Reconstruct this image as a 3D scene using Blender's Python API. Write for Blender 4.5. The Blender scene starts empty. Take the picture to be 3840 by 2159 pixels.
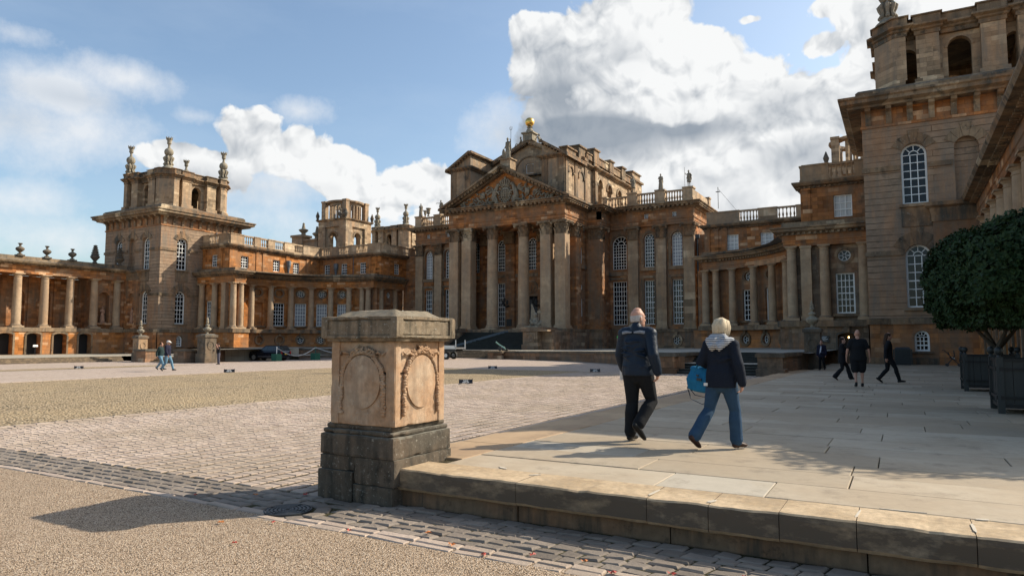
import bpy, bmesh, math, random
from mathutils import Vector as V, Matrix, noise as mnoise
PI=math.pi
R=math.radians
rng=random.Random(7)
SC=bpy.context.scene
COL=SC.collection
class MB:
    def __init__(s): s.v=[];s.f=[];s.c={}
    def add(s,vs,fs):
        o=len(s.v); s.v+= [tuple(p) for p in vs]; s.f+=[tuple(o+i for i in f) for f in fs]
    def quad(s,a,b,c,d): s.add([a,b,c,d],[(0,1,2,3)])
    def poly(s,ps): s.add(ps,[tuple(range(len(ps)))])
    def box(s,x0,x1,y0,y1,z0,z1):
        s.add([(x0,y0,z0),(x1,y0,z0),(x1,y1,z0),(x0,y1,z0),(x0,y0,z1),(x1,y0,z1),(x1,y1,z1),(x0,y1,z1)],
              [(0,3,2,1),(4,5,6,7),(0,1,5,4),(1,2,6,5),(2,3,7,6),(3,0,4,7)])
    def obox(s,c,ax,ay,az):
        c=V(c);ax=V(ax);ay=V(ay);az=V(az)
        ps=[c+ax*i+ay*j+az*k for k in(-1,1) for (i,j) in((-1,-1),(1,-1),(1,1),(-1,1))]
        s.add(ps,[(0,3,2,1),(4,5,6,7),(0,1,5,4),(1,2,6,5),(2,3,7,6),(3,0,4,7)])
    def tbox(s,T,u0,u1,v0,v1,z0,z1,n=1):
        for i in range(n):
            a=u0+(u1-u0)*i/n;b=u0+(u1-u0)*(i+1)/n
            s.add([T(a,v0,z0),T(b,v0,z0),T(b,v1,z0),T(a,v1,z0),T(a,v0,z1),T(b,v0,z1),T(b,v1,z1),T(a,v1,z1)],
              [(0,3,2,1),(4,5,6,7),(0,1,5,4),(1,2,6,5),(2,3,7,6),(3,0,4,7)])
    def prism(s,ps,z0,z1):
        n=len(ps); s.add([(p[0],p[1],z0) for p in ps]+[(p[0],p[1],z1) for p in ps],
            [tuple(range(n-1,-1,-1)),tuple(range(n,2*n))]+[(i,(i+1)%n,n+(i+1)%n,n+i) for i in range(n)])
    def extr(s,ps,d):   # extrude a 3D polygon by vector
        n=len(ps); d=V(d); ps=[V(p) for p in ps]
        s.add(ps+[p+d for p in ps],[tuple(range(n-1,-1,-1)),tuple(range(n,2*n))]+[(i,(i+1)%n,n+(i+1)%n,n+i) for i in range(n)])
    def lathe(s,cx,cy,prof,n=16,sq=0,rot=0.0):
        rs=[]
        for r,z in prof:
            ring=[]
            for i in range(n):
                a=2*PI*(i+.5)/n+rot; k=1
                if sq: k=1/max(abs(math.cos(a-rot)),abs(math.sin(a-rot)))
                ring.append((cx+r*k*math.cos(a),cy+r*k*math.sin(a),z))
            rs+=ring
        m=len(prof)
        fs=[(j*n+i,j*n+(i+1)%n,(j+1)*n+(i+1)%n,(j+1)*n+i) for j in range(m-1) for i in range(n)]
        fs+=[tuple(range(n-1,-1,-1)),tuple((m-1)*n+i for i in range(n))]
        s.add(rs,fs)
    def tube(s,pts,rad,n=8,ref=(1,0,0),caps=True):
        pts=[V(p) for p in pts]; m=len(pts); ref=V(ref); vs=[]
        for i,p in enumerate(pts):
            t=(pts[min(i+1,m-1)]-pts[max(i-1,0)]).normalized()
            u=ref-t*ref.dot(t)
            if u.length<1e-3: u=V((0,1,.01))-t*V((0,1,.01)).dot(t)
            u.normalize(); w=t.cross(u)
            r=rad[i] if isinstance(rad,(list,tuple)) else rad
            rx,ry=(r if isinstance(r,(tuple,list)) else (r,r))
            vs+=[p+u*rx*math.cos(2*PI*k/n)+w*ry*math.sin(2*PI*k/n) for k in range(n)]
        fs=[(j*n+i,j*n+(i+1)%n,(j+1)*n+(i+1)%n,(j+1)*n+i) for j in range(m-1) for i in range(n)]
        if caps: fs+=[tuple(range(n-1,-1,-1)),tuple((m-1)*n+i for i in range(n))]
        s.add(vs,fs)
    def limb(s,pts,rad,n=10,ref=(1,0,0)):
        # tube with rounded ends
        pts=[V(p) for p in pts]; rad=[(r if isinstance(r,(tuple,list)) else (r,r)) for r in rad]
        a=(pts[0]-pts[1]).normalized();b=(pts[-1]-pts[-2]).normalized()
        r0=min(rad[0]);r1=min(rad[-1])
        P=[pts[0]+a*r0*.95,pts[0]+a*r0*.7]+pts+[pts[-1]+b*r1*.7,pts[-1]+b*r1*.95]
        sc=lambda r,k:(r[0]*k,r[1]*k)
        s.tube(P,[sc(rad[0],.3),sc(rad[0],.72)]+rad+[sc(rad[-1],.72),sc(rad[-1],.3)],n,ref)
    def ell(s,c,r,n=10,m=6,M=None):
        c=V(c); r=r if isinstance(r,(tuple,list)) else (r,r,r); vs=[];
        for j in range(m+1):
            th=-PI/2+PI*(j if 0<j<m else (j+.02 if j==0 else j-.02))/m
            for i in range(n):
                p=V((r[0]*math.cos(th)*math.cos(2*PI*i/n),r[1]*math.cos(th)*math.sin(2*PI*i/n),r[2]*math.sin(th)))
                if M: p=M@p
                vs.append(c+p)
        fs=[(j*n+i,j*n+(i+1)%n,(j+1)*n+(i+1)%n,(j+1)*n+i) for j in range(m) for i in range(n)]
        fs+=[tuple(range(n-1,-1,-1)),tuple(m*n+i for i in range(n))]
        s.add(vs,fs)
    def build(s,name,mat,parent=None,smooth=False,loc=(0,0,0),flip=True,tint=None):
        me=bpy.data.meshes.new(name); off=V((0,0,0))
        if parent is not None:
            off=parent_off(parent)
        L=off+V(loc)
        me.from_pydata([(x-L.x,y-L.y,z-L.z) for x,y,z in s.v],[],s.f); 
        if smooth: me.shade_smooth()
        if flip:
            bm=bmesh.new(); bm.from_mesh(me); bmesh.ops.recalc_face_normals(bm,faces=bm.faces); bm.to_mesh(me); bm.free()
        if tint is not None:
            a=me.attributes.new('tint','FLOAT','FACE'); a.data.foreach_set('value',tint)
        if mat is not None: me.materials.append(MAT[mat] if isinstance(mat,str) else mat)
        me.update()
        o=bpy.data.objects.new(name,me); COL.objects.link(o)
        o.location=V(loc)
        if parent is not None: o.parent=parent
        OFF[o.name]=L
        return o
OFF={}
class Parts:
    def __init__(s): s.L=[]
    def __call__(s,name):
        m=MB(); s.L.append((name,m)); return m
    def build(s,_,mat,t):
        for n,m in s.L:
            if m.v: m.build(n,mat,t)
def parent_off(p): return OFF[p.name]
def thing(name,label,cat,loc=(0,0,0),group=None):
    o=bpy.data.objects.new(name,None); COL.objects.link(o); o.location=loc; o.empty_display_size=.2
    OFF[o.name]=V(loc)
    o['label']=label;o['category']=cat
    if group:o['group']=group
    return o
def tag(o,label=None,cat=None,group=None,kind=None):
    if label:o['label']=label
    if cat:o['category']=cat
    if group:o['group']=group
    if kind:o['kind']=kind
    return o
def struct(o): o['kind']='structure'; return o
def kids(o,_c={}): return [c for c in bpy.data.objects if c.parent==o]
def copy_tree(o,parent=None):
    c=o.copy(); COL.objects.link(c); OFF[c.name]=OFF.get(o.name,V((0,0,0)))
    if parent is not None:c.parent=parent
    for ch in list(o.children): copy_tree(ch,c)
    return c
def place(o,loc,rz=None,label=None,scale=None,group=None):
    o.location=loc
    if rz is not None:o.rotation_euler=(0,0,rz)
    if scale: o.scale=(scale,)*3 if not isinstance(scale,tuple) else scale
    if label:o['label']=label
    if group:o['group']=group
    return o
# ---- facade mappings: u along the wall, v outward, z up
def TY(Y0): return lambda u,v,z:(u,Y0-v,z)          # faces -Y
def TXp(X0): return lambda u,v,z:(X0+v,u,z)          # faces +X
def TXm(X0): return lambda u,v,z:(X0-v,u,z)          # faces -X
def op(uc,w,zb,zt,k='a'): return dict(u=uc,w=w,b=zb,t=zt,k=k)
def outline(o,grow=0,n=12):
    w=o['w']/2+grow; u=o['u']; b=o['b']-grow*(o['k']=='o'); t=o['t']+grow
    if o['k']=='r': return [(u-w,b),(u+w,b),(u+w,t),(u-w,t)]
    if o['k']=='o':
        cz=(o['b']+o['t'])/2; rz=(o['t']-o['b'])/2+grow
        return [(u+w*math.cos(2*PI*i/(2*n)),cz+rz*math.sin(2*PI*i/(2*n))) for i in range(2*n)]
    rise=w if o['k']=='a' else w*.35
    zs=t-rise
    return [(u-w,b),(u+w,b)]+[(u+w*math.cos(PI*i/n),zs+rise*math.sin(PI*i/n)) for i in range(n+1)]
def wall(M,T,u0,u1,z0,z1,ops=(),d=.35,du=None,blind=(),v=0.0):
    def q(a,b,c,e):
        if b-a<1e-4 or e-c<1e-4: return
        k=max(1,int(math.ceil((b-a)/du))) if du else 1
        for i in range(k):
            x=a+(b-a)*i/k;y=a+(b-a)*(i+1)/k
            M.quad(T(x,v,c),T(y,v,c),T(y,v,e),T(x,v,e))
    ops=sorted(ops,key=lambda o:o['u']-o['w']/2); groups=[]
    for o in ops:
        l=o['u']-o['w']/2;r=o['u']+o['w']/2
        if groups and l<groups[-1][1]-1e-6: groups[-1][1]=max(r,groups[-1][1]);groups[-1][2].append(o)
        else: groups.append([l,r,[o]])
    cur=u0
    for l,r,g in groups:
        q(cur,l,z0,z1); cz=z0
        for o in sorted(g,key=lambda o:o['b']):
            ul=o['u']-o['w']/2;ur=o['u']+o['w']/2
            q(l,r,cz,o['b']); q(l,ul,o['b'],o['t']); q(ur,r,o['b'],o['t']); cz=o['t']
            ol=outline(o)
            n=12
            if o['k'] in 'as':
                arc=ol[2:]
                for i in range(len(arc)-1):
                    (a,za),(b,zb)=arc[i],arc[i+1]
                    M.quad(T(a,v,za),T(a,v,o['t']),T(b,v,o['t']),T(b,v,zb))
            if o['k']=='o':
                m=len(ol)
                for i in range(m):
                    (a,za),(b,zb)=ol[i],ol[(i+1)%m]
                    tz=o['t'] if i<m//2 else o['b']
                    M.quad(T(a,v,za),T(a,v,tz),T(b,v,tz),T(b,v,zb))
            m=len(ol)
            for i in range(m):
                (a,za),(b,zb)=ol[i],ol[(i+1)%m]
                M.quad(T(a,v,za),T(b,v,zb),T(b,v-d,zb),T(a,v-d,za))
            if o.get('blind'): M.poly([T(a,v-d,za) for a,za in ol])
        q(l,r,cz,z1); cur=r
    q(cur,u1,z0,z1)
def blind(o): o=dict(o);o['blind']=1;return o
def window(parent,T,o,nx=3,nz=7,d=.35,v=0.0,pane='glass',fw=.13,bar=.06,sash=True,label=None):
    M=MB(); u,w,b,t,k=o['u'],o['w'],o['b'],o['t'],o['k']; vb=v-d+.02
    out=outline(o,-.005); inn=outline(o,-fw-.005) if k!='r' else [(u-w/2+fw,b+fw),(u+w/2-fw,b+fw),(u+w/2-fw,t-fw),(u-w/2+fw,t-fw)]
    if k in 'as': inn[0]=(inn[0][0],b+fw);inn[1]=(inn[1][0],b+fw)
    m=len(out)
    for i in range(m):
        j=(i+1)%m
        a,c=out[i],out[j]; e,f=inn[j],inn[i]
        M.add([T(p[0],vv,p[1]) for vv in(vb,vb+.1) for p in(a,c,e,f)],[(0,1,2,3),(4,5,6,7),(0,1,5,4),(1,2,6,5),(2,3,7,6),(3,0,4,7)])
    h=bar/2; v0,v1=vb+.02,vb+.065
    if k=='o':
        cz=(b+t)/2; r=w/2-fw; rz=(t-b)/2-fw
        for i in range(6):
            a=PI/6+PI/3*i+PI/6; ca,sa=math.cos(a),math.sin(a)
            pa=(u+.3*r*ca,cz+.3*rz*sa);pb=(u+r*ca,cz+rz*sa); nx_,nz_=-sa*h,ca*h
            M.add([T(p[0]+s*nx_,vv,p[1]+s*nz_) for vv in(v0,v1) for p,s in((pa,-1),(pb,-1),(pb,1),(pa,1))],[(0,1,2,3),(4,5,6,7),(0,1,5,4),(1,2,6,5),(2,3,7,6),(3,0,4,7)])
        for i in range(12):
            a,c=2*PI*i/12,2*PI*(i+1)/12
            M.add([T(u+q*r*math.cos(x),vv,cz+q*rz*math.sin(x)) for vv in(v0,v1) for x,q in((a,.28),(c,.28),(c,.38),(a,.38))],[(0,1,2,3),(4,5,6,7),(1,2,6,5),(3,0,4,7)])
    else:
        zs=t if k=='r' else t-(w/2 if k=='a' else w/2*.35)
        il,ir,ib=u-w/2+fw,u+w/2-fw,b+fw; it=t-fw if k=='r' else zs
        for i in range(1,nx):
            x=il+(ir-il)*i/nx; M.tbox(T,x-h,x+h,v0,v1,ib,it if k!='s' else it+.08)
        for j in range(1,nz):
            z=ib+(it-ib)*j/nz; hh=h*1.6 if (sash and j==nz//2) else h
            M.tbox(T,il,ir,v0,v1+.01,z-hh,z+hh)
        if k=='a':
            M.tbox(T,il,ir,v0,v1,zs-h,zs+h); ra=w/2-fw
            for i in range(8):
                a,c=PI*i/8,PI*(i+1)/8
                M.add([T(u+q*ra*math.cos(x),vv,zs+q*ra*math.sin(x)) for vv in(v0,v1) for x,q in((a,.4),(c,.4),(c,.5),(a,.5))],[(0,1,2,3),(4,5,6,7),(1,2,6,5),(3,0,4,7)])
            for a in (PI/4,PI/2,3*PI/4) if nx<5 else (PI/6,PI/3,PI/2,2*PI/3,5*PI/6):
                ca,sa=math.cos(a),math.sin(a); pa=(u+.45*ra*ca,zs+.45*ra*sa);pb=(u+ra*ca,zs+ra*sa)
                M.add([T(p[0]-s*sa*h,vv,p[1]+s*ca*h) for vv in(v0,v1) for p,s in((pa,-1),(pb,-1),(pb,1),(pa,1))],[(0,1,2,3),(4,5,6,7),(0,1,5,4),(1,2,6,5),(2,3,7,6),(3,0,4,7)])
    f=M.build('window','white_paint',parent)
    P=MB(); P.poly([T(x,vb+.012,z) for x,z in out]); P.build('pane',pane,f,flip=False)
    if label:f['label']=label
    return f
def arcring(M,T,o,wd,v0,v1,n=12):
    a=outline(o,0.0,n);b=outline(o,wd,n)
    if o['k'] in 'as': a=a[2:];b=b[2:]; rg=range(len(a)-1)
    else: rg=range(len(a))
    for i in rg:
        j=(i+1)%len(a)
        M.add([T(p[0],vv,p[1]) for vv in(v0,v1) for p in(a[i],a[j],b[j],b[i])],[(0,1,2,3),(4,5,6,7),(0,1,5,4),(1,2,6,5),(2,3,7,6),(3,0,4,7)])
def voussoirs(M,T,o,v1=.07,n=5,ln=.75):
    w=o['w']/2;zs=o['t']-w;u=o['u']
    for i in range(n):
        a0=PI*.14+PI*.72*i/n+.012; a1=PI*.14+PI*.72*(i+1)/n-.012
        L=ln*(1.35 if i==n//2 else 1)
        ps=[(u+w*math.cos(a0),zs+w*math.sin(a0)),(u+(w+L)*math.cos(a0),zs+(w+L)*math.sin(a0)),(u+(w+L)*math.cos(a1),zs+(w+L)*math.sin(a1)),(u+w*math.cos(a1),zs+w*math.sin(a1))]
        M.add([T(p[0],vv,p[1]) for vv in(-.02,v1) for p in ps],[(0,1,2,3),(4,5,6,7),(0,1,5,4),(1,2,6,5),(2,3,7,6),(3,0,4,7)])
def offs(path,closed=False):
    n=len(path);N=[]
    for i in range(n):
        def nrm(a,b):
            d=V((b[0]-a[0],b[1]-a[1]));d.normalize();return V((d.y,-d.x))
        if closed: a=nrm(path[i-1],path[i]);b=nrm(path[i],path[(i+1)%n])
        else:
            a=nrm(path[i-1],path[i]) if i>0 else None;b=nrm(path[i],path[i+1]) if i<n-1 else None
            a=a or b;b=b or a
        m=a+b; k=m.dot(a); m=m/max(k,.15) if k>1e-6 else a; N.append(m)
    return N
def mould(M,path,prof,closed=False):
    N=offs(path,closed);n=len(path);m=len(prof);vs=[]
    for (x,y),nn in zip([(p[0],p[1]) for p in path],N):
        vs+=[(x+nn.x*o,y+nn.y*o,z) for o,z in prof]
    rg=range(n if closed else n-1)
    fs=[(i*m+j,((i+1)%n)*m+j,((i+1)%n)*m+(j+1)%m,i*m+(j+1)%m) for i in rg for j in range(m)]
    if not closed: fs+=[tuple(range(m)),tuple((n-1)*m+j for j in range(m))]
    M.add(vs,fs)
def blocks(M,path,sp,w,o0,o1,z0,z1,closed=False,end=.0):
    n=len(path)
    for i in range(n if closed else n-1):
        a=V(path[i][:2]);b=V(path[(i+1)%n][:2]);L=(b-a).length
        if L<sp*.8: continue
        d=(b-a)/L;nn=V((d.y,-d.x));k=max(1,round((L-end)/sp))
        for j in range(k+1 if not end else k):
            c=a+d*(L*(j)/k if not end else end/2+(L-end)*(j+.5)/k)
            p=c+nn*(o0+o1)/2
            M.obox((p.x,p.y,(z0+z1)/2),(d.x*w/2,d.y*w/2,0),(nn.x*(o1-o0)/2,nn.y*(o1-o0)/2,0),(0,0,(z1-z0)/2))
def cornprof(z0,z1,o,back=-.3):
    h=z1-z0
    return [(back,z0),(o*.12,z0),(o*.2,z0+.22*h),(o*.3,z0+.35*h),(o*.82,z0+.42*h),(o*.86,z0+.7*h),(o,z0+.86*h),(o,z1),(back,z1+.06)]
def bandprof(z0,z1,o,back=-.2): return [(back,z0),(o,z0),(o,z1-.03),(o*.7,z1),(back,z1)]
def balu(M,a,b,z0,h,n=None,r=.1,w=.28):
    # baluster run between two plan points
    a=V(a);b=V(b);L=(b-a).length;d=(b-a)/L;nn=V((d.y,-d.x));c=(a+b)/2
    M.obox((c.x,c.y,z0+.09),(d.x*L/2,d.y*L/2,0),(nn.x*w/2,nn.y*w/2,0),(0,0,.09))
    M.obox((c.x,c.y,z0+h-.1),(d.x*L/2,d.y*L/2,0),(nn.x*w*.58,nn.y*w*.58,0),(0,0,.1))
    n=n or max(2,int(L/.34)); H=h-.38
    for i in range(n):
        p=a+d*(L*(i+.5)/n)
        M.lathe(p.x,p.y,[(r*.9,z0+.18),(r*.6,z0+.18+H*.1),(r*1.15,z0+.18+H*.33),(r*.5,z0+.18+H*.62),(r*.5,z0+.18+H*.8),(r*.9,z0+.18+H)],6)
def balrun(M,pts,z0,h,ped=.9,runs=(),pw=.36):
    pass
def lerp(a,b,t): return a+(b-a)*t
MAT={}
class NT:
    def __init__(s,name):
        m=bpy.data.materials.new(name); m.use_nodes=True; s.m=m; s.t=m.node_tree; s.t.nodes.clear()
        s.out=s.n('ShaderNodeOutputMaterial'); s.b=s.n('ShaderNodeBsdfPrincipled'); s.l(s.b.outputs[0],s.out.inputs[0]); MAT[name]=m
    def n(s,k,**kw):
        x=s.t.nodes.new(k)
        for a,b in kw.items(): setattr(x,a,b)
        return x
    def l(s,a,b): s.t.links.new(a,b)
    def put(s,i,v):
        if v is None: return
        if hasattr(v,'links') or hasattr(v,'is_linked') and not isinstance(v,(int,float,tuple)): s.l(v,i)
        else: i.default_value=v
    def math(s,o,a,b=None,c=None,cl=False):
        x=s.n('ShaderNodeMath',operation=o);x.use_clamp=cl
        for i,v in enumerate((a,b,c)):
            if v is not None: s.put(x.inputs[i],v)
        return x.outputs[0]
    def vm(s,o,a,b=None):
        x=s.n('ShaderNodeVectorMath',operation=o); s.put(x.inputs[0],a)
        if b is not None: s.put(x.inputs[1],b)
        return x.outputs[0]
    def noise(s,vec,sc,det=4,ro=.55,col=False):
        x=s.n('ShaderNodeTexNoise'); s.put(x.inputs['Vector'],vec); x.inputs['Scale'].default_value=sc;x.inputs['Detail'].default_value=det;x.inputs['Roughness'].default_value=ro
        return x.outputs['Color' if col else 0]
    def ramp(s,f,p0,p1,c0=(0,0,0,1),c1=(1,1,1,1)):
        x=s.n('ShaderNodeMapRange'); x.clamp=True; s.put(x.inputs[0],f); x.inputs[1].default_value=p0;x.inputs[2].default_value=p1
        return x.outputs[0]
    def mix(s,f,a,b,mode='MIX'):
        x=s.n('ShaderNodeMix',data_type='RGBA',blend_type=mode); s.put(x.inputs[0],f); s.put(x.inputs[6],a); s.put(x.inputs[7],b)
        return x.outputs[2]
    def bump(s,h,st=.5,di=.02,nrm=None):
        x=s.n('ShaderNodeBump'); x.inputs['Strength'].default_value=st;x.inputs['Distance'].default_value=di; s.put(x.inputs['Height'],h)
        if nrm is not None: s.l(nrm,x.inputs['Normal'])
        return x.outputs[0]
def C4(c): return (c[0],c[1],c[2],1)
def stone(name,c1,c2,c3=None,grey=(.17,.15,.115),gamt=.5,row=.34,bw=.85,mort=.012,joint=.55,rus=False,lich=.5,rough=.9,top=(.075,.072,.06),spot=.0,pscale=1.0,vert=.35,side=None):
    """weathered ashlar: per-block tint, grey lichen film in patches, dark tops"""
    s=NT(name); g=s.n('ShaderNodeNewGeometry'); pos=g.outputs['Position']
    sx=s.n('ShaderNodeSeparateXYZ'); s.l(pos,sx.inputs[0])
    cx=s.n('ShaderNodeCombineXYZ'); s.l(s.math('ADD',sx.outputs[0],sx.outputs[1]),cx.inputs[0]); s.l(sx.outputs[2],cx.inputs[1])
    br=s.n('ShaderNodeTexBrick'); s.l(cx.outputs[0],br.inputs[0]); br.offset=.5
    br.inputs['Color1'].default_value=C4(c1);br.inputs['Color2'].default_value=C4(c2)
    mc=tuple(x*joint for x in c1); br.inputs['Mortar'].default_value=C4(mc)
    br.inputs['Scale'].default_value=1;br.inputs['Mortar Size'].default_value=mort;br.inputs['Mortar Smooth'].default_value=.3;br.inputs['Brick Width'].default_value=bw;br.inputs['Row Height'].default_value=row
    col=br.outputs[0]
    if row<5 and bw<5:
        rw=s.math('FLOOR',s.math('DIVIDE',sx.outputs[2],row)); hf=s.math('MULTIPLY',s.math('MODULO',rw,2.0),.5)
        cl=s.math('FLOOR',s.math('ADD',s.math('DIVIDE',s.math('ADD',sx.outputs[0],sx.outputs[1]),bw),hf))
        cc=s.n('ShaderNodeCombineXYZ'); s.l(cl,cc.inputs[0]);s.l(rw,cc.inputs[1]); wn=s.n('ShaderNodeTexWhiteNoise'); s.l(cc.outputs[0],wn.inputs[0])
        col=s.mix(s.ramp(wn.outputs[0],.90,.93),col,C4((c1[0]*.55+.24,c1[1]*.55+.2,c1[2]*.55+.14))); col=s.mix(s.math('MULTIPLY',s.math('SUBTRACT',1.0,s.ramp(wn.outputs[0],.10,.13)),.5),col,C4([x*.4 for x in c1]))
        pb=s.math('MULTIPLY_ADD',wn.outputs[0],.6,.72); pv=s.n('ShaderNodeCombineXYZ'); [s.l(pb,pv.inputs[i]) for i in range(3)]; col=s.mix(1.0,col,pv.outputs[0],'MULTIPLY')
    n1=s.noise(pos,.22*pscale,5,.6); n2=s.noise(pos,1.7*pscale,6,.65); st=s.noise(s.vm('MULTIPLY',pos,(1.6,1.6,.22)),1.0*pscale,6,.6)
    if c3: col=s.mix(s.ramp(n1,.42,.62),col,C4(c3))
    col=s.mix(1.0,col,s.mix(n2,(.5,.48,.46,1),(1.45,1.42,1.38,1)),'MULTIPLY')
    f=s.math('MULTIPLY',s.ramp(s.math('ADD',s.math('MULTIPLY',st,.7),s.math('MULTIPLY',n1,.5)),.56,.74),gamt,cl=True)
    col=s.mix(f,col,C4(grey))
    # dark lichen film / soot patches that stay with the stone
    n3=s.noise(pos,.9*pscale,8,.7)
    f2=s.math('MULTIPLY',s.ramp(n3,.56,.68),lich,cl=True)
    col=s.mix(f2,col,C4(tuple(x*.45 for x in grey)))
    if spot:
        n4=s.noise(pos,6*pscale,5,.7); col=s.mix(s.math('MULTIPLY',s.ramp(n4,.6,.66),spot,cl=True),col,(.42,.4,.34,1))
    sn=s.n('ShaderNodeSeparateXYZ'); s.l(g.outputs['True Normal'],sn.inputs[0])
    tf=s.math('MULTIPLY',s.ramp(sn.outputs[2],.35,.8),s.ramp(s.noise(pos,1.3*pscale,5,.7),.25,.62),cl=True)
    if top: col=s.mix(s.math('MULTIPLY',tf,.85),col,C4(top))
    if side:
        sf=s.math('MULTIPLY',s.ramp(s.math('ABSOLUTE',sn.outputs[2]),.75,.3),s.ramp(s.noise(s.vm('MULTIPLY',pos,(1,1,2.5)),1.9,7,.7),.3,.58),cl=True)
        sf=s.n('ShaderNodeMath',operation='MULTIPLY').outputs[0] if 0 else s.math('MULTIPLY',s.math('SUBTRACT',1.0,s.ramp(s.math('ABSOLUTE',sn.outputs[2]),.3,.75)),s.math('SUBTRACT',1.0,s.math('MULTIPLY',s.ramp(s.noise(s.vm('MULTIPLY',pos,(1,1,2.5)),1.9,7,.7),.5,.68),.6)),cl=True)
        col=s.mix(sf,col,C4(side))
    s.l(col,s.b.inputs['Base Color']); s.b.inputs['Roughness'].default_value=rough; s.b.inputs['Specular IOR Level'].default_value=.2
    h=s.math('ADD',s.math('MULTIPLY',br.outputs[1],-1.0 if not rus else -3.0),s.math('MULTIPLY',s.noise(pos,14*pscale,5,.7),.5))
    nb=s.bump(h,.6,.02 if not rus else .03); nb=s.bump(n3,.35,.08/pscale,nb)
    s.l(nb,s.b.inputs['Normal'])
    return s.m
O1=(.48,.20,.068);O2=(.30,.135,.06);O3=(.37,.185,.085)
stone('stone_wall',O1,O2,(.30,.16,.085),gamt=.6)
stone('stone_orange',(.50,.20,.055),(.43,.165,.048),(.40,.19,.08),gamt=.35,lich=.25)
stone('stone_tower',(.37,.265,.18),(.28,.205,.145),(.38,.22,.125),grey=(.2,.175,.14),gamt=.8,row=.46,bw=30,mort=.028,joint=.28,rus=True,lich=.45,top=(.08,.075,.06),spot=.25)
stone('stone_pale',(.46,.35,.235),(.37,.28,.19),(.42,.27,.155),grey=(.2,.18,.145),gamt=.55,row=.9,bw=3,mort=.008,joint=.7,lich=.4)
stone('stone_column',(.46,.34,.225),(.40,.295,.195),(.43,.27,.155),grey=(.22,.19,.15),gamt=.5,row=1.1,bw=9,mort=.006,joint=.7,lich=.3,spot=.2)
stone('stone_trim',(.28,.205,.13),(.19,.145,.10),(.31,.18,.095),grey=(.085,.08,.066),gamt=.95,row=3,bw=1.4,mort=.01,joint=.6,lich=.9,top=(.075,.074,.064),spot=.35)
stone('stone_bel',(.42,.31,.20),(.33,.245,.16),(.42,.27,.16),grey=(.21,.185,.145),gamt=.75,row=.36,bw=.9,lich=.6,top=(.08,.075,.06))
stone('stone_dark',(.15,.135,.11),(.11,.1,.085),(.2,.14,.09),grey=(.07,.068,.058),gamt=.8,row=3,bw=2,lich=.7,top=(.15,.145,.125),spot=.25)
stone('stone_statue',(.33,.29,.22),(.3,.26,.2),None,grey=(.12,.11,.09),gamt=.8,row=9,bw=9,mort=.001,lich=.6,top=(.2,.19,.15),pscale=3)
stone('stone_pink',(.42,.25,.17),(.38,.22,.15),None,grey=(.2,.15,.11),gamt=.4,row=9,bw=9,mort=.001,lich=.2,top=None,pscale=3)
stone('stone_plinth',(.26,.2,.14),(.2,.15,.11),(.33,.17,.085),grey=(.13,.12,.1),gamt=.85,row=.42,bw=1.1,lich=.6,top=(.3,.29,.26),spot=.4)
stone('lowwall',(.34,.19,.105),(.25,.15,.095),(.2,.14,.095),grey=(.12,.105,.085),gamt=.75,row=.34,bw=.95,lich=.6,top=(.36,.34,.3))
def simple(name,c,rough=.6,metal=0,spec=.5,var=.0,sc=8,bmp=0,em=None,sheen=0,vs=(1,1,1)):
    s=NT(name); s.b.inputs['Roughness'].default_value=rough;s.b.inputs['Metallic'].default_value=metal;s.b.inputs['Specular IOR Level'].default_value=spec
    if var or bmp:
        tc=s.n('ShaderNodeTexCoord'); n=s.noise(s.vm('MULTIPLY',tc.outputs['Object'],vs),sc,5,.65)
        k=s.mix(n,C4([max(0,x*(1-var)) for x in c]),C4([min(1,x*(1+var)) for x in c])); s.l(k,s.b.inputs['Base Color'])
        if bmp: s.l(s.bump(n,.6,bmp),s.b.inputs['Normal'])
    else: s.b.inputs['Base Color'].default_value=C4(c)
    if em: s.b.inputs['Emission Color'].default_value=C4(em[:3]); s.b.inputs['Emission Strength'].default_value=em[3]
    return s.m
simple('white_paint',(.82,.82,.79),.5)
simple('gold',(.85,.52,.14),.32,1,var=.25,sc=4,bmp=.01)
simple('lead',(.16,.17,.18),.6,.3,var=.3)
simple('iron',(.02,.022,.024),.5,var=.3)
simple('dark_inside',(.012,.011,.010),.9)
simple('slate',(.045,.047,.05),.7,var=.4,sc=3)
stone('stair',(.045,.048,.044),(.035,.037,.034),None,grey=(.03,.032,.03),gamt=.5,row=9,bw=9,mort=.001,lich=.3,top=(.17,.175,.155))
simple('rail_blue',(.10,.13,.15),.45,.2)
simple('bronze_green',(.18,.32,.27),.5,.3,var=.3)
simple('leaf_dark',(.022,.047,.014),.6,spec=.22,var=.85,sc=7)
simple('leaf_orange',(.5,.16,.03),.6)
simple('leaf_red',(.35,.04,.02),.6)
simple('bark',(.10,.085,.065),.9,var=.4,sc=6,bmp=.01)
simple('planter_wood',(.018,.022,.022),.5,var=.35,sc=5,vs=(3,3,.5),bmp=.002)
simple('planter_iron',(.012,.013,.014),.45,.4)
simple('soil',(.05,.035,.025),1,var=.4)
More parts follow.
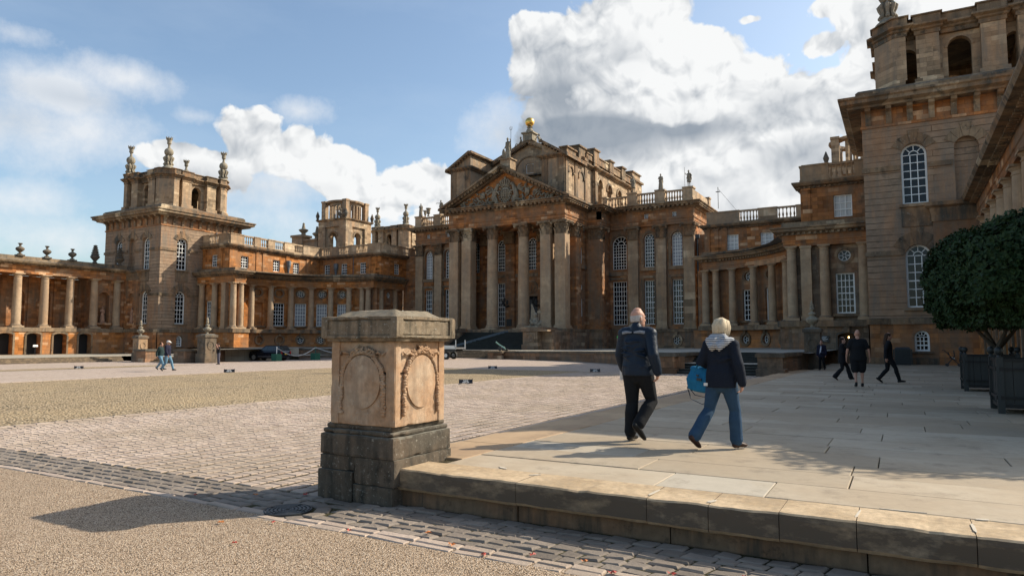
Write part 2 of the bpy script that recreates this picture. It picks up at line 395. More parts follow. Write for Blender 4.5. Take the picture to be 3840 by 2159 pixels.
def glass(name,base,rough,curt=None):
    s=NT(name); g=s.n('ShaderNodeNewGeometry'); p=g.outputs['Position']
    sx=s.n('ShaderNodeSeparateXYZ'); s.l(p,sx.inputs[0])
    cx=s.n('ShaderNodeCombineXYZ'); s.l(s.math('FLOOR',s.math('MULTIPLY',s.math('ADD',sx.outputs[0],sx.outputs[1]),2.0)),cx.inputs[0]); s.l(s.math('FLOOR',s.math('MULTIPLY',sx.outputs[2],1.7)),cx.inputs[1])
    w=s.n('ShaderNodeTexWhiteNoise'); s.l(cx.outputs[0],w.inputs[0])
    n=s.noise(p,.6,3,.6)
    c=s.mix(s.math('MULTIPLY',w.outputs[0],n),C4([x*.5 for x in base]),C4([x*1.9 for x in base]))
    if curt: c=s.mix(s.ramp(s.noise(s.vm('MULTIPLY',p,(6,6,.3)),1,3,.5),.35,.65),C4(curt),C4([x*.75 for x in curt]))
    s.l(c,s.b.inputs['Base Color']); s.b.inputs['Roughness'].default_value=rough; s.b.inputs['Specular IOR Level'].default_value=.3
    wb=s.bump(s.math('ADD',n,s.math('MULTIPLY',w.outputs[0],.15)),.25,.05); s.l(wb,s.b.inputs['Normal'])
glass('glass',(.008,.009,.011),.03)
glass('glass_curtain',(.05,.05,.055),.25,(.34,.35,.38))
glass('glass_blind',(.05,.05,.055),.3,(.62,.62,.6))
# ---- ground
def setts(name,c1,c2,jc,attr=True,rough=.8):
    s=NT(name); g=s.n('ShaderNodeNewGeometry'); p=g.outputs['Position']
    a=s.n('ShaderNodeAttribute',attribute_name='tint').outputs['Fac']
    col=s.mix(a,C4(c1),C4(c2)); n=s.noise(p,9,6,.7); n2=s.noise(p,.5,5,.6)
    col=s.mix(1.0,col,s.mix(n,(.72,.72,.72,1),(1.2,1.18,1.16,1)),'MULTIPLY')
    col=s.mix(s.math('MULTIPLY',s.ramp(n2,.42,.62),.6),col,C4(jc)); n5=s.noise(p,2.1,6,.7); col=s.mix(s.math('MULTIPLY',s.ramp(n5,.55,.68),.4),col,C4([x*.55 for x in jc]))
    s.l(col,s.b.inputs['Base Color']); s.b.inputs['Roughness'].default_value=rough; s.b.inputs['Specular IOR Level'].default_value=.25
    s.l(s.bump(s.noise(p,25,5,.7),.6,.015),s.b.inputs['Normal'])
setts('setts',(.36,.28,.225),(.50,.40,.325),(.32,.25,.18))
setts('setts_grey',(.18,.148,.12),(.30,.25,.205),(.14,.115,.09))
def setts_far(name):
    s=NT(name); g=s.n('ShaderNodeNewGeometry'); p=g.outputs['Position']
    mp=s.n('ShaderNodeMapping'); mp.inputs['Rotation'].default_value=(0,0,PI/2); s.l(p,mp.inputs[0])
    br=s.n('ShaderNodeTexBrick'); s.l(mp.outputs[0],br.inputs[0]); br.inputs['Scale'].default_value=1; br.inputs['Brick Width'].default_value=.17;br.inputs['Row Height'].default_value=.3;br.inputs['Mortar Size'].default_value=.012
    br.inputs['Color1'].default_value=(.40,.315,.26,1);br.inputs['Color2'].default_value=(.49,.395,.33,1);br.inputs['Mortar'].default_value=(.30,.24,.18,1)
    n=s.noise(p,.35,6,.65); n2=s.noise(p,4,5,.7)
    col=s.mix(1.0,br.outputs[0],s.mix(n2,(.7,.68,.66,1),(1.2,1.2,1.2,1)),'MULTIPLY')
    col=s.mix(s.math('MULTIPLY',s.ramp(n,.5,.7),.45),col,(.36,.29,.2,1))
    s.l(col,s.b.inputs['Base Color']); s.b.inputs['Roughness'].default_value=.85; s.b.inputs['Specular IOR Level'].default_value=.2
    s.l(s.bump(s.math('ADD',s.math('MULTIPLY',br.outputs[1],-1.),n2),.7,.02),s.b.inputs['Normal'])
setts_far('setts_far')
def gravel(name,cols,sc,bst=.9,bd=.02,moss=None,patch=None):
    s=NT(name); g=s.n('ShaderNodeNewGeometry'); p=g.outputs['Position']
    w=s.vm('ADD',p,s.vm('MULTIPLY',s.noise(p,sc*.6,2,.5,True),(.02,.02,.02)))
    v=s.n('ShaderNodeTexVoronoi'); v.inputs['Scale'].default_value=sc; s.l(w,v.inputs['Vector'])
    r=s.n('ShaderNodeValToRGB'); s.l(v.outputs['Color'],r.inputs[0]); e=r.color_ramp; e.interpolation='LINEAR'
    e.elements[0].color=C4(cols[0]);e.elements[1].color=C4(cols[-1]); 
    for i,c in enumerate(cols[1:-1]): x=e.elements.new((i+1)/(len(cols)-1)); x.color=C4(c)
    col=r.outputs[0]; v2=s.n('ShaderNodeTexVoronoi'); v2.inputs['Scale'].default_value=sc*.33; s.l(w,v2.inputs['Vector'])
    col=s.mix(s.ramp(v.outputs['Distance'],.35,.75),col,C4([x*.35 for x in cols[0]]))
    n=s.noise(p,.45,6,.65); n1=s.noise(p,3.5,5,.7)
    col=s.mix(1.0,col,s.mix(n1,(.75,.75,.75,1),(1.2,1.2,1.2,1)),'MULTIPLY')
    if moss: col=s.mix(s.math('MULTIPLY',s.ramp(n,.42,.62),moss[3]),col,C4(moss))
    n9=s.noise(p,.12,4,.6); col=s.mix(1.0,col,s.mix(n9,(.85,.85,.85,1),(1.12,1.12,1.12,1)),'MULTIPLY')
    s.l(col,s.b.inputs['Base Color']); s.b.inputs['Roughness'].default_value=.95; s.b.inputs['Specular IOR Level'].default_value=.15
    h=s.math('ADD',s.math('MULTIPLY',v.outputs['Distance'],-1.0),s.math('MULTIPLY',v2.outputs['Distance'],-.6))
    s.l(s.bump(h,bst,bd),s.b.inputs['Normal'])
gravel('gravel_buff',[(.33,.22,.135),(.50,.365,.245),(.60,.46,.33),(.74,.63,.50)],85,bd=.012)
gravel('gravel_green',[(.23,.165,.09),(.47,.355,.22),(.55,.43,.28),(.66,.54,.38)],17,moss=(.42,.31,.18,.5),bd=.05)
gravel('joint_dirt',[(.05,.042,.025),(.10,.08,.045),(.17,.13,.08)],60,moss=(.07,.075,.03,.5))
def paving(name,c1,c2,c3):
    s=NT(name); g=s.n('ShaderNodeNewGeometry'); p=g.outputs['Position']
    a=s.n('ShaderNodeAttribute',attribute_name='tint').outputs['Fac']
    col=s.mix(a,C4(c1),C4(c2)); n=s.noise(p,.7,6,.62); n2=s.noise(p,7,6,.7); n3=s.noise(p,2.2,8,.75)
    col=s.mix(s.math('MULTIPLY',s.ramp(n,.42,.6),.65),col,C4(c3))
    col=s.mix(1.0,col,s.mix(n2,(.82,.82,.82,1),(1.14,1.13,1.12,1)),'MULTIPLY')
    col=s.mix(s.math('MULTIPLY',s.ramp(n3,.54,.66),.45),col,(.15,.12,.085,1))
    s.l(col,s.b.inputs['Base Color']); s.b.inputs['Roughness'].default_value=.75; s.b.inputs['Specular IOR Level'].default_value=.3
    nb=s.bump(n2,.35,.01); s.l(s.bump(n,.3,.03,nb),s.b.inputs['Normal'])
paving('paving',(.31,.25,.175),(.46,.385,.285),(.35,.27,.18))
paving('paving_edge',(.36,.245,.14),(.44,.31,.185),(.30,.2,.12))
paving('paving_pale',(.37,.32,.25),(.44,.39,.31),(.38,.31,.22))
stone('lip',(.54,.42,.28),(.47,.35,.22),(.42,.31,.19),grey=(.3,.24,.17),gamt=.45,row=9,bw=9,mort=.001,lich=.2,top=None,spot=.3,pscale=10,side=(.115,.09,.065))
def zc(X): return -.4*min(1,max(0,(-X-44)/18))
def zt(Y): return .4 if Y<8 else lerp(.4,.15,min(1,(Y-8)/36))
def grid(M,xs,ys,zf):
    o=len(M.v)
    for y in ys:
        for x in xs: M.v.append((x,y,zf(x,y)))
    n=len(xs)
    for j in range(len(ys)-1):
        for i in range(n-1): M.f.append((o+j*n+i,o+j*n+i+1,o+(j+1)*n+i+1,o+(j+1)*n+i))
def fr(a,b,n): return [a+(b-a)*i/n for i in range(n+1)]
# base sheet to the horizon
M=MB(); grid(M,[-1500,-400,-120,-62,-56,-50,-44,-30,0,60,300,1500],[-1500,-200,-40,0,40,80,140,400,1500],lambda x,y:zc(x)-.05)
g=M.build('ground','gravel_buff'); struct(g)
# far setts sheet (court) under everything west of the near setts
M=MB(); grid(M,[-90,-77,-62,-56,-50,-44,-34],[-40,0,40,61,70,78],lambda x,y:zc(x)-.02); g=M.build('court_paving','setts_far'); struct(g)
M=MB(); grid(M,[-34.5,-16,-5.2],[37.9,50,78],lambda x,y:-.004); g=M.build('court_paving','setts_far'); struct(g)
M=MB(); grid(M,[-34.0,-16.4],[-40,38.2],lambda x,y:.004); g=M.build('gravel_patch','gravel_green'); struct(g)
M=MB(); grid(M,[-60,-56.5,-53],[-40,38.0],lambda x,y:zc(x)-.006)
g=M.build('gravel_strip','gravel_green'); struct(g)
# foreground gravel
M=MB(); grid(M,fr(-40,30,35),fr(-30,5.05,18),lambda x,y:.012+.006*mnoise.noise(V((x*.7,y*.7,0))))
g=M.build('gravel_path','gravel_buff'); struct(g)
M=MB(); grid(M,[-16.5,-5.4],[5.0,38.4],lambda x,y:-.006); grid(M,[-36,-16.3],[4.95,5.95],lambda x,y:-.006); grid(M,[-5.4,30],[4.95,6.3],lambda x,y:-.006); g=M.build('joint_bed','joint_dirt'); struct(g)
def block(M,tn,cx,cy,w,h,z,th,rot=0,jit=.006,bev=.012,t=None,sk=0):
    # dressed stone with chamfered, slightly uneven top
    c,s=math.cos(rot),math.sin(rot); rj=lambda:rng.uniform(-jit,jit)
    o=len(M.v); P=[]
    for (a,b) in((-1,-1),(1,-1),(1,1),(-1,1)):
        x=a*w/2+rj()+sk*b*h/2;y=b*h/2+rj(); P.append((x,y))
    zt_=[z+rj()*.8 for _ in range(4)]
    for (x,y),zz in zip(P,zt_): M.v.append((cx+x*c-y*s,cy+x*s+y*c,z-th))
    for (x,y),zz in zip(P,zt_): M.v.append((cx+x*c-y*s,cy+x*s+y*c,zz-bev))
    k=1-2*bev/max(w,.01);k2=1-2*bev/max(h,.01)
    for (x,y),zz in zip(P,zt_): M.v.append((cx+x*k*c-y*k2*s,cy+x*k*s+y*k2*c,zz))
    for a,b in((0,4),(4,8)):
        for i in range(4): M.f.append((o+a+i,o+a+(i+1)%4,o+b+(i+1)%4,o+b+i))
    M.f.append((o+8,o+9,o+10,o+11))
    t=rng.random() if t is None else t; tn+= [t]*9
# near setts: lines run along Y, stones laid across
M=MB();tn=[]
nr=36; W=(16.35-5.62)/nr
for i in range(nr):
    x=-16.35+W*(i+.5); y=5.95+rng.random()*.05
    while y<38.2:
        h=rng.uniform(.10,.145); wob=.012*math.sin(y*1.3+i)+.01*math.sin(y*3.1+i*2)
        block(M,tn,x+wob,y+h/2,W-.078+rng.uniform(-.01,.008),h-.009,rng.uniform(.0,.007)+.006,.05,0,.003,.008); y+=h
g=M.build('court_setts','setts',flip=False,tint=tn); struct(g)
# edging row at the gravel boundary
M=MB();tn=[]
y=5.95
while y<38.3:
    h=rng.uniform(.25,.5); block(M,tn,-16.5,y+h/2,.22,h-.02,.02,.05); y+=h
x=-34
while x<-5.6:
    h=rng.uniform(.3,.5)
    if x<-16.4: block(M,tn,x+h/2,38.35,h-.02,.22,.02,.05)
    x+=h
y=-20
while y<38:
    h=rng.uniform(.3,.5); block(M,tn,-34.1,y+h/2,.22,h-.02,.02,.05); y+=h
g=M.build('edging_stones','setts',flip=False,tint=tn); struct(g)
# gutter: 4 rows of bigger setts along X, plus pale kerb row
M=MB();tn=[]
rows=[(5.885,.145),(5.735,.145),(5.585,.145),(5.435,.145),(5.28,.15)]
def inpier(x,y): return -6.0<x<-4.6 and y>5.95
dcx,dcy=-5.76,5.32
for r,(yy,hh) in enumerate(rows+[(6.05,.17)]):
    x=-30. if r<5 else -5.0
    while x<14:
        w=rng.uniform(.17,.28)
        cx=x+w/2
        if math.hypot(cx-dcx,yy-dcy)>.48 : block(M,tn,cx,yy,w-.016,hh-.014,rng.uniform(.006,.014),.05,rng.uniform(-.03,.03),.009,.016,sk=.25)
        x+=w
g=M.build('gutter_setts','setts_grey',flip=False,tint=tn); struct(g)
M=MB();tn=[]
x=-30.
while x<14:
    w=rng.uniform(.25,.5)
    for yy in (5.13,5.0)if x>-6 else (5.12,):
        if math.hypot(x+w/2-dcx,yy-dcy)>.3: block(M,tn,x+w/2,yy,w-.02,.105,rng.uniform(.012,.022),.05,rng.uniform(-.03,.03),.008,.012)
    x+=w
g=M.build('gutter_edging','setts',flip=False,tint=tn); struct(g)
# radial stones round the drain
M=MB();tn=[]
for i in range(11):
    a=2*PI*i/11; block(M,tn,dcx+.37*math.cos(a),dcy+.36*math.sin(a),.16,.19,.012,.05,a,.006,.012)
g=M.build('drain_surround','setts_grey',flip=False,tint=tn); struct(g)
t=thing('drain_cover','round dark iron drain cover set in the gutter beside the stone pedestal','drain cover',(dcx,dcy,.012))
M=MB()
M.lathe(dcx,dcy,[(.25,.0),(.25,.02),(.235,.022),(.235,.0)],32); M.build('rim','iron',t)
M=MB()
for r in(.05,.09,.13,.17,.21):
    for i in range(32):
        a,b=2*PI*i/32,2*PI*(i+1)/32
        if i%8==0: continue
        M.add([(dcx+q*math.cos(x),dcy+q*math.sin(x),z) for z in(.004,.022) for x,q in((a,r-.012),(b,r-.012),(b,r+.012),(a,r+.012))],[(0,1,2,3),(4,5,6,7),(0,1,5,4),(2,3,7,6),(1,2,6,5),(3,0,4,7)])
for i in range(4):
    a=PI*i/4; M.obox((dcx,dcy,.012),(.23*math.cos(a),.23*math.sin(a),0),(-.012*math.sin(a),.012*math.cos(a),0),(0,0,.008))
M.build('grate','iron',t)
# terrace slabs
M=MB();tn=[]
M2=MB();t2=[];M3=MB();t3=[]
x0,x1=-4.62,12.
y=6.62
row=0
while y<57.3:
    d=rng.uniform(.62,.95) if y<30 else rng.uniform(.9,1.3)
    x=x0-rng.uniform(.0,.02)
    while x<x1:
        w=rng.uniform(1.0,2.6); w=min(w,x1-x+.3)
        xx=x+w/2; yy=y+d/2
        (MM,TT)=(M3,t3) if (y<9 and rng.random()<.22) else (M,tn)
        z=zt(yy)+rng.uniform(-.004,.004); o=len(MM.v)
        block(MM,TT,xx,yy,w-.012,d-.012,z,.06,0,.003,.006)
        # follow the slope
        for k in range(o,len(MM.v)):
            a=MM.v[k]; MM.v[k]=(a[0],a[1],a[2]+zt(a[1])-zt(yy))
        x+=w
    y+=d;row+=1
g=M.build('terrace_paving','paving',flip=False,tint=tn); struct(g)
g=M3.build('terrace_paving','paving_pale',flip=False,tint=t3); struct(g)
# outer strip along the court edge
y=6.95
while y<43.8:
    d=rng.uniform(.9,1.9); yy=y+d/2
    block(M2,t2,-5.06,yy,.86,d-.015,zt(yy)+.004,.14,0,.006,.012); y+=d
g=M2.build('terrace_edging','paving_edge',flip=False,tint=t2); struct(g)
M=MB(); M.add([(-5.46,6.3,-.1),(14,6.3,-.1),(14,57.4,-.1),(-5.46,57.4,-.1),(-5.46,6.3,zt(6)-.03),(14,6.3,zt(6)-.03),(14,8,zt(8)-.03),(-5.46,8,zt(8)-.03),(14,44,zt(44)-.03),(-5.46,44,zt(44)-.03),(14,57.4,.12),(-5.46,57.4,.12)],[(4,5,6,7),(7,6,8,9),(9,8,10,11),(0,4,7,9,11,3),(0,1,5,4)])
g=M.build('terrace_bed','joint_dirt'); struct(g)
# front retaining wall: lip blocks and stones under them
w_=thing('terrace_wall','low weathered sandstone retaining wall with thick kerb blocks along the front of the paved terrace','stone wall',(0,6.3,0))
M=MB(); xs=[-4.9,-3.15,-2.45,-1.85,-1.32,-.95,-.2,.55,1.2,2.4,3.6,5,6.5,8,9.5,11,14]
xs=[-4.9,-3.4,-2.05,-1.5,-.93,-.36,.42,1.5,2.7,4,5.5,7,9,11,14]
bw=[]
for i in range(len(xs)-1):
    a,b=xs[i]+.003,xs[i+1]-.003; z=.4+rng.uniform(-.002,.002); z0=.17 if i<2 else .165; yb=6.62+rng.uniform(-.0,.0)
    yf=6.07+rng.uniform(-.004,.004)
    n=max(2,int((b-a)/.09)); m=5; o=len(M.v); P=[]
    prof=[(yf+.03,z0),(yf,z0+.03),(yf-.003,z-.05),(yf+.004,z-.014),(yf+.02,z),(yb,z+.001),(yb,z0)]
    for j in range(n+1):
        x=a+(b-a)*j/n
        for k,(yy,zz) in enumerate(prof):
            q=mnoise.noise(V((x*6,yy*6,zz*9))); q2=mnoise.noise(V((x*1.7,3,zz*3)))
            e=1 if k<5 else .2
            c_=max(0,mnoise.noise(V((x*3.1,7,zz*2)))-.25)*(1 if k in(2,3,4) else 0); M.v.append((x,yy+e*(.010*q+.012*q2)+c_*.07,zz+e*.007*q-c_*.05))
    L=len(prof)
    for j in range(n):
        for k in range(L): M.f.append((o+j*L+k,o+(j+1)*L+k,o+(j+1)*L+(k+1)%L,o+j*L+(k+1)%L))
    M.f.append(tuple(o+k for k in range(L)));M.f.append(tuple(o+n*L+k for k in range(L)))
    # second thin course under the first blocks
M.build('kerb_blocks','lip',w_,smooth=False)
simple('mortar',(.50,.44,.35),.9,var=.25,sc=30,bmp=.004)
for (mx_,my_,L_,W_,a_) in((-2.05,6.3,.2,.02,1.5),(-1.5,6.2,.1,.03,1.2),(-.36,6.35,.22,.014,1.5),(-.05,6.64,.26,.012,.05),(.42,6.3,.2,.018,1.6),(.5,6.62,.07,.03,.3),(-3.4,6.5,.09,.03,.7),(-3.9,6.68,.1,.035,-.5)):
    q=MB(); P_=[]
    for k in range(14):
        b=2*PI*k/14; r=1+.35*mnoise.noise(V((k*.9,mx_*5,0))); x_=.7*L_*r*math.cos(b); y_=.7*W_*r*math.sin(b); P_.append((mx_+x_*math.cos(a_)-y_*math.sin(a_),my_+x_*math.sin(a_)+y_*math.cos(a_),.4085))
    q.extr(P_,(0,0,-.006)); q.build('mortar_patch','mortar',w_)
M=MB()
x=-4.95
while x<14:
    w=rng.uniform(.8,1.7); M.box(x+.006,x+w-.006,6.17+rng.uniform(-.01,.02),6.5,-.05,.172); x+=w
stone('footing_stone',(.2,.14,.09),(.15,.105,.07),(.24,.14,.08),grey=(.07,.06,.045),gamt=.9,row=9,bw=9,mort=.001,lich=.6,top=None,pscale=6)
M.build('footing','footing_stone',w_)
# ---- sunken quadrant terraces behind the court, their walls and steps
def terr(name,poly,mat='setts_far',zs=None):
    M=MB(); M.poly([(p[0],p[1],p[2]) for p in poly]); g=M.build(name,'paving_far'); return struct(g)
s=NT('paving_far'); g=s.n('ShaderNodeNewGeometry'); p=g.outputs['Position']
br=s.n('ShaderNodeTexBrick'); s.l(p,br.inputs[0]); br.inputs['Scale'].default_value=1;br.inputs['Brick Width'].default_value=1.7;br.inputs['Row Height'].default_value=.9;br.inputs['Mortar Size'].default_value=.012
br.inputs['Color1'].default_value=(.40,.36,.29,1);br.inputs['Color2'].default_value=(.34,.3,.24,1);br.inputs['Mortar'].default_value=(.15,.13,.1,1)
s.l(s.mix(1.0,br.outputs[0],s.mix(s.noise(p,1.5,6,.7),(.7,.7,.68,1),(1.2,1.2,1.2,1)),'MULTIPLY'),s.b.inputs['Base Color']); s.b.inputs['Roughness'].default_value=.85
def curve(pts,n=6):
    out=[]
    P=[pts[0]]+list(pts)+[pts[-1]]
    for i in range(1,len(P)-2):
        a,b,c,d=[V(q) for q in P[i-1:i+3]]
        for k in range(n):
            t=k/n; out.append(tuple(.5*((2*b)+(-a+c)*t+(2*a-5*b+4*c-d)*t*t+(-a+3*b-3*c+d)*t**3)))
    out.append(tuple(pts[-1])); return out
RW=curve([(-35.9,61.6,.84),(-34.5,61.3,.84),(-30.5,59.3,.88),(-25.8,56.9,.93),(-20.3,52.3,1.0),(-15.2,45.5,1.08),(-11.1,38.3,1.16)])
LW=curve([(-62.2,46.9,1.0),(-66.2,51.5,.97),(-68.8,57,.93),(-70.0,62.5,.9),(-68,67,.87),(-62.5,69.3,.85),(-52.3,69.3,.83)])
def flankwall(name,label,path,zb,th=.5):
    t=thing(name,label,'stone wall',(path[0][0],path[0][1],0)); M=MB();K=MB()
    N=offs(path)
    for i in range(len(path)-1):
        a,b=path[i],path[i+1];na,nb=N[i],N[i+1]
        for (MM,o0,o1,z0,zt0,zt1) in((M,-th,0,zb,a[2]-.2,b[2]-.2),(K,-th-.1,.1,None,a[2],b[2])):
            za=a[2]-.2 if z0 is None else z0; zb2=b[2]-.2 if z0 is None else z0
            vs=[(p[0]+n.x*o,p[1]+n.y*o,z) for (p,n,zz0,zz1) in((a,na,za,zt0),(b,nb,zb2,zt1)) for (o,z) in((o0,zz0),(o1,zz0),(o1,zz1),(o0,zz1))]
            MM.add(vs,[(0,1,5,4),(1,2,6,5),(2,3,7,6),(3,0,4,7),(0,1,2,3),(4,5,6,7)])
    M.build('masonry','lowwall',t); K.build('coping','stone_dark',t); return t
# raised terraces
M=MB()
n=len(RW)
for i in range(n-1):
    a,b=RW[i],RW[i+1]
    ta=i/(n-1);tb=(i+1)/(n-1)
    A=(lerp(-34.5,-11.05,ta),92,lerp(.84,1.16,ta));B=(lerp(-34.5,-11.05,tb),92,lerp(.84,1.16,tb))
    M.quad((a[0],a[1],a[2]-.03),(b[0],b[1],b[2]-.03),B,A)
M.quad((-11.05,43.4,1.13),(-4.6,43.4,1.13),(-4.6,66,1.13),(-11.05,92,1.13))
M.quad((-52,65.6,.81),(-39.1,65.6,.81),(-34.5,76,.81),(-52,78,.81)); M.quad((-39.1,65.6,.81),(-38.9,61.5,.81),(-34.5,61.3,.81),(-34.5,76,.81))
M.quad((-34.5,76,.81),(-34.5,61.3,.81),(-34.45,61.3,.81),(-34.45,92,.81))
g=M.build('upper_terrace','paving_far'); struct(g)
M=MB(); n=len(LW)
for i in range(n-1):
    a,b=LW[i],LW[i+1]; A=(lerp(-90,-52.3,i/(n-1)),90,.95);B=(lerp(-90,-52.3,(i+1)/(n-1)),90,.95)
    M.quad((a[0],a[1],a[2]-.03),(b[0],b[1],b[2]-.03),B,A)
M.poly([(-66.2,46.2,.97),(-62.2,46.9,.97),(-90,90,.95),(-90,62,.97),(-66.2,62,.97)])
M.quad((-52.35,65.6,.81),(-52,65.6,.81),(-52,90,.81),(-52.35,90,.81))
M.box(-66.3,-66.1,46.4,62.2,-.4,.965)
M.box(-52.7,-52.2,63.5,69.4,-.4,.83)
g=M.build('upper_terrace','paving_far'); struct(g)
M=MB(); M.quad((-104,-30,.15),(-77.4,-30,.15),(-77.4,47.6,.15),(-104,47.6,.15)); M.quad((-104,47.6,.15),(-66,47.6,.15),(-66,62.2,.15),(-104,62.2,.15))
M.quad((-90,60,.15),(-62,60,.15),(-62,64,.15),(-90,64,.15))
g=M.build('lower_terrace','paving_far'); struct(g)
M=MB(); M.box(-77.4,-77.1,-30,46.2,-.4,.149); M.box(-77.1,-76.75,-30,46.1,-.4,-.05); M.box(-76.75,-76.4,-30,46.0,-.45,-.22)
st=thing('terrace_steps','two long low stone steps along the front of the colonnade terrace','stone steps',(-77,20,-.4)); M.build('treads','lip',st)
flankwall('terrace_wall','long curved brown stone terrace wall between the cannon and the steps',RW,-.05)
flankwall('terrace_wall','dark stone terrace wall behind the parked black car',LW,-.45)
def steps(t,x0,x1,y0,z0,z1,n,tread,mat='stair',dirx=None,z_b=None):
    M=MB(); h=(z1-z0)/n
    for i in range(n):
        M.box(x0,x1,y0+tread*i,y0+tread*n+.3-.002*i,z0+h*i-(.3 if i==0 else 0),z0+h*(i+1))
        M.box(x0,x1,y0+tread*i-.03,y0+tread*i+.0,z0+h*(i+1)-.05,z0+h*(i+1)-.001)
    return M.build('treads',mat,t)
def pier(name,label,x0,x1,y0,y1,z0,z1,cap=.22,mat='lowwall'):
    t=thing(name,label,'stone pier',((x0+x1)/2,(y0+y1)/2,z0)); M=MB(); M.box(x0,x1,y0,y1,z0-.3,z1-cap); M.box(x0-.08,x1+.08,y0-.08,y1+.08,z0-.3,z0+.28); M.build('shaft',mat,t)
    M=MB(); M.box(x0-.1,x1+.1,y0-.1,y1+.1,z1-cap+.002,z1-.05); M.box(x0-.05,x1+.05,y0-.05,y1+.05,z1-.05,z1); M.build('cap','stone_dark',t); return t
t=thing('steps','two flights of dark stone steps between low piers right of the court','stone steps',(-8.8,38,0))
steps(t,-11,-6.55,37.9,0,.56,4,.36); M=MB(); M.box(-11,-6.55,39.3,42,.3,.562);M.build('landing','paving_far',t)
a=steps(t,-11,-6.55,41.6,.56,1.15,5,.36)
pier('terrace_pier','weathered stone pier at the left foot of the dark steps',-12.2,-11.0,37.7,38.9,0,1.18)
pier('terrace_pier','dark stone pier at the right foot of the steps before the urn pedestal',-6.55,-5.3,37.4,38.6,.1,1.2)
flankwall('terrace_wall','low dark stone wall running from the right pier back to the tall urn pedestal',[(-5.9,38.6,1.18),(-5.35,41.5,1.18),(-5.0,45.4,1.18)],0)
flankwall('terrace_wall','stone flank wall on the left side of the dark steps',[(-11.02,38.9,1.16),(-11.02,43.6,1.16)],0)
t=thing('steps','low flight of sunlit stone steps in the gap beside the two walking visitors','stone steps',(-68.4,45.6,-.4))
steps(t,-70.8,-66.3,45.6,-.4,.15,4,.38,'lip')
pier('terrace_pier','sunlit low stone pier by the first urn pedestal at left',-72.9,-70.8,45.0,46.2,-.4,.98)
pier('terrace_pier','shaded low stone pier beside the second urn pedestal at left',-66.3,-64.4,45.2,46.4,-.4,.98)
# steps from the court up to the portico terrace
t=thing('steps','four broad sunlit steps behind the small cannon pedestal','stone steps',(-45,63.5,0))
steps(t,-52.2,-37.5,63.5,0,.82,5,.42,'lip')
t=thing('cannon_pedestal','square sandstone block with slab top carrying the small cannon','pedestal',(-37.2,62,0))
M=MB();M.box(-37.5,-35.8,61.0,63.6,-.05,.62);M.build('block','lowwall',t);M=MB();M.box(-37.65,-35.65,60.85,63.7,.622,.84);M.build('slab','lip',t)
# urn pedestals
URN_P=[(.20,0),(.20,.06),(.13,.12),(.11,.2),(.2,.27),(.42,.42),(.5,.6),(.46,.72),(.3,.84),(.2,.9),(.19,.96),(.27,1.02),(.3,1.12),(.22,1.2),(.1,1.27),(.09,1.34),(.17,1.4),(.2,1.5),(.17,1.6),(.07,1.68)]
def carved_pedestal(label,x,y,z0,h,w,urnlabel,s=1.0,mat='stone_pale'):
    t=thing('urn_pedestal',label,'pedestal',(x,y,z0)); M=MB(); a=w/2
    M.box(x-a*1.15,x+a*1.15,y-a*1.15,y+a*1.15,z0-.3,z0+h*.33); M.build('base','stone_dark',t)
    M=MB(); M.box(x-a,x+a,y-a,y+a,z0+h*.33,z0+h*.88)
    for (cx,cy,dx,dy) in((x,y-a,1,0),(x+a,y,0,1)):
        for i in range(16):
            p,q=2*PI*i/16,2*PI*(i+1)/16
            cz=z0+h*.6; n=V((dy,-dx,0))
            f=lambda ang,rr:V((cx+dx*rr*math.cos(ang),cy+dy*rr*math.cos(ang),cz+rr*1.15*math.sin(ang)))
            M.add([f(p,a*.5),f(q,a*.5),f(q,a*.62),f(p,a*.62)]+[v+n*.05 for v in(f(p,a*.5),f(q,a*.5),f(q,a*.62),f(p,a*.62))],[(0,1,2,3),(4,5,6,7),(0,1,5,4),(2,3,7,6)])
    M.build('die',mat,t)
    M=MB(); M.box(x-a*1.18,x+a*1.18,y-a*1.18,y+a*1.18,z0+h*.88,z0+h*.96); M.lathe(x,y,[(a*1.1,z0+h*.96),(a*.7,z0+h)],4,1); M.build('cap','stone_dark',t)
    u=thing('stone_urn',urnlabel,'urn',(x,y,z0+h),'carved urns with flame tops on pedestals'); M=MB(); M.lathe(x,y,[(r*s,z0+h+zz*s) for r,zz in URN_P],14)
    for k in range(9): a0=2*PI*k/9; M.ell((x+.47*s*math.cos(a0),y+.47*s*math.sin(a0),z0+h+.62*s),.07*s,6,4)
    M.build('bowl','stone_statue',u,smooth=True)
    M=MB()
    for k in range(7):
        a0=2*PI*k/7+.3; zz=z0+h+1.62*s+.05*s*(k%3)
        M.limb([(x+.05*s*math.cos(a0),y+.05*s*math.sin(a0),zz),(x+.1*s*math.cos(a0),y+.1*s*math.sin(a0),zz+.18*s),(x+.03*s*math.cos(a0+.8),y+.03*s*math.sin(a0+.8),zz+.4*s+.08*s*(k%2))],[.07*s,.06*s,.025*s],6)
    M.build('flame','stone_statue',u,smooth=True)
    return t
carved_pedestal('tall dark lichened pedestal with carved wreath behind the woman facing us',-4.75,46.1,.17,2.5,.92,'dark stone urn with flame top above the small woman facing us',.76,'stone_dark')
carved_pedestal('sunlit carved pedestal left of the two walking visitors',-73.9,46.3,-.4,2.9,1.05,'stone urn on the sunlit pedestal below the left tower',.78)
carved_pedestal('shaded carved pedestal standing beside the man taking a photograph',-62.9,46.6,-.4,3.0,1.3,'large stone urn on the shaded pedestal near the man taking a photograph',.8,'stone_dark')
carved_pedestal('carved pedestal hidden behind the bald man walking',-14.7,41.9,.9,1.35,.9,'weathered flame urn rising just left of the bald man head',.8,'stone_pale')
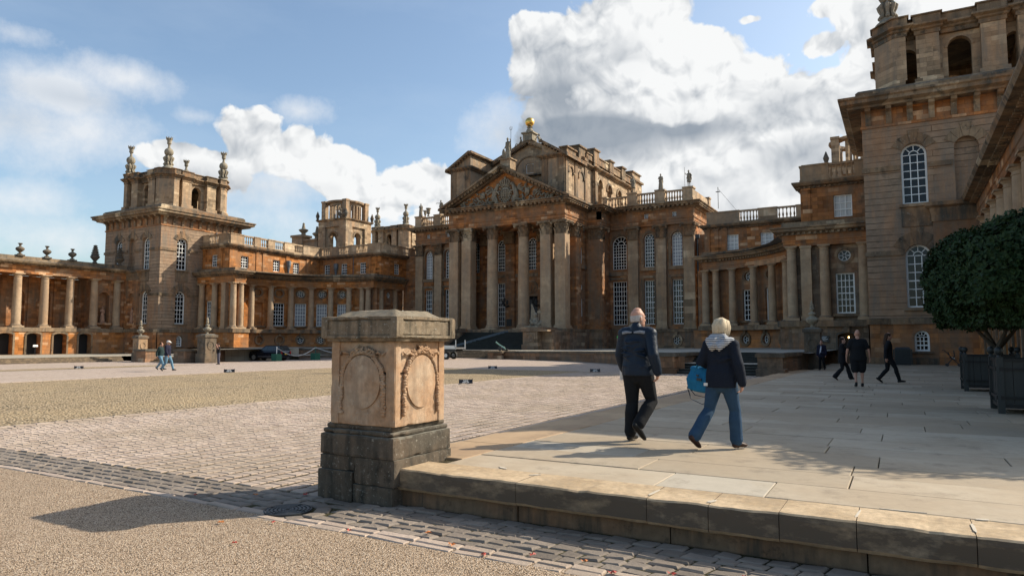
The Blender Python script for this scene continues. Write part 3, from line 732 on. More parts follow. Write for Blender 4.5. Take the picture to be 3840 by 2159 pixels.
def tuscan(M,cx,cy,z0,z1,r,n=20,plinth=True):
    h=z1-z0
    if plinth: M.box(cx-r*1.36,cx+r*1.36,cy-r*1.36,cy+r*1.36,z0,z0+.2)
    M.lathe(cx,cy,[(r*1.3,z0+.2),(r*1.34,z0+.28),(r*1.12,z0+.36),(r*1.02,z0+.42),(r,z0+.5),(r*.99,z0+h*.35),(r*.86,z1-.55),(r*.84,z1-.5),(r*.94,z1-.48),(r*.94,z1-.44),(r*.84,z1-.42),(r*.85,z1-.3),(r*1.1,z1-.17),(r*1.1,z1-.12)],n)
    M.box(cx-r*1.16,cx+r*1.16,cy-r*1.16,cy+r*1.16,z1-.12,z1)
def pil(M,T,u,w,z0,z1,v=.22,base=True,cap=True):
    a=w/2
    if base: M.tbox(T,u-a*1.12,u+a*1.12,-.02,v+.09,z0,z0+.32)
    M.tbox(T,u-a,u+a,-.02,v,z0+(.32 if base else 0),z1-(.3 if cap else 0))
    if cap: M.tbox(T,u-a,u+a,-.02,v,z1-.3,z1-.3+.08); M.tbox(T,u-a*1.1,u+a*1.1,-.02,v+.08,z1-.2,z1)
def corinth(M,cx,cy,z0,z1,r,sq=0,n=16):
    h=z1-z0
    M.lathe(cx,cy,[(r*1.08,z0-.06),(r*1.08,z0),(r*.88,z0+.02),(r*.92,z0+h*.5),(r*1.15,z0+h*.82)],n if not sq else 4,sq)
    A=r*1.5 if sq else r*1.45
    for (a,b) in ((A,.84),(A*1.08,.92)): M.box(cx-a,cx+a,cy-a,cy+a,z0+h*b,z0+h*(b+.08)-.002)
    for row,(zb,hh,k,ln) in enumerate(((0,.42,8,.26),(.25,.45,8,.32),(.5,.34,8,.42))):
        for i in range(k):
            a=2*PI*(i+(.5 if row==1 else 0))/k+PI/8*0
            ca,sa=math.cos(a),math.sin(a); kk=1/max(abs(ca),abs(sa)) if sq else 1
            b=r*.95*kk; w=r*.30
            P=[]
            for (o,z) in((0,0),(.05,.45),(.14,.8),(ln,1.0),(ln*1.12,.86)):
                P.append((b+o*r*1.1,z0+h*(zb+hh*z)))
            t=V((-sa,ca,0));d=V((ca,sa,0));c=V((cx,cy,0))
            for j in range(4):
                w0=w*(1,1.05,.95,.7,.3)[j];w1=w*(1,1.05,.95,.7,.3)[j+1]
                (r0,za),(r1,zb_)=P[j],P[j+1]
                p=[c+d*r0-t*w0+V((0,0,za)),c+d*r0+t*w0+V((0,0,za)),c+d*r1+t*w1+V((0,0,zb_)),c+d*r1-t*w1+V((0,0,zb_))]
                M.add(p+[q-d*.07*r-V((0,0,.02)) for q in p],[(0,1,2,3),(4,5,6,7),(0,1,5,4),(1,2,6,5),(2,3,7,6),(3,0,4,7)])
    for i in range(4):
        a=PI/4+PI/2*i; q=A*1.12*(1 if not sq else 1.1)
        M.ell((cx+q*math.cos(a)*1.12,cy+q*math.sin(a)*1.12,z0+h*.76),(r*.24,r*.24,r*.24),8,5)
FIN=[(.75,0),(.75,.14),(.5,.22),(.42,.5),(.45,.55),(.3,.6)]
def finial(label,x,y,z0,h=4.6,group='tall ball and crown finials on the tower tops',s=1.0,mat='stone_statue'):
    t=thing('tower_finial',label,'roof finial',(x,y,z0),group)
    k=h/4.6; M=MB()
    M.lathe(x,y,[(.95*k,z0),(.9*k,z0+.15*k),(.62*k,z0+.4*k),(.55*k,z0+.6*k),(.4*k,z0+.66*k)],16); M.build('foot',mat,t)
    M=MB()
    for i in range(8):
        a=2*PI*i/8; c,s_=math.cos(a),math.sin(a)
        f=lambda r,z:(x+r*k*c,y+r*k*s_,z0+z*k)
        M.limb([f(.55,.7),f(.42,1.0),f(.55,1.35),f(.62,1.6),f(.45,1.85)],[.17*k,.12*k,.15*k,.16*k,.08*k],6)
    M.lathe(x,y,[(.3*k,z0+.6*k),(.3*k,z0+1.9*k)],10); M.build('scrolls',mat,t,smooth=True)
    M=MB(); M.ell((x,y,z0+2.45*k),.62*k,16,10); M.build('ball',mat,t,smooth=True)
    M=MB(); M.lathe(x,y,[(.22*k,z0+3.0*k),(.2*k,z0+3.15*k),(.15*k,z0+3.3*k),(.17*k,z0+3.55*k),(.3*k,z0+3.7*k),(.3*k,z0+3.8*k),(.27*k,z0+3.82*k),(.32*k,z0+4.35*k),(.4*k,z0+4.4*k),(.36*k,z0+4.5*k)],12)
    for i in range(8):
        a=2*PI*i/8; M.limb([(x+.35*k*math.cos(a),y+.35*k*math.sin(a),z0+4.3*k),(x+.43*k*math.cos(a),y+.43*k*math.sin(a),z0+4.62*k)],[.08*k,.05*k],5)
    M.build('crown',mat,t,smooth=False)
    return t
def belvedere(t,cx,cy,half,z0,z1,ps=1.0):
    """open arcaded lantern with chamfered corner piers and two inner piers each side"""
    M=MB();E_=MB(); zc_=z1-1.55
    L=half*2
    for sd in range(4):
        c,s=[(1,0),(0,1),(-1,0),(0,-1)][sd]
        # face normal directions: front -Y for sd=0
        def T(u,v,z,c=c,s=s):
            x=u;y=-(half)-v
            return (cx+x*c-y*s,cy+x*s+y*c,z)
        ops=[op(0,1.5,z0+.6,zc_-.35),op(-half*.62,1.1,z0+.6,zc_-.75),op(half*.62,1.1,z0+.6,zc_-.75)]
        wall(M,T,-half+.6,half-.6,z0,zc_,ops,d=.55,v=-.75)
        wall(M,T,-half+.6,half-.6,z0,zc_,ops,d=.0,v=-1.3)
        for o in ops: arcring(M,T,o,.16,-.76,-.68)
        for u in (-half*.38,half*.38):
            M.tbox(T,u-.75,u+.75,-.8,.0,z0+.7,zc_); M.tbox(T,u-.92,u+.92,-.85,.16,z0,z0+.7)
        # corner pier with a chamfer
        a=half+.25;b=half-1.1;e=half-1.9
        P=[]
        for (x,y) in((-a,-b),(-a+.0,-e),(-e-.2,-e),(-e,-a),(-b,-a)): P.append((cx+x*c-y*s,cy+x*s+y*c))
        M.prism(P,z0+.7,zc_); M.prism([(cx+(p[0]-cx)*1.035,cy+(p[1]-cy)*1.035) for p in P],z0,z0+.7)
    out=[]
    h=half
    base=[(-h-.25,-h+1.1),(-h+1.1,-h-.25),(-h+1.95,-h-.25),(-h+1.95,-h+.7),(-h*.38-.8,-h+.7),(-h*.38-.8,-h-.02),(-h*.38+.8,-h-.02),(-h*.38+.8,-h+.5),(h*.38-.8,-h+.5),(h*.38-.8,-h-.02),(h*.38+.8,-h-.02),(h*.38+.8,-h+.7),(h-1.95,-h+.7),(h-1.95,-h-.25)]
    for sd in range(4):
        c,s=[(1,0),(0,1),(-1,0),(0,-1)][sd]
        out+=[(cx+x*c-y*s,cy+x*s+y*c) for x,y in base]
    mould(E_,out,[(-.8,zc_),(.05,zc_),(.05,zc_+.3),(.2,zc_+.38),(.22,zc_+.5),(.5,zc_+.62),(.5,zc_+.76),(.1,zc_+.8),(.1,z1-.12),(.22,z1-.1),(.22,z1),(-.8,z1)],True)
    M.build('belvedere','stone_bel',t); E_.build('belvedere_cornice','stone_trim',t)
    F=MB(); F.box(cx-half+.9,cx+half-.9,cy-half+.9,cy+half-.9,zc_+.3,zc_+.35)
    F.box(cx-half+.8,cx+half-.8,cy-half+.8,cy+half-.8,z0-.1,z0+.05); F.build('belvedere_floor','stone_dark',t)
def tower(side):
    if side<0: x0,x1=-101.3,-88.09
    else: x0,x1=-2.0,11.2
    y0,y1=57.5,70.7
    nm='left' if side<0 else 'right'
    t=thing('corner_tower','massive banded stone tower at far left with four ball finials' if side<0 else 'towering banded stone corner tower at the right edge above the bay tree','tower',((x0+x1)/2,(y0+y1)/2,.1))
    M=MB(); mats={}
    B=MB();TR=Parts()
    FR=TY(y0); SD=TXp(x1); SL=TXm(x0)
    L=x1-x0
    def faceops(o0,d):  # along local u from o0 growing in direction d
        U=[o0+d*3.3,o0+d*6.55,o0+d*9.8]
        return U
    for T,U,a,b,mode in((FR,faceops(x0 if side>0 else x1,1 if side>0 else -1),x0,x1,'f'),(SD,faceops(y0,1),y0,y1,'s'),(SL,faceops(y0,1),y0,y1,'l')):
        if mode=='l' and side<0: ops=[];up=[];lo=[];bs=[]
        up=[op(U[0],1.65,11.85,16.35),op(U[2],1.65,11.85,16.35)]; lo=[op(U[0],1.6,4.25,8.85),op(U[2],1.6,4.25,8.85)]
        bs=[op(U[0],.95,1.1,2.6),op(U[2],.95,1.1,2.6)]
        mid=blind(op(U[1],1.5,11.75,16.4))
        if mode=='l': up=lo=bs=[]; mid=None
        if mode=='s' and side>0: up=lo=bs=[];mid=None
        wall(M,T,a,b,3.2,17.8,up+lo+([mid] if mid and mode=='f' else []),d=.45)
        wall(B,T,a-.0,b+.0,-.5,3.2,bs,d=.35,v=.08)
        for o in up: window(t,T,o,3,6,d=.45)
        for o in lo: window(t,T,o,3,6,d=.45)
        for o in bs: window(t,T,o,3,3,d=.35,v=.08)
        for o in up+([mid] if mid and mode=='f' else []): voussoirs(TR('keystones'),T,o)
        for o in lo: voussoirs(TR('keystones'),T,o,ln=.95)
        for o in up:
            TR('window_sill').tbox(T,o['u']-1.05,o['u']+1.05,0,.28,o['b']-.25,o['b']-.03); TR('window_sill').tbox(T,o['u']-.95,o['u']+.95,0,.1,o['b']-1.7,o['b']-.25)
        for o in lo: TR('window_sill').tbox(T,o['u']-1.05,o['u']+1.05,0,.25,o['b']-.22,o['b']-.03)
        for o in bs: TR('window_sill').tbox(T,o['u']-.7,o['u']+.7,.08,.2,o['b']-.15,o['b']-.02)
    wall(M,lambda u,v,z:(u,y1+v,z),x0,x1,0,17.8)
    M.build('wall','stone_tower',t); B.build('basement','stone_wall',t)
    sq=[(x0,y0),(x1,y0),(x1,y1),(x0,y1)]
    for (za,zb,o) in((3.05,3.5,.2),):
        mould(TR('moulding'),sq,bandprof(za,zb,o),True)
    mould(TR('moulding'),sq,bandprof(-.4,.62,.16),True)
    for (zz,sg) in ((14.6,0),(8.28,1)):
        for T,a,b in((FR,x0,x1),(SD,y0,y1)):
            for (u0,u1) in(((a-.1,a+2.4),(a+4.2,a+5.7),(a+7.4,a+8.9),(b-2.4,b+.1)) if not sg else ((a-.1,a+2.4),(a+4.2,a+8.9),(b-2.4,b+.1))):
                TR('window_sill').tbox(T,u0,u1,-.01,.12,zz-.18,zz+.18)
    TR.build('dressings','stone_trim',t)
    # entablature with console brackets
    E_=MB(); mould(E_,sq,[(-.3,17.8),(.1,17.8),(.1,18.0),(.02,18.02),(.02,19.2),(-.3,19.2)],True); E_.build('frieze','stone_wall',t)
    for (dx,dy,ox,oy) in((1,0,x0,y0),(0,1,x1,y0),(-1,0,x1,y1),(0,-1,x0,y1)):
        if dy<0 or dx<0: continue
        for j in range(10):
            a=.45+(13.2-.9)*j/9; c=(ox+dx*a+dy*.0,oy+dy*a); n=(dy,-dx)
            E_=MB()
            f=lambda o,z,w:[(c[0]+n[0]*o+dx*k,c[1]+n[1]*o+dy*k,z) for k in(-w,w)]
            pr=[(0,18.02),(.12,18.0),(.2,18.2),(.16,18.5),(.3,18.85),(.72,19.0),(.8,19.2),(0,19.22)]
            E_.extr([(c[0]+n[0]*o-dx*.19,c[1]+n[1]*o-dy*.19,z) for o,z in pr],(dx*.38,dy*.38,0))
            E_.build('bracket','stone_trim',t)
    E_=MB(); mould(E_,sq,[(-.3,19.2),(.9,19.2),(.95,19.35),(1.35,19.5),(1.35,19.75),(1.5,19.85),(1.5,20.0),(-.3,20.35)],True)
    mould(E_,[(x0+.0,y0+.0),(x1-.0,y0+.0),(x1-.0,y1-.0),(x0+.0,y1-.0)],[(-3,20.2),(.35,20.2),(.35,20.55),(.15,20.75),(-3,20.9)],True)
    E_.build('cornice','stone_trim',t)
    cx,cy=(x0+x1)/2,(y0+y1)/2
    belvedere(t,cx,cy,5.35,20.75,26.4)
    k=4.55
    labs=['near left ball and crown finial on the %s tower','nearest ball and crown finial on the %s tower','far right ball and crown finial on the %s tower','rear ball and crown finial on the %s tower']
    for (i,(sx,sy)) in enumerate(((-1,-1),(1,-1),(1,1),(-1,1))):
        if side>0 and i in(1,2,3): continue
        finial((labs[i]%nm) if side<0 else 'large fluted finial base at the top of the picture on the right tower',cx+sx*k,cy+sy*k,26.3)
    if side<0:
        D=MB(); D.tube([(x1+.12,66.2,17.9),(x1+.12,66.2,9),(x1+.14,66.25,.3)],.09,8); D.tube([(x1+.12,66.9,14.6),(x1+.12,66.9,4),(x1+.12,66.9,.3)],.06,8); D.tube([(x1+.12,66.9,14.6),(x1+.12,69.5,14.6)],.05,6); D.build('downpipe','lead',t)
    return t
tower(-1);tower(1)
# ---------------- colonnades
SURN=[(.28,0),(.28,.16),(.13,.2),(.12,.3),(.25,.42),(.46,.62),(.5,.78),(.4,.92),(.2,1.02),(.12,1.1),(.12,1.25),(.2,1.34),(.28,1.42),(.2,1.48)]
def colonnade(side):
    s=1 if side<0 else -1
    X=-95.5 if side<0 else 5.4
    t=thing('colonnade','sunlit arcaded colonnade of tall columns on a podium at far left' if side<0 else 'shaded colonnade climbing along the right edge behind the bay trees','colonnade',(X,50,.1))
    T=(TXp if side<0 else TXm)
    ys=[43.66+3.12*k for k in range(-3 if side<0 else -7,5)]
    ya=(ys[0]-1.6) if side<0 else 21.6; yb=57.4
    M=MB();
    arch=[op((ys[i]+ys[i+1])/2+.2,1.6,.12,2.85,'s') for i in range(len(ys)-2)]
    if side<0: arch=arch[:]
    wall(M,T(X+s*.75),ya,yb,-.5,3.05,arch,d=.9)
    M.build('podium','stone_orange',t)
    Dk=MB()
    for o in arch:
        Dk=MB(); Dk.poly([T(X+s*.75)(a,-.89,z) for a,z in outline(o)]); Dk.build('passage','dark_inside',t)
    TR=Parts()
    P=[(X+s*.75,ya),(X+s*.75,yb)]
    if side>0: P=P[::-1]
    mould(TR('moulding'),P,bandprof(3.05,3.56,.14,-1.6)); mould(TR('moulding'),P,bandprof(-.5,.75,.08) if 0 else bandprof(-.5,.2,.1))
    for o in arch: arcring(TR('window_arch'),T(X+s*.75),o,.22,-.01,.1); 
    for o in arch:
        for e in(-1,1): TR('window_jamb').tbox(T(X+s*.75),o['u']+e*o['w']/2-(0.22 if e<0 else 0),o['u']+e*o['w']/2+(.22 if e>0 else 0),-.01,.1,.2,o['t']-.28)
    TR.build('podium_band','stone_trim',t)
    first=None
    for i,y in enumerate(ys):
        if first is None:
            c=MB(); tuscan(c,X,y,3.56,10.3,.5,24); first=c.build('column','stone_column',t,loc=(0,0,0)); fy=y
        else:
            o=first.copy(); COL.objects.link(o); o.parent=t; o.location=(0,y-fy,0)
    # entablature
    E_=MB()
    P2=[(X+s*.42,ya),(X+s*.42,57.3)]
    if side>0: P2=P2[::-1]
    mould(E_,P2,[(-.9,10.3),(0,10.3),(0,10.75),(.06,10.8),(.06,11.35),(-.9,11.35)]); E_.build('architrave','stone_wall',t)
    E_=MB(); mould(E_,P2,[(-.9,11.35),(.15,11.35),(.2,11.45),(.85,11.55),(.95,11.75),(.95,11.85),(-.2,12.0),(-.25,12.48),(-.9,12.48)]); blocks(E_,P2,.5,.2,.1,.5,11.36,11.5)
    E_.build('cornice','stone_trim',t)
    # rear wall with blind arches, ceiling, floor
    Bk=MB(); bx=X-s*3.4
    bops=[blind(op((ys[i]+ys[i+1])/2,1.8,3.9,8.6)) for i in range(len(ys)-1)]
    wall(Bk,T(bx),ya,ys[-2]+.2,3.4,10.3,bops,d=.35)
    for y in ys[:-1]: pil(Bk,T(bx),y,.7,3.5,10.3,.2)
    # closed end bay with statue niche
    ny=(ys[-1]+ys[-2])/2
    wall(Bk,T(X-s*.25),ys[-2]+.05,57.4,3.5,10.35,[blind(op(54.45,1.5,4.35,8.6)),],d=.75)
    Bk.quad((X-s*.25,ys[-2]+.05,3.5),(bx,ys[-2]+.05,3.5),(bx,ys[-2]+.05,10.4),(X-s*.25,ys[-2]+.05,10.4))
    pil(Bk,T(X-s*.25),57.0,.7,3.56,10.3,.25)
    Bk.box(min(bx,X+s*.3),max(bx,X+s*.3),ya,57.3,10.32,10.4)
    Bk.build('rear_wall','stone_wall',t)
    Nn=MB(); arcring(Nn,T(X-s*.25),op(54.45,1.5,4.35,8.6),.2,-.01,.1); Nn.tbox(T(X-s*.25),53.4,55.5,0,.5,4.1,4.34); Nn.tbox(T(X-s*.25),53.55,53.7,0,.12,4.35,7.8);Nn.tbox(T(X-s*.25),55.2,55.35,0,.12,4.35,7.8);Nn.tbox(T(X-s*.25),53.4,53.8,0,.18,7.75,7.95);Nn.tbox(T(X-s*.25),55.1,55.5,0,.18,7.75,7.95)
    Nn.build('niche_frame','stone_wall',t)
    # return wall facing us against the tower front
    Rt=MB(); xa,xb=(X,-92.4) if side<0 else (2.3,X+.4)
    T2=TY(57.12)
    nic=blind(op((xa+xb)/2+(.2 if side<0 else 0),1.3,4.3,8.5))
    wall(Rt,T2,xa,xb,3.5,10.35,[nic],d=.3); Rt.quad(T2(xb if side<0 else xa,0,3.5),T2(xb if side<0 else xa,-.5,3.5),T2(xb if side<0 else xa,-.5,10.35),T2(xb if side<0 else xa,0,10.35))
    wall(Rt,TY(56.9),xa,xb,-.4,3.1); Rt.quad((xb if side<0 else xa,56.9,-.4),(xb if side<0 else xa,57.6,-.4),(xb if side<0 else xa,57.6,3.1),(xb if side<0 else xa,56.9,3.1))
    Rt.build('return_wall','stone_wall',t)
    TR=Parts(); pth=[(xa,57.12),(xb,57.12),(xb,57.6)] if side<0 else [(xa,57.6),(xa,57.12),(xb,57.12)]
    mould(TR('moulding'),pth,[(-.3,10.35),(.08,10.35),(.08,10.75),(.2,11.3),(.45,11.45),(.5,11.7),(-.3,11.8)]); mould(TR('moulding'),[(p[0],p[1]-.2) for p in pth],bandprof(3.1,3.55,.12)); TR.build('return_cornice','stone_trim',t)
    Rf=MB(); Rf.box(min(bx-s*.3,X+s*.4),max(bx-s*.3,X+s*.4),ya,57.35,11.9,12.0); 
    if side>0: Rf.box(X-.2,X+5.5,ya,57.3,-.4,.6) if 0 else Rf.box(bx,bx+.3,ya,57.3,-.4,12.2)
    Rf.build('roof','lead',t)
    if side<0:
        for k,lab in ((-1,'bulbous parapet urn leftmost on the left colonnade'),(0,'round bellied parapet urn above the first full column from left'),(1,'round bellied parapet urn above the second column from left'),(2,'round bellied parapet urn above the third column from left')):
            y=43.66+3.12*k+.05; u=thing('parapet_urn',lab,'urn',(X,y,12.48),'bellied urns along the left colonnade parapet'); M=MB(); M.box(X-.42,X+.42,y-.42,y+.42,12.45,12.62); M.lathe(X,y,[(r,12.6+z) for r,z in SURN],16); M.build('vase','stone_dark',u,smooth=False)
        for (y,lab,h) in ((52.9,'spiky pineapple finial on the colonnade parapet just left of the tower',1),(56.3,'dark pineapple finial in front of the left tower window',1.0)):
            u=thing('pineapple_finial',lab,'roof finial',(X,y,12.48)); M=MB(); M.lathe(X,y,[(.3,12.45),(.3,12.6),(.16,12.68),(.3,12.9),(.55,13.2),(.6,13.4),(.5,13.45),(.42,13.5)],14)
            for j in range(6):
                r=.44-.055*j; z=13.5+.24*j; M.lathe(X,y,[(r*.75,z),(r,z+.12),(r*.8,z+.24)],10)
            for j in range(6):
                for k in range(8):
                    a=2*PI*(k+.5*(j%2))/8; r=.46-.055*j; M.ell((X+r*math.cos(a),y+r*math.sin(a),13.6+.24*j),.09,5,4)
            M.build('pineapple','stone_dark',u)
    return t
colonnade(-1);colonnade(1)
# ---------------- quadrant wings
def quad(side):
    mx=(lambda x:x) if side<0 else (lambda x:-90.08-x)
    # mirrored sheet helper
    t=thing('quadrant_wing','orange stone quadrant wing with curved colonnade beside the left tower' if side<0 else 'shaded quadrant wing with curved colonnade and round windows beside the right tower','building wing',(mx(-80),72,.9))
    sg=1 if side<0 else -1
    FX=lambda X0:(TXp(mx(X0)) if side<0 else TXm(mx(X0)))
    def FY(Y0): 
        return (lambda u,v,z:(mx(u),Y0-v,z))
    cx_,cy_=-70.0,66.5
    def TC(off=0.0):
        # u = angle*12.75 from the tower end, outward toward the court centre
        def f(u,v,z):
            a=u/12.75; rx=12.1+.95-v-off; ry=13.4+.95-v-off
            return (mx(cx_-rx*math.cos(a)),cy_+ry*math.sin(a),z)
        return f
    T=TC()
    k=12.75
    W=MB();B=MB();TR=Parts()
    ang=[R(6+13.2*i) for i in range(6)]
    bays=[(ang[i]+ang[i+1])/2 for i in range(5)]
    low=[];rnd=[];bas=[]
    for i,a in enumerate(bays):
        real=(i>=1 if side<0 else True); rreal=(i>=2 if side<0 else True)
        o=op(a*k,1.5,4.15,7.6,'r'); low.append(o if real else blind(o))
        o=op(a*k,.98,8.57,9.55,'o'); rnd.append(o if rreal else blind(o))
        o=op(a*k,.95,1.55,2.55,'o'); bas.append(o if rreal else blind(o))
    first=op(R(-1)*k,1.3,4.15,7.6,'r')
    wall(W,T,R(-6)*k,R(78)*k,3.5,10.1,low+rnd+[first],d=.4,du=.8)
    TB=TC(-.55 if 0 else .0); wall(B,lambda u,v,z:TC()(u,v+.75,z),R(-6)*k,R(80)*k,-.3,3.05,bas,d=.35,du=.8)
    for i,a in enumerate(bays):
        pn='glass_curtain' if (side<0 and i>=2) else 'glass'
        if not low[i].get('blind'): window(t,T,low[i],4,6,d=.4,pane=pn,fw=.1)
        if not rnd[i].get('blind'): window(t,T,rnd[i],d=.4,fw=.07,bar=.05)
        if not bas[i].get('blind'): window(t,lambda u,v,z:TC()(u,v+.75,z),bas[i],d=.35,fw=.07,bar=.05)
        TR('window_sill').tbox(T,low[i]['u']-1.0,low[i]['u']+1.0,0,.32,3.9,4.13,3)
        arcring(TR('window_arch'),T,rnd[i],.24,-.01,.07,8); arcring(TR('window_arch'),lambda u,v,z:TC()(u,v+.75,z),bas[i],.28,-.01,.14,8)
        TR('window_sill').tbox(lambda u,v,z:TC()(u,v+.75,z),bas[i]['u']-.16,bas[i]['u']+.16,0,.3,2.6,3.1)
    window(t,T,first,3,6,d=.4)
    W.build('curved_wall','stone_orange' if side<0 else 'stone_wall',t); B.build('basement','stone_orange' if side<0 else 'stone_wall',t)
    pts=lambda o,a0,a1,n:[(T(R(a0+(a1-a0)*i/n)*k,o,0)[0],T(R(a0+(a1-a0)*i/n)*k,o,0)[1]) for i in range(n+1)]
    def mm(M,P,prof):
        # path in left-hand order; mirrored side reverses
        mould(M,P if side<0 else P[::-1],prof)
    def bl(M,P,*a,**kw): blocks(M,P if side<0 else P[::-1],*a,**kw)
    cur=pts(.95,-4,74,22)
    # curve runs from tower end to hall end: court lies on its right side?
    e=8.1 if side<0 else 6.7
    xe=-88.09+e
    if side<0: colsU=[-87.1,-84.3,-82.3,-80.35]
    else: colsU=[-87.6,-84.65,-83.2,-82.05]
    yf=63.0
    path=[(mx(-88.09) if side<0 else -2.0,yf),(mx(xe),yf),(mx(xe),yf+2.0)]
    if side>0: path=[(-2.0,yf),(mx(xe),yf),(mx(xe),yf+2.0)]
    yl=79.55
    xs_=mx(-72.3);xe_=mx(-69.45 if side<0 else -70.3)
    mid=[p for p in cur if (p[0]<mx(-72.5) if side<0 else p[0]>mx(-72.5)) and p[1]>yf+2.0]
    xq=T(R(-4)*k,.95,0)[0]
    full=[(mx(-88.09),yf+.35),(mx(xe),yf+.35),(mx(xe),yf+2.2)]+mid+[(xs_,yl+.35),(xe_,yl+.35),(xe_,87.4)]
    # entablature (architrave + frieze) and cornice following the plan
    A=MB(); mm(A,full,[(-.9,10.0),(.0,10.0),(.0,10.38),(.06,10.42),(.06,10.95),(-.9,10.95)]); A.build('entablature','stone_orange' if side<0 else 'stone_wall',t)
    A=MB(); mm(A,full,[(-.9,10.95),(.15,10.95),(.25,11.1),(.75,11.25),(.8,11.45),(.95,11.5),(.95,11.62),(.1,11.75),(.05,12.1),(-.9,12.1)]); bl(A,full,.45,.2,.12,.45,10.97,11.15); 
    mm(A,full,bandprof(3.05,3.58,.55,-1)); mm(A,full,bandprof(-.5,1.0,.5,-.5))
    A.build('cornice','stone_trim',t)
    # end pavilion
    P1=MB(); TYf=FY(yf+.9)
    wl=op(-86.1 if side<0 else -86.15,1.45,4.15,7.6,'r'); wr=op(wl['u'],1.0,8.57,9.57,'o'); 
    dr=op(wl['u']-.05,1.45,.1,2.5,'s')
    if side<0: wall(P1,TYf,-88.09,xe-.4,3.5,10.05,[wl],d=.4)
    else: wall(P1,TYf,-88.09,xe-.4,3.5,10.05,[wl,wr],d=.4)
    wall(P1,FX(xe-.9),yf+.9,yf+2.3,3.5,10.05)
    wall(P1,FY(yf+.15),-88.09,xe+.4,-.4,3.05,[dr] if side>0 else [],d=.5)
    wall(P1,FX(xe+.4),yf+.15,yf+2.6,-.4,3.05); wall(P1,lambda u,v,z:(mx(u),yf+2.6+v,z),xe-3,xe+.4,-.4,3.05)
    P1.build('pavilion_wall','stone_orange' if side<0 else 'stone_plinth',t)
    window(t,TYf,wl,4,6,d=.4)
    if side>0:
        window(t,TYf,wr,d=.4,fw=.08); arcring(TR('window_arch'),TYf,wr,.25,-.01,.08,8); TR('window_sill').tbox(TYf,wl['u']-1,wl['u']+1,0,.35,3.9,4.13)
        D=MB(); D.poly([FY(yf+.15)(a,-.49,z) for a,z in outline(dr)]); dd=D.build('doorway','dark_inside',t)
        D=MB(); arcring(D,FY(yf+.15),dr,.14,-.02,.06); 
        for e_ in(-1,1): D.tbox(FY(yf+.15),dr['u']+e_*.79-.07,dr['u']+e_*.79+.07,-.3,.02,.1,2.25)
        D.build('door_frame','bark',t)
        D=MB(); D.ell(FY(yf+.15)(dr['u']-.1,-.2,2.15),(.05,.05,.07),8,6); D.build('door_lamp','lamp_glow',t)
        TR('window_sill').tbox(FY(yf+.15),dr['u']-.2,dr['u']+.2,0,.3,2.55,3.1)
    C_=None
    cc=[]
    for i,u in enumerate(colsU):
        if i==2:
            Q=MB(); Q.box(mx(u)-.42,mx(u)+.42,yf+.3,yf+1.1,3.58,10.0); Q.box(mx(u)-.5,mx(u)+.5,yf+.2,yf+1.2,3.58,3.95); Q.box(mx(u)-.48,mx(u)+.48,yf+.22,yf+1.2,9.8,10.0); Q.build('pilaster','stone_column',t)
        else: cc.append((mx(u),yf+.45))
    if side<0: cc.append((mx(xe-.45),yf+1.75))
    for a in ang: p=T(a*k,.95,0); cc.append((p[0],p[1]))
    cc+= [(mx(-71.75),yl+.45),(mx(-70.55),yl+.45)]
    if side<0: cc+=[(-69.9,82.2),(-69.9,85.6)]
    for i,(x,y) in enumerate(cc):
        if C_ is None:
            Q=MB(); tuscan(Q,x,y,3.58,10.0,.44 if side<0 else .42,18); C_=Q.build('column','stone_column',t); c0=(x,y)
        else:
            o=C_.copy(); COL.objects.link(o); o.parent=t; o.location=(x-c0[0],y-c0[1],0)
    # hall-end block lower wall
    Q=MB(); wall(Q,FY(yl+1.2),-74.5,-69.5,3.5,10.05); wall(Q,FX(-69.9),yl+1.2,87.5,3.5,10.05,[blind(op(84,1.2,4.2,7.6,'r')),op(84,.95,8.57,9.52,'o')] if side<0 else [],d=.35); wall(Q,FX(-69.2),yl+.2,87.5,-.4,3.1); wall(Q,FY(yl+.0),-73.5,-69.2,-.4,3.1)
    Q.build('link_wall','stone_wall',t)
    if side<0: window(t,FX(-69.9),op(84,.95,8.57,9.52,'o'),d=.35,fw=.07)
    # upper storey
    U_=MB(); ux=-83.0
    xu=-82.2
    wA=[op(-85.5,1.25,12.5,14.22,'r')] if side<0 else [op(-86.18,1.42,12.4,14.3,'r')]
    yu=64.1
    wall(U_,FY(yu),-88.09,xu if side<0 else -82.85,11.7,15.1,wA,d=.3)
    XR=xu if side<0 else -82.85
    wall(U_,FX(XR),yu,65.4,11.7,15.1); 
    wB=[op(67.35,1.35,12.5,14.22,'r'),op(73.2,1.35,12.5,14.22,'r'),op(77.15,1.3,12.5,14.22,'r')]
    wall(U_,FX(ux),65.4,82.3,11.7,15.1,wB,d=.3)
    wC=[op(-81.45,1.3,12.5,14.3,'r'),op(-77.75,1.33,12.5,14.3,'r'),op(-73.78,1.3,12.5,14.3,'r')]
    if side>0: wC=[op(mx(-12.97),1.4,12.5,14.32,'r'),op(mx(-16.85),1.4,12.4,14.35,'r')]
    wall(U_,FY(82.3),ux,-70.1,11.7,15.1,wC,d=.3)
    wD=[op(86.2,1.3,12.5,14.2,'r')] if side<0 else []
    wall(U_,FX(-70.1),82.3,91,11.7,15.1,wD,d=.3)
    for (TT,us) in((FY(82.3),(-82.85,-80.2,-76.2,-72.4,-71.2,-70.35) if side<0 else (-82.6,-72.35,-71.35,-70.35)),(FX(ux),(69.6,70.8,75.3,79.5)),(FX(-70.1),(82.6,84.2))):
        for u in us: pil(U_,TT,u,.62,11.8,15.1,.1,base=False)
    for u in ((-87.6,-84.0,-82.65) if side<0 else (-83.3,)): pil(U_,FY(yu),u,.7,11.8,15.1,.1,base=False)
    U_.build('upper_wall','stone_orange' if side<0 else 'stone_wall',t)
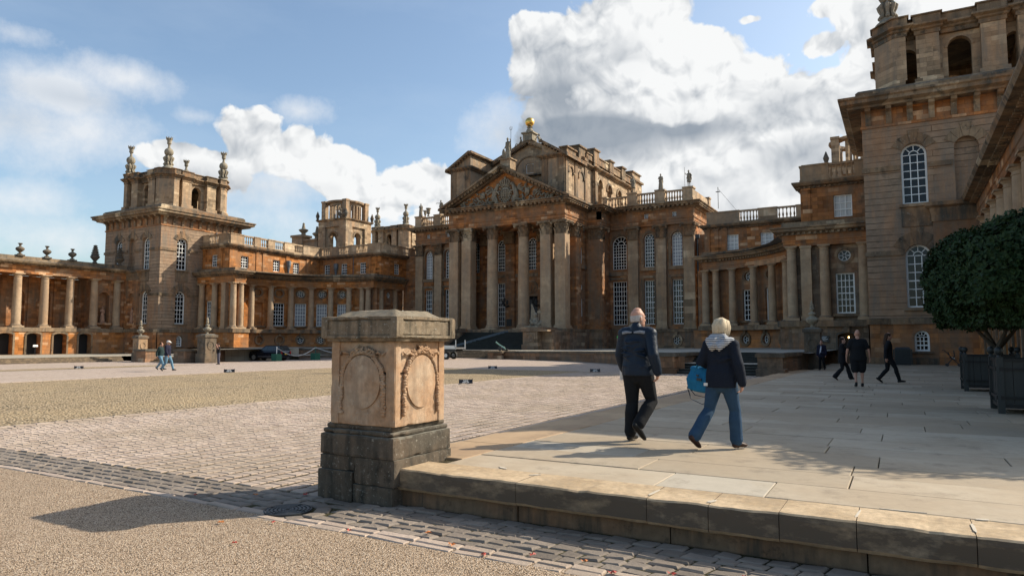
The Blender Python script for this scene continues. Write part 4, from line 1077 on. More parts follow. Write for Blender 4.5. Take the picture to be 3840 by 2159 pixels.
    for o in wA: window(t,FY(yu),o,3,3 if side>0 else 4,d=.3,pane='glass_blind' if side>0 else 'glass',fw=.09)
    for o in wB: window(t,FX(ux),o,3,4,d=.3,fw=.09)
    for o in wC: window(t,FY(82.3),o,3,4,d=.3,fw=.09,pane='glass' if side<0 else 'glass_blind')
    for o in wD: window(t,FX(-70.1),o,3,4,d=.3,fw=.09)
    up=[(mx(-88.09),yu-.02),(mx(XR)+sg*.02,yu-.02),(mx(XR)+sg*.02,65.4),(mx(ux)+sg*.02,65.41),(mx(ux)+sg*.02,82.28),(mx(-70.08),82.28),(mx(-70.08),91)]
    A=MB(); mm(A,up,[(-.5,15.08),(.08,15.08),(.12,15.22),(.5,15.32),(.62,15.5),(.62,15.62),(-.5,15.72)]); bl(A,up,.4,.16,.08,.3,15.1,15.22)
    A.build('upper_cornice','stone_trim',t)
    # balustrade: pedestals between open bays
    def brun(P0,P1,opens):
        P0=V(P0);P1=V(P1);L=(P1-P0).length;d=(P1-P0)/L
        Bq=MB(); cur=0
        for (a,b) in opens+[(L,L)]:
            if a>cur+.05:
                c=P0+d*(cur+a)/2; n=V((d.y,-d.x))
                Bq.obox((c.x,c.y,16.42),(d.x*(a-cur)/2,d.y*(a-cur)/2,0),(n.x*.2,n.y*.2,0),(0,0,.72)); Bq.obox((c.x,c.y,17.12),(d.x*(a-cur)/2+.04*d.x,d.y*(a-cur)/2+.04*d.y,0),(n.x*.27,n.y*.27,0),(0,0,.07)); Bq.obox((c.x,c.y,15.82),(d.x*(a-cur)/2+.03*d.x,d.y*(a-cur)/2+.03*d.y,0),(n.x*.25,n.y*.25,0),(0,0,.1))
                w=(a-cur)
            if b>a: balu(Bq,tuple(P0+d*a),tuple(P0+d*b),15.7,1.46,r=.11)
            cur=b
        Bq.build('balustrade','stone_pale',t)
    u_=up
    if side<0:
        brun((-88.0,yu+.1),(XR-.2,yu+.1),[(1.35,3.4)])
        brun((XR-.2,yu+.1),(ux-.2,82.2),[(2.3,4.3),(5.4,6.9),(8.2,10.2),(12.2,14.2)])
        brun((ux-.2,82.45),(-70.3,82.45),[(.5,2.5),(4.3,6.4),(8.0,10.4)])
        brun((-70.3,82.6),(-70.3,91),[(2,4),(5,7)])
    else:
        brun((-2.1,yu+.1),(mx(XR)+.2,yu+.1),[(.8,2.8)])
        brun((mx(XR)+.2,yu+.1),(mx(ux)+.2,82.2),[(2.3,4.3),(5.4,6.9),(8.2,10.2),(12.2,14.2)])
        brun((mx(ux)+.2,82.45),(mx(-70.3),82.45),[(.5,.6),(2.9,4.9),(7.0,9.1),])
    Rf=MB(); 
    Rf.poly([(mx(p[0]),p[1],15.6) for p in((-88,64.2),(XR,64.2),(XR,65.4),(ux,65.4),(ux,82.4),(-70.2,82.4),(-70.2,95),(-88,95))])
    Rf.poly([(mx(p[0]),p[1],11.7) for p in((-88,63.2),(xe,63.2),(xe,65),(-79,72),(-76,77),(-70,79.8),(-69.6,87),(-88,87))]); Rf.build('roof','lead',t)
    TR.build('dressings','stone_trim',t)
    if side<0:
        H=MB(); H.obox((-82.7,75.35,13.6),(.15,0,0),(0,.15,0),(0,0,.55));H.lathe(-82.75,75.35,[(.12,12.4),(.2,13.1),(.38,13.6),(.4,14.3),(.3,14.35)],8); H.tube([(-82.8,75.35,13),(-82.8,75.35,11.8)],.09,6)
        H.lathe(-79.3,82.05,[(.12,12.4),(.2,13.1),(.38,13.6),(.4,14.3),(.3,14.35)],8); H.tube([(-79.3,82.1,13),(-79.3,82.1,11.8)],.09,6);H.tube([(-75.6,82.1,15.4),(-75.6,82.1,11.8)],.06,6);H.build('rainwater_pipes','lead',t)
    else:
        H=MB(); H.tube([(-22.0,86.6,15.2),(-22.0,86.6,1.2)],.1,6); H.obox((-22,86.6,15.1),(.25,0,0),(0,.2,0),(0,0,.25)); H.build('downpipe','iron',t)
    return t
simple('lamp_glow',(.9,.6,.25),.4,em=(1,.6,.2,14))
quad(-1);quad(1)
H_=thing('great_hall','main stone palace block with tall columned portico, carved pediment and attic storey','palace',(-45,86,1))
AX=-45.04
def m2(x): return 2*AX-x
W=MB();B=MB();TR=Parts();PI_=MB();WT=MB()
FH=TY(88.0);FB=TY(88.9)
def hall_side(f,name):
    B=MB()
    # f maps right-hand X to either side
    def TYf(Y0): return lambda u,v,z:(f(u),Y0-v,z)
    SX=(lambda X0:TXp(f(X0))) if f(1)==1 else (lambda X0:TXm(f(X0)))
    T=TYf(87.95)
    up=[op(-28.8,1.42,11.68,16.2),op(-25.05,1.42,11.68,16.15)]; lo=[op(-28.85,1.42,4.05,9.92,'r'),op(-25.06,1.42,4.07,9.92,'r')]
    sqs=[op(-29.0,.62,18.12,18.75,'r'),op(-25.2,.62,18.1,18.75,'r')]
    wall(W,T,-31.95,-22.7,3.4,17.1,up+lo,d=.5); wall(W,TYf(87.52),-31.7,-22.7,17.9,19.2,sqs,d=.3)
    wall(W,SX(-22.7),87.95,100,3.4,17.1)
    ov=op(-25.1,.95,1.45,2.5,'o')
    wall(B,TYf(87.3),-31.9,-22.3,-.2,3.4,[ov],d=.35); wall(B,SX(-22.3),87.3,100,-.2,3.4); wall(B,SX(-31.9) ,88.4,88.4) if 0 else None
    for o in up: window(H_,T,o,3 if o['u']>0 else 4,8,d=.5,pane='glass' if o['u']<-26 else 'glass_curtain',fw=.09)
    for o in lo: window(H_,T,o,4,8,d=.5,fw=.09)
    for o in sqs: window(H_,TYf(87.52),o,3,3,d=.3,fw=.06,bar=.04,sash=False)
    window(H_,TYf(87.3),ov,d=.35,fw=.07)
    arcring(TR('window_arch'),TYf(87.3),ov,.3,-.01,.14,8); TR('window_sill').tbox(TYf(87.3),ov['u']-.17,ov['u']+.17,0,.28,2.5,3.1)
    for o in up:
        arcring(TR('window_arch'),T,o,.3,-.02,.1); TR('window_sill').tbox(T,o['u']-1.1,o['u']+1.1,-.02,.3,o['b']-.5,o['b']-.05)
        for e in(-1,1): TR('window_jamb').tbox(T,o['u']+e*.95-.22,o['u']+e*.95+.22,0,.14,15.2,15.45); TR('window_jamb').tbox(T,o['u']+e*.95-.17,o['u']+e*.95+.17,0,.08,11.6,15.2)
    for o in lo:
        TR('window_sill').tbox(T,o['u']-1.15,o['u']+1.15,-.02,.22,10.2,10.5)
        for e in(-1,1): TR('window_jamb').tbox(T,o['u']+e*.95-.22,o['u']+e*.95+.22,0,.16,10.0,10.2); TR('window_jamb').tbox(T,o['u']+e*.95-.17,o['u']+e*.95+.17,0,.08,3.9,10.0)
    # recessed bay with the wide window
    Tb=TYf(88.9); wu=op(-33.2,2.35,11.65,16.25);wl=op(-33.2,2.35,4.05,10.0,'r')
    wall(W,Tb,-36.4,-31.9,3.4,17.1,[wu,wl],d=.4); window(H_,Tb,wu,6,8,d=.4,fw=.09); window(H_,Tb,wl,6,9,d=.4,fw=.09)
    arcring(TR('window_arch'),Tb,wu,.3,-.02,.1); TR('window_sill').tbox(Tb,-34.9,-31.9,-.02,.25,10.75,11.3); TR('window_sill').tbox(Tb,-34.9,-31.9,-.02,.2,10.2,10.5)
    wall(B,TYf(88.3),-36.4,-31.7,-.2,3.4)
    TR('window_sill').tbox(Tb,-36.3,-35.0,0,.2,10.1,10.4); TR('window_sill').tbox(Tb,-36.3,-35.0,0,.2,15.4,15.7)
    # projecting corner pier beside the portico
    W.box(min(f(-36.6),f(-34.75)),max(f(-36.6),f(-34.75)),84.75,89,3.4,17.1); B.box(min(f(-38),f(-34.1)),max(f(-38),f(-34.1)),84.2,89,-.2,3.4)
    for (x,y) in(((-36.22-34.4)/2,84.5),): pass
    # pilasters
    PL=[(-30.95,1.4),(-27.1,1.35),(-23.4,1.4)]
    for u,w in PL:
        P=MB(); Tp=TYf(87.95); a=w/2
        P.tbox(Tp,u-a*1.2,u+a*1.2,-.02,.6,3.4,3.65);P.tbox(Tp,u-a*1.12,u+a*1.12,-.02,.54,3.65,3.85); P.tbox(Tp,u-a,u+a,-.02,.43,3.85,15.45)
        p=P.build('pilaster','stone_pale' if f(1)==1 else 'stone_column',H_); c=MB(); corinth(c,f(u),88.0,15.45,17.1,a*.93,1); c.build('capital','stone_trim',p)
    # wide pier pilaster in front
    P=MB(); P.box(min(f(-36.25),f(-34.45)),max(f(-36.25),f(-34.45)),84.5,86.4,3.85,15.45); P.box(min(f(-36.45),f(-34.25)),max(f(-36.45),f(-34.25)),84.3,86.5,3.4,3.85)
    p=P.build('pilaster','stone_wall',H_); c=MB(); corinth(c,f(-35.35),85.4,15.45,17.1,.88,1); c.build('capital','stone_trim',p)
    # balustrade
    def ped(x0,x1,y0=87.3,y1=88.5,z1=21.75):
        Q=MB(); a,b=sorted((f(x0),f(x1))); Q.box(a,b,y0,y1,20.0,z1-.14); Q.box(a-.1,b+.1,y0-.1,y1+.1,z1-.14,z1+.06); Q.box(a-.08,b+.08,y0-.08,y1+.08,20.0,20.3); Q.build('balustrade_pedestal','stone_pale',H_)
    ped(-31.55,-30.25);ped(-27.65,-26.45);ped(-23.95,-22.7); ped(-35.5,-34.9,88.2,89)
    Q=MB(); 
    for a,b,y in((-34.9,-31.55,88.6),(-30.25,-27.65,87.9),(-26.45,-23.95,87.9)): balu(Q,(f(a),y),(f(b),y),20.05,1.6,r=.15,n=7)
    balu(Q,(f(-23.1),88.5),(f(-23.1),96),20.05,1.6,r=.15) if f(1)!=1 else Q.obox((f(-23.1),92.5,20.85),(.25,0,0),(0,4,0),(0,0,.75))
    ped(-23.6,-22.7,96,97,21.9); Q.build('balustrade','stone_pale',H_); B.build('basement','stone_plinth',H_)
hall_side(lambda x:x,'r'); hall_side(m2,'l')
# portico inner wall
T=TY(83.0)
up=[op(x,1.45,11.65,16.1) for x in(-48.75,-43.9)]+[op(-53.2+.2,1.3,11.65,16.0)]
lo=[op(-48.75,1.45,3.9,10.0,'r')]; door=op(-43.95,1.9,3.2,8.0,'r')
wall(W,T,-53.6,-36.5,3.0,17.1,up+lo+[door],d=.5)
wall(W,T,-53.8,-53.6,3.0,17.1)
for o in up: window(H_,T,o,4,8,d=.5,fw=.09)
window(H_,T,lo[0],4,9,d=.5,fw=.09)
D=MB(); D.tbox(T,-44.9,-43.0,-.5,-.42,3.2,8.0); d_=D.build('door','dark_inside',H_); D=MB(); D.tbox(T,-44.75,-44.0,-.42,-.36,3.4,7.6);D.tbox(T,-43.9,-43.15,-.42,-.36,3.4,7.6); D.build('panel','iron',d_)
arcring(TR('window_arch'),T,op(-43.95,2.0,7.9,9.9,'a'),.2,0,.15); TR('window_sill').tbox(T,-45.2,-42.7,0,.25,8.0,8.25)
for a in(.5,1.0,1.57,2.14,2.64): TR('trim').add([T(-43.95+r*math.cos(a)+s_*.05,v,8.3+r*math.sin(a)) for v in(0,.1) for r,s_ in((.1,-1),(1.1,-1),(1.1,1),(.1,1))],[(0,1,2,3),(4,5,6,7),(0,1,5,4),(1,2,6,5),(2,3,7,6),(3,0,4,7)])
TR('window_sill').tbox(T,-53.5,-36.6,0,.18,10.7,11.15)
for u in (-51.3,-47.2,-42.0,-38.2):
    P=MB(); P.tbox(T,u-.75,u+.75,-.02,.3,3.9,15.45);P.tbox(T,u-.9,u+.9,-.02,.45,3.0,3.9)
    p=P.build('pilaster','stone_wall',H_); c=MB(); corinth(c,u,82.95,15.45,17.1,.7,1); c.build('capital','stone_trim',p)
q=MB(); q.tbox(T,-47.65,-46.9,.3,.38,3.95,4.9); q.build('plaque','iron',H_)
for x in(-47.3,-42.7):
    q=MB(); b=82.6; q.tube([(x,b+.1,6.7),(x-.1,b-.5,6.5),(x,b-1.1,6.7),(x,b-1.2,7.1)],.07,6); q.ell((x,b-.3,6.7),(.22,.22,.12),8,5)
    for dx,dz,dy in((0,7.3,-1.2),(-.3,7.0,-1.0),(.3,7.0,-1.0)): q.lathe(x+dx,b+dy,[(.05,dz-.15),(.13,dz),(.17,dz+.32),(.05,dz+.45),(.02,dz+.6)],6); q.tube([(x,b-1.1,6.7),(x+dx,b+dy,dz-.1)],.03,5)
    q.build('wall_lantern','iron',H_)
# portico side walls (inner return between the side piers)
for f,TS in((lambda x:x,TXp(-36.62)),(m2,TXm(m2(-36.62)))):
    so=[op(83.45,.55,12.1,14.3,'r'),op(83.45,.62,8.6,9.4,'o'),op(83.45,.55,5.1,7.45,'r')]
    wall(W,TS,82.3,84.8,3.0,17.1,so,d=.25)
    for o in so: window(H_,TS,o,2,5,d=.25,fw=.07)
    TR('window_sill').tbox(TS,82.6,84.4,0,.3,11.4,11.9)
    P=MB(); a,b=sorted((f(-36.22),f(-37.6))); P.box(a,b,80.75,82.35,3.85,15.45); P.box(a-.15,b+.15,80.6,82.5,3.0,3.85)
    p=P.build('pier','stone_wall',H_); c=MB(); corinth(c,(a+b)/2,81.5,15.45,17.1,.68,1); c.build('capital','stone_trim',p)
# giant columns and corner piers
cprof=lambda r:[(r*1.38,3.0),(r*1.38,3.55),(r*1.3,3.6),(r*1.34,3.7),(r*1.18,3.78),(r*1.15,3.84),(r*1.2,3.92),(r*1.03,3.98),(r,4.1),(r*.995,8),(r*.87,15.3),(r*.93,15.36),(r*.93,15.45)]
for x in(-47.3,-42.55):
    P=MB(); P.lathe(x,78.2,cprof(.76),28); P.box(x-1.1,x+1.1,77.1,79.3,2.9,3.5); p=P.build('column','stone_column',H_,smooth=False); c=MB(); corinth(c,x,78.2,15.45,17.1,.68,0); c.build('capital','stone_trim',p)
for x in(-53.1,-51.05,-39.0,-36.95):
    P=MB(); P.box(x-.72,x+.72,77.42,78.86,3.85,15.45); P.box(x-.85,x+.85,77.29,79.0,3.55,3.85);P.box(x-.98,x+.98,77.16,79.12,2.98,3.55)
    p=P.build('pier','stone_column',H_); c=MB(); corinth(c,x,78.14,15.45,17.1,.70,1); c.build('capital','stone_trim',p)
W.build('wall','stone_wall',H_)
# entablature round the whole front
E0=[(m2(-22.7),100),(m2(-22.7),87.5),(m2(-31.7),87.5),(m2(-31.7),88.5),(m2(-34.4),88.5),(m2(-34.4),84.5),(m2(-36.22),84.5),(m2(-36.22),77.4),(-36.22,77.4),(-36.22,84.5),(-34.4,84.5),(-34.4,88.5),(-31.7,88.5),(-31.7,87.5),(-22.7,87.5),(-22.7,100)]
M=MB(); mould(M,E0,[(-.9,17.1),(0,17.1),(0,17.4),(.05,17.42),(.05,17.72),(.14,17.8),(.16,17.98),(-.9,17.98)]); 
for i in (0,):pass
mould(M,E0[5:11],[(-.6,17.98),(.0,17.99),(.0,19.15),(-.6,19.15)]) ; mould(M,[(m2(-31.7),88.5),(m2(-34.4),88.5),(m2(-34.4),84.5)],[(-.5,17.98),(0,17.99),(0,19.15),(-.5,19.15)]); mould(M,[(-34.4,84.5),(-34.4,88.5),(-31.7,88.5)],[(-.5,17.98),(0,17.99),(0,19.15),(-.5,19.15)])
M.box(-22.75,-22.72,87.6,100,17.98,19.2); M.box(m2(-22.72),m2(-22.75),87.6,100,17.98,19.2)
M.build('entablature','stone_wall',H_)
M=MB(); mould(M,E0,[(-.6,19.1),(.1,19.1),(.18,19.25),(.35,19.3),(.35,19.42),(.95,19.5),(.98,19.68),(1.15,19.75),(1.15,19.86),(-.6,20.02)]); blocks(M,E0,.62,.3,.3,.85,19.28,19.5); M.build('cornice','stone_trim',H_)
mould(TR('moulding'),E0,bandprof(3.02,3.42,.35,-.6)); mould(TR('moulding'),E0[:6],bandprof(-.3,1.2,.5)); mould(TR('moulding'),E0[10:],bandprof(-.3,1.2,.5))
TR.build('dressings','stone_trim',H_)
# portico ceiling and floor
M=MB(); M.box(m2(-36.6),-36.6,77.9,84,17.05,17.4); M.box(m2(-34.6),-34.6,85,100,19,19.6); M.box(m2(-36.3),-36.3,78,85,19.0,19.9); M.build('portico_ceiling','stone_wall',H_)
M=MB(); M.box(m2(-35.9),-35.9,76.9,84.6,-.2,3.0); M.build('portico_floor','stone_plinth',H_)
# flight of steps between the trophy pedestals
M=MB(); n=13; x0=m2(-39.35);x1=-39.35
for i in range(n):
    z=.8+2.2*(i+1)/n; y=71.9+.36*i+(.5 if i>=7 else 0); M.box(x0,x1,y,77.6,.3,z); M.box(x0,x1,y-.04,y+.001,z-.055,z-.001)
M.build('steps','stair',H_)
M=MB()
for dx in(0,.55):
    M.obox((-44.6+dx,74.6,2.25),(.07,0,0),(0,2.75,1.13),(0,-.02,.06))
for k in range(2): M.obox((-44.35,74.6,2.2),(.3,0,0),(0,2.7,1.11),(0,0,.02))
# the wheelchair rails cross the steps diagonally
M=MB()
a=V((-50.3,71.6,.95));b=V((-44.7,77.2,3.15))
for o in(0,.5):
    oo=V((o,0,0)); d=(b-a)/2; c=(a+b)/2+oo; s_=V((d.y,-d.x,0)).normalized()*.09
    M.obox(c,d,s_,(0,0,.09))
c=(a+b)/2+V((.25,0,-.05)); M.obox(c,d,s_*2.2,(0,0,.03))
M.build('ramp_rails','rail_blue',H_)
# trophy pedestals flanking the steps
for f in (lambda x:x,m2):
    a,b=sorted((f(-39.3),f(-37.35))); M=MB(); M.box(a,b,72.0,77.2,1.45,3.0); M.box(a-.12,b+.12,71.88,77.2,.5,1.45); M.box(a-.15,b+.15,71.85,77.2,3.0,3.5)
    M.tbox(TY(72.0),a+.25,b-.25,0,.06,1.6,2.9); arcring(M,TY(71.94),op((a+b)/2,.8,1.85,2.65,'o'),.12,0,.08,10)
    e,g_=sorted((f(-37.35),f(-36.0))); M.box(e,g_,73.2,77.2,.4,3.0); M.box(a,g_,71.95,77.2,3.001,3.2)
    M.build('trophy_pedestal','stone_plinth',H_)
for f in(lambda x:x,m2):
    M=MB(); a,b=sorted((f(-22.5),f(-19.5))); M.box(a,b,88.6,92,-.3,15.6); M.build('link_block','stone_wall',H_)
# ---- pediment
xl,xr=m2(-36.22)-1.1,-36.22+1.1
def rake(M,xa,za,xb,zb,y0,y1,th):
    M.extr([(xa,y0,za),(xb,y0,zb),(xb,y0,zb+th),(xa,y0,za+th)],(0,y1-y0,0))
ap=24.75
M=MB(); M.extr([(xl+1,77.75,19.9),(xr-1,77.75,19.9),(AX,77.75,ap-.35)],(0,1.0,0)); M.build('tympanum','stone_orange',H_)
M=MB()
for (xa,s) in((xl,1),(xr,-1)):
    sl=(ap-19.75)/(AX-xl); 
    M.extr([(xa,76.25,19.72),(AX,76.25,ap-.02),(AX,76.25,ap+.3),(xa,76.25,20.0)],(0,8,0))
    M.extr([(xa+s*.25,76.45,19.7),(AX,76.45,ap-.15),(AX,76.45,ap),(xa+s*.25,76.45,19.75)],(0,2.5,0))
    M.extr([(xa+s*1.0,77.1,19.75),(AX,77.1,ap-.55),(AX,77.1,ap-.1),(xa+s*1.0,77.1,20.1)],(0,1.2,0))
    L=abs(AX-xa)
    for i in range(17):
        x=xa+s*(1.2+(L-1.5)*i/16.5); z=19.75+sl*abs(x-xa)-.12
        M.obox((x,76.85,z-.12),(.17,0,.17*sl*s),(0,.32,0),(0,0,.13))
    for i in range(42):
        x=xa+s*(1.2+(L-1.5)*i/42); z=19.75+sl*abs(x-xa)-.52
        M.obox((x,77.12,z),(.06,0,.06*sl*s),(0,.12,0),(0,0,.06))
M.build('raking_cornice','stone_trim',H_)
M=MB(); M.extr([(xl,76.3,19.95),(xr,76.3,19.95),(AX,76.3,ap+.25)],(0,.01,0)) if 0 else None
M=MB(); 
for (xa) in(xl,xr): M.add([(xa,76.3,20.02),(AX,76.3,ap+.32),(AX,84.4,ap+.32),(xa,84.4,20.02)],[(0,1,2,3)])
M.build('portico_roof','slate',H_)
# carved relief: crowned oval shield between two rearing beasts, flags and drapery
M=MB(); rr=random.Random(3); Y=77.7; cx=AX+.05
def sl(x): return 19.95+(ap-19.95)*(1-abs(x-AX)/(AX-xl))-.75
M.ell((cx,Y,21.35),(.85,.3,1.0),16,8); 
for i in range(18): a=2*PI*i/18; M.ell((cx+.95*math.cos(a),Y-.1,21.35+1.1*math.sin(a)),(.17,.2,.15),6,4)
for i in range(4): M.obox((cx,Y-.3,20.9+.3*i),(.6-.1*abs(i-1.5),0,0),(0,.06,0),(0,0,.03))
for i in range(3): M.obox((cx-.3+.3*i,Y-.3,21.3),(.03,0,0),(0,.06,0),(0,0,.6))
for i in range(5): M.limb([(cx-.5+.25*i,Y-.1,22.55),(cx-.75+.37*i,Y-.2,22.95),(cx-.4+.2*i,Y-.2,23.25)],[.12,.14,.08],6)
M.ell((cx,Y,22.5),(.65,.25,.14),10,5); M.ell((cx,Y-.1,23.4),(.22,.2,.25),8,5)
for s in(-1,1):
    f=lambda x,z,y=0:(cx+s*x,Y-.12+y,z)
    M.limb([f(1.3,20.3),f(1.75,20.9),f(1.55,21.7),f(1.3,22.2),f(1.15,22.5)],[.3,.38,.36,.26,.2],8)       # body and neck
    M.ell(f(1.05,22.6),(.32,.25,.22),8,5); M.limb([f(.95,22.55),f(.7,22.45)],[.14,.07],6)
    M.limb([f(1.45,21.7,-.15),f(1.0,21.6,-.2),f(.85,21.3,-.2)],[.15,.12,.09],6); M.limb([f(1.4,20.9,-.15),f(1.15,20.5,-.2),f(1.3,20.1,-.2)],[.18,.13,.1],6)
    M.limb([f(1.7,20.6),f(2.3,20.3),f(2.75,20.6),f(2.6,21.0),f(2.3,20.85)],[.28,.24,.2,.15,.1],8)
    for k in range(5): M.limb([f(1.75,21.9),f(2.1+.12*k,22.35-.22*k),f(2.5+.1*k,22.5-.3*k)],[.08,.1,.05],5)  # wing
    for k in range(46):
        x=rr.uniform(2.6,7.2); hi=sl(cx+x); lo_=20.02
        if hi<lo_+.15: continue
        z=rr.uniform(lo_,hi); a=rr.uniform(.2,1.0)*(1 if rr.random()<.8 else -1); L=rr.uniform(.25,.75)*min(1,(hi-lo_)/1.2+.3)
        M.limb([f(x-L*math.cos(a)*.5,max(lo_,z-L*math.sin(a)*.5)),f(x,z,-.1),f(x+L*math.cos(a)*.5,min(hi,z+L*math.sin(a)*.5))],[rr.uniform(.05,.1),rr.uniform(.08,.17),.04],5)
    M.obox(f(3.4,21.35,-.15),(.32,0,-.06*s),(0,.08,0),(.05*s,0,.4)); M.limb([f(2.9,20.3),f(3.5,22.0)],[.05,.04],5); M.limb([f(4.2,20.2),f(4.9,21.6)],[.06,.04],5)
    for k in range(11): M.ell(f(2.3+.45*k,20.12),(.22,.22,.16),6,4)
M.build('relief','stone_statue',H_,smooth=True)
# ---- attic over the hall
AT=Parts()
def hb(x0,x1,xin,nm):
    A=MB()
    # block with half-pediment: xin = inner (high) side
    A.box(x0,x1,78.5,84.4,20.0,25.7)
    hi,lo_=28.0,26.1
    a,b=(x0,x1)
    zl,zr=(hi,lo_) if xin==x0 else (lo_,hi)
    A.add([(a,78.5,25.7),(b,78.5,25.7),(b,78.5,zr),(a,78.5,zl),(a,84.4,25.7),(b,84.4,25.7),(b,84.4,zr),(a,84.4,zl)],[(0,1,2,3),(7,6,5,4),(0,3,7,4),(1,5,6,2),(3,2,6,7)]); A.build('attic_block','stone_bel',H_)
    ex=.6
    s=1 if xin==x0 else -1
    xo=(x1+ex) if s>0 else (x0-ex)
    slp=(hi-lo_)/(x1-x0)
    AT('trim').extr([(xin,77.9,hi-.28),(xo,77.9,lo_-.3-ex*slp),(xo,77.9,lo_+.02-ex*slp),(xin,77.9,hi+.12)],(0,6.5,0))
    for i in range(9): 
        x=lerp(xin,xo,(i+.5)/9); z=hi-.35-slp*abs(x-xin); AT('trim').obox((x,78.3,z-.06),(.09,0,0),(0,.25,0),(0,0,.07))
    if s<0: AT('trim').box(xin-.05,xin+.5,77.9,84.6,27.75,28.05); [AT('trim').box(xin,xin+.3,78.2+.35*i,78.35+.35*i,27.6,27.75) for i in range(18)]
hb(-40.0,-36.7,-40.0,'r'); hb(-54.4,-51.1,-51.1,'l')
# string cornices on the blocks
for P in ([(-40.0,84.3),(-40.0,78.5),(-36.7,78.5),(-36.7,87.4),(-36.3,87.4),(-36.3,101.8)],[(-54.4,84.3),(-54.4,78.5),(-51.1,78.5),(-51.1,84.3)]):
    mould(AT('moulding'),P,[(-.3,25.45),(.05,25.45),(.12,25.6),(.4,25.7),(.55,25.85),(.55,25.98),(-.3,26.08)]); blocks(AT('dentils'),P,.3,.13,.05,.25,25.5,25.66)
    mould(AT('moulding'),P,bandprof(20.0,20.8,.22))
for u,w in((-39.55,.9),(-37.2,1.0)): AT('window_sill').tbox(TY(78.5),u-w/2,u+w/2,0,.08,20.8,25.45)
for u,w in((-53.9,.9),(-51.55,.9)): AT('window_sill').tbox(TY(78.5),u-w/2,u+w/2,0,.08,20.8,25.45)
# right flank of the attic: arcades, parapet
A=MB(); S1=TXp(-36.68); S2=TXp(-36.3)
w1=[blind(op(80.25,1.3,20.8,24.5)),blind(op(83.6,1.5,20.8,24.5))]
w2=[op(89.3,1.5,20.8,24.6),op(92.9,1.6,22.2,24.5),op(96.9,1.6,22.2,24.5)]
wall(A,S1,78.5,87.4,20.0,25.5,w1,d=.45); wall(A,S2,87.4,101.8,20.0,25.5,w2,d=.8)
A.box(-37.9,-37.1,87.3,101.8,20,25.5); A.quad((-36.68,87.4,20),(-36.3,87.4,20),(-36.3,87.4,25.5),(-36.68,87.4,25.5))
for o in w1: arcring(AT('window_arch'),S1,o,.25,-.01,.12)
for o in w2: arcring(AT('window_arch'),S2,o,.28,-.01,.14)
for (S,o) in [(S1,o) for o in w1]+[(S2,o) for o in w2]:
    for e in(-1,1): AT('window_jamb').tbox(S,o['u']+e*(o['w']/2+.15)-.2,o['u']+e*(o['w']/2+.15)+.2,-.3,.2,o['t']-o['w']/2-.25,o['t']-o['w']/2)
for u in(79.0,81.9,85.1): AT('window_sill').tbox(S1,u-.4,u+.4,0,.12,20.8,25.45)
for u in(87.8,101.2): AT('window_sill').tbox(S2,u-.45,u+.45,0,.15,20.8,25.45)
for (a,b,z,v) in((79.6,82.8,27.2,-.6),(82.8,85.0,28.1,-.3),(87.0,88.9,28.6,.12),(93.0,94.6,28.35,.1),(98.0,99.6,28.5,.1)):
    AT('window_sill').tbox(S2,a,b,-1.6,v,26.0,z-.2); AT('window_sill').tbox(S2,a-.15,b+.15,-1.7,v+.18,z-.2,z)
for a,b,z in((85.0,87.0,27.6),(88.9,93.0,27.8),(94.6,98.0,27.8),(99.6,103,27.8)):
    AT('window_sill').tbox(S2,a,b,-.8,-.12,26.0,z-.15); AT('window_sill').tbox(S2,a,b,-.9,-.0,z-.15,z); AT('window_sill').tbox(S2,a+.3,b-.3,-.12,-.04,26.5,z-.45)
A.box(-38.5,-36.2,103,107.2,19,27.4); AT('trim').box(-38.8,-35.9,102.8,107.4,27.4,27.7); A.box(-38.3,-36.4,103.3,107,27.7,28.8);AT('trim').box(-38.5,-36.2,103.1,107.2,28.8,29.0)
A.build('attic_flank','stone_bel',H_)
# gable with lunette
A=MB(); gy=84.4; lun=op(-44.93,1.25,25.55,27.0,'s')
wall(A,TY(gy),-51.1,-40,19.9,25.2); 
gz=lambda x:30.0-.42*abs(x-AX)
wall(A,TY(gy),-51.1,-40.0,25.2,27.1,[lun],d=.3)
A.poly([(-51.1,gy,27.1),(-40,gy,27.1),(-40,gy,gz(-40)),(AX,gy,30.0),(-51.1,gy,gz(-51.1))])
window(H_,TY(gy),lun,3,2,d=.3,fw=.09,sash=False)
A.box(-52.5,-37.2,84.6,103,19.6,27.2); A.extr([(-52.5,84.6,27.2),(-37.2,84.6,27.2),(AX,84.6,29.9)],(0,18,0))
A.build('gable','stone_bel',H_)
arcring(AT('window_arch'),TY(gy),op(-44.93,4.4,22,27.9),.2,-.01,.12,20)
AT('trim').box(-51.1,-40,83.9,84.4,25.1,25.3)
for s in(-1,1):
    xo=AX+s*8.9
    AT('trim').extr([(AX,83.7,29.85),(xo,83.7,29.85-.42*8.9),(xo,83.7,30.25-.42*8.9),(AX,83.7,30.3)],(0,1.2,0))
    for i in range(24):
        x=AX+s*(.3+5.8*i/24*1.0); AT('trim').obox((x,84.05,29.75-.42*abs(x-AX)),(.08,0,0),(0,.3,0),(0,0,.08))
    AT('trim').extr([(AX,83.7,30.28),(xo,83.7,30.28-.42*8.9),(xo,83.7,30.29-.42*8.9),(AX,83.7,30.31)],(0,19,0))
AT.build('attic_dressings','stone_trim',H_)
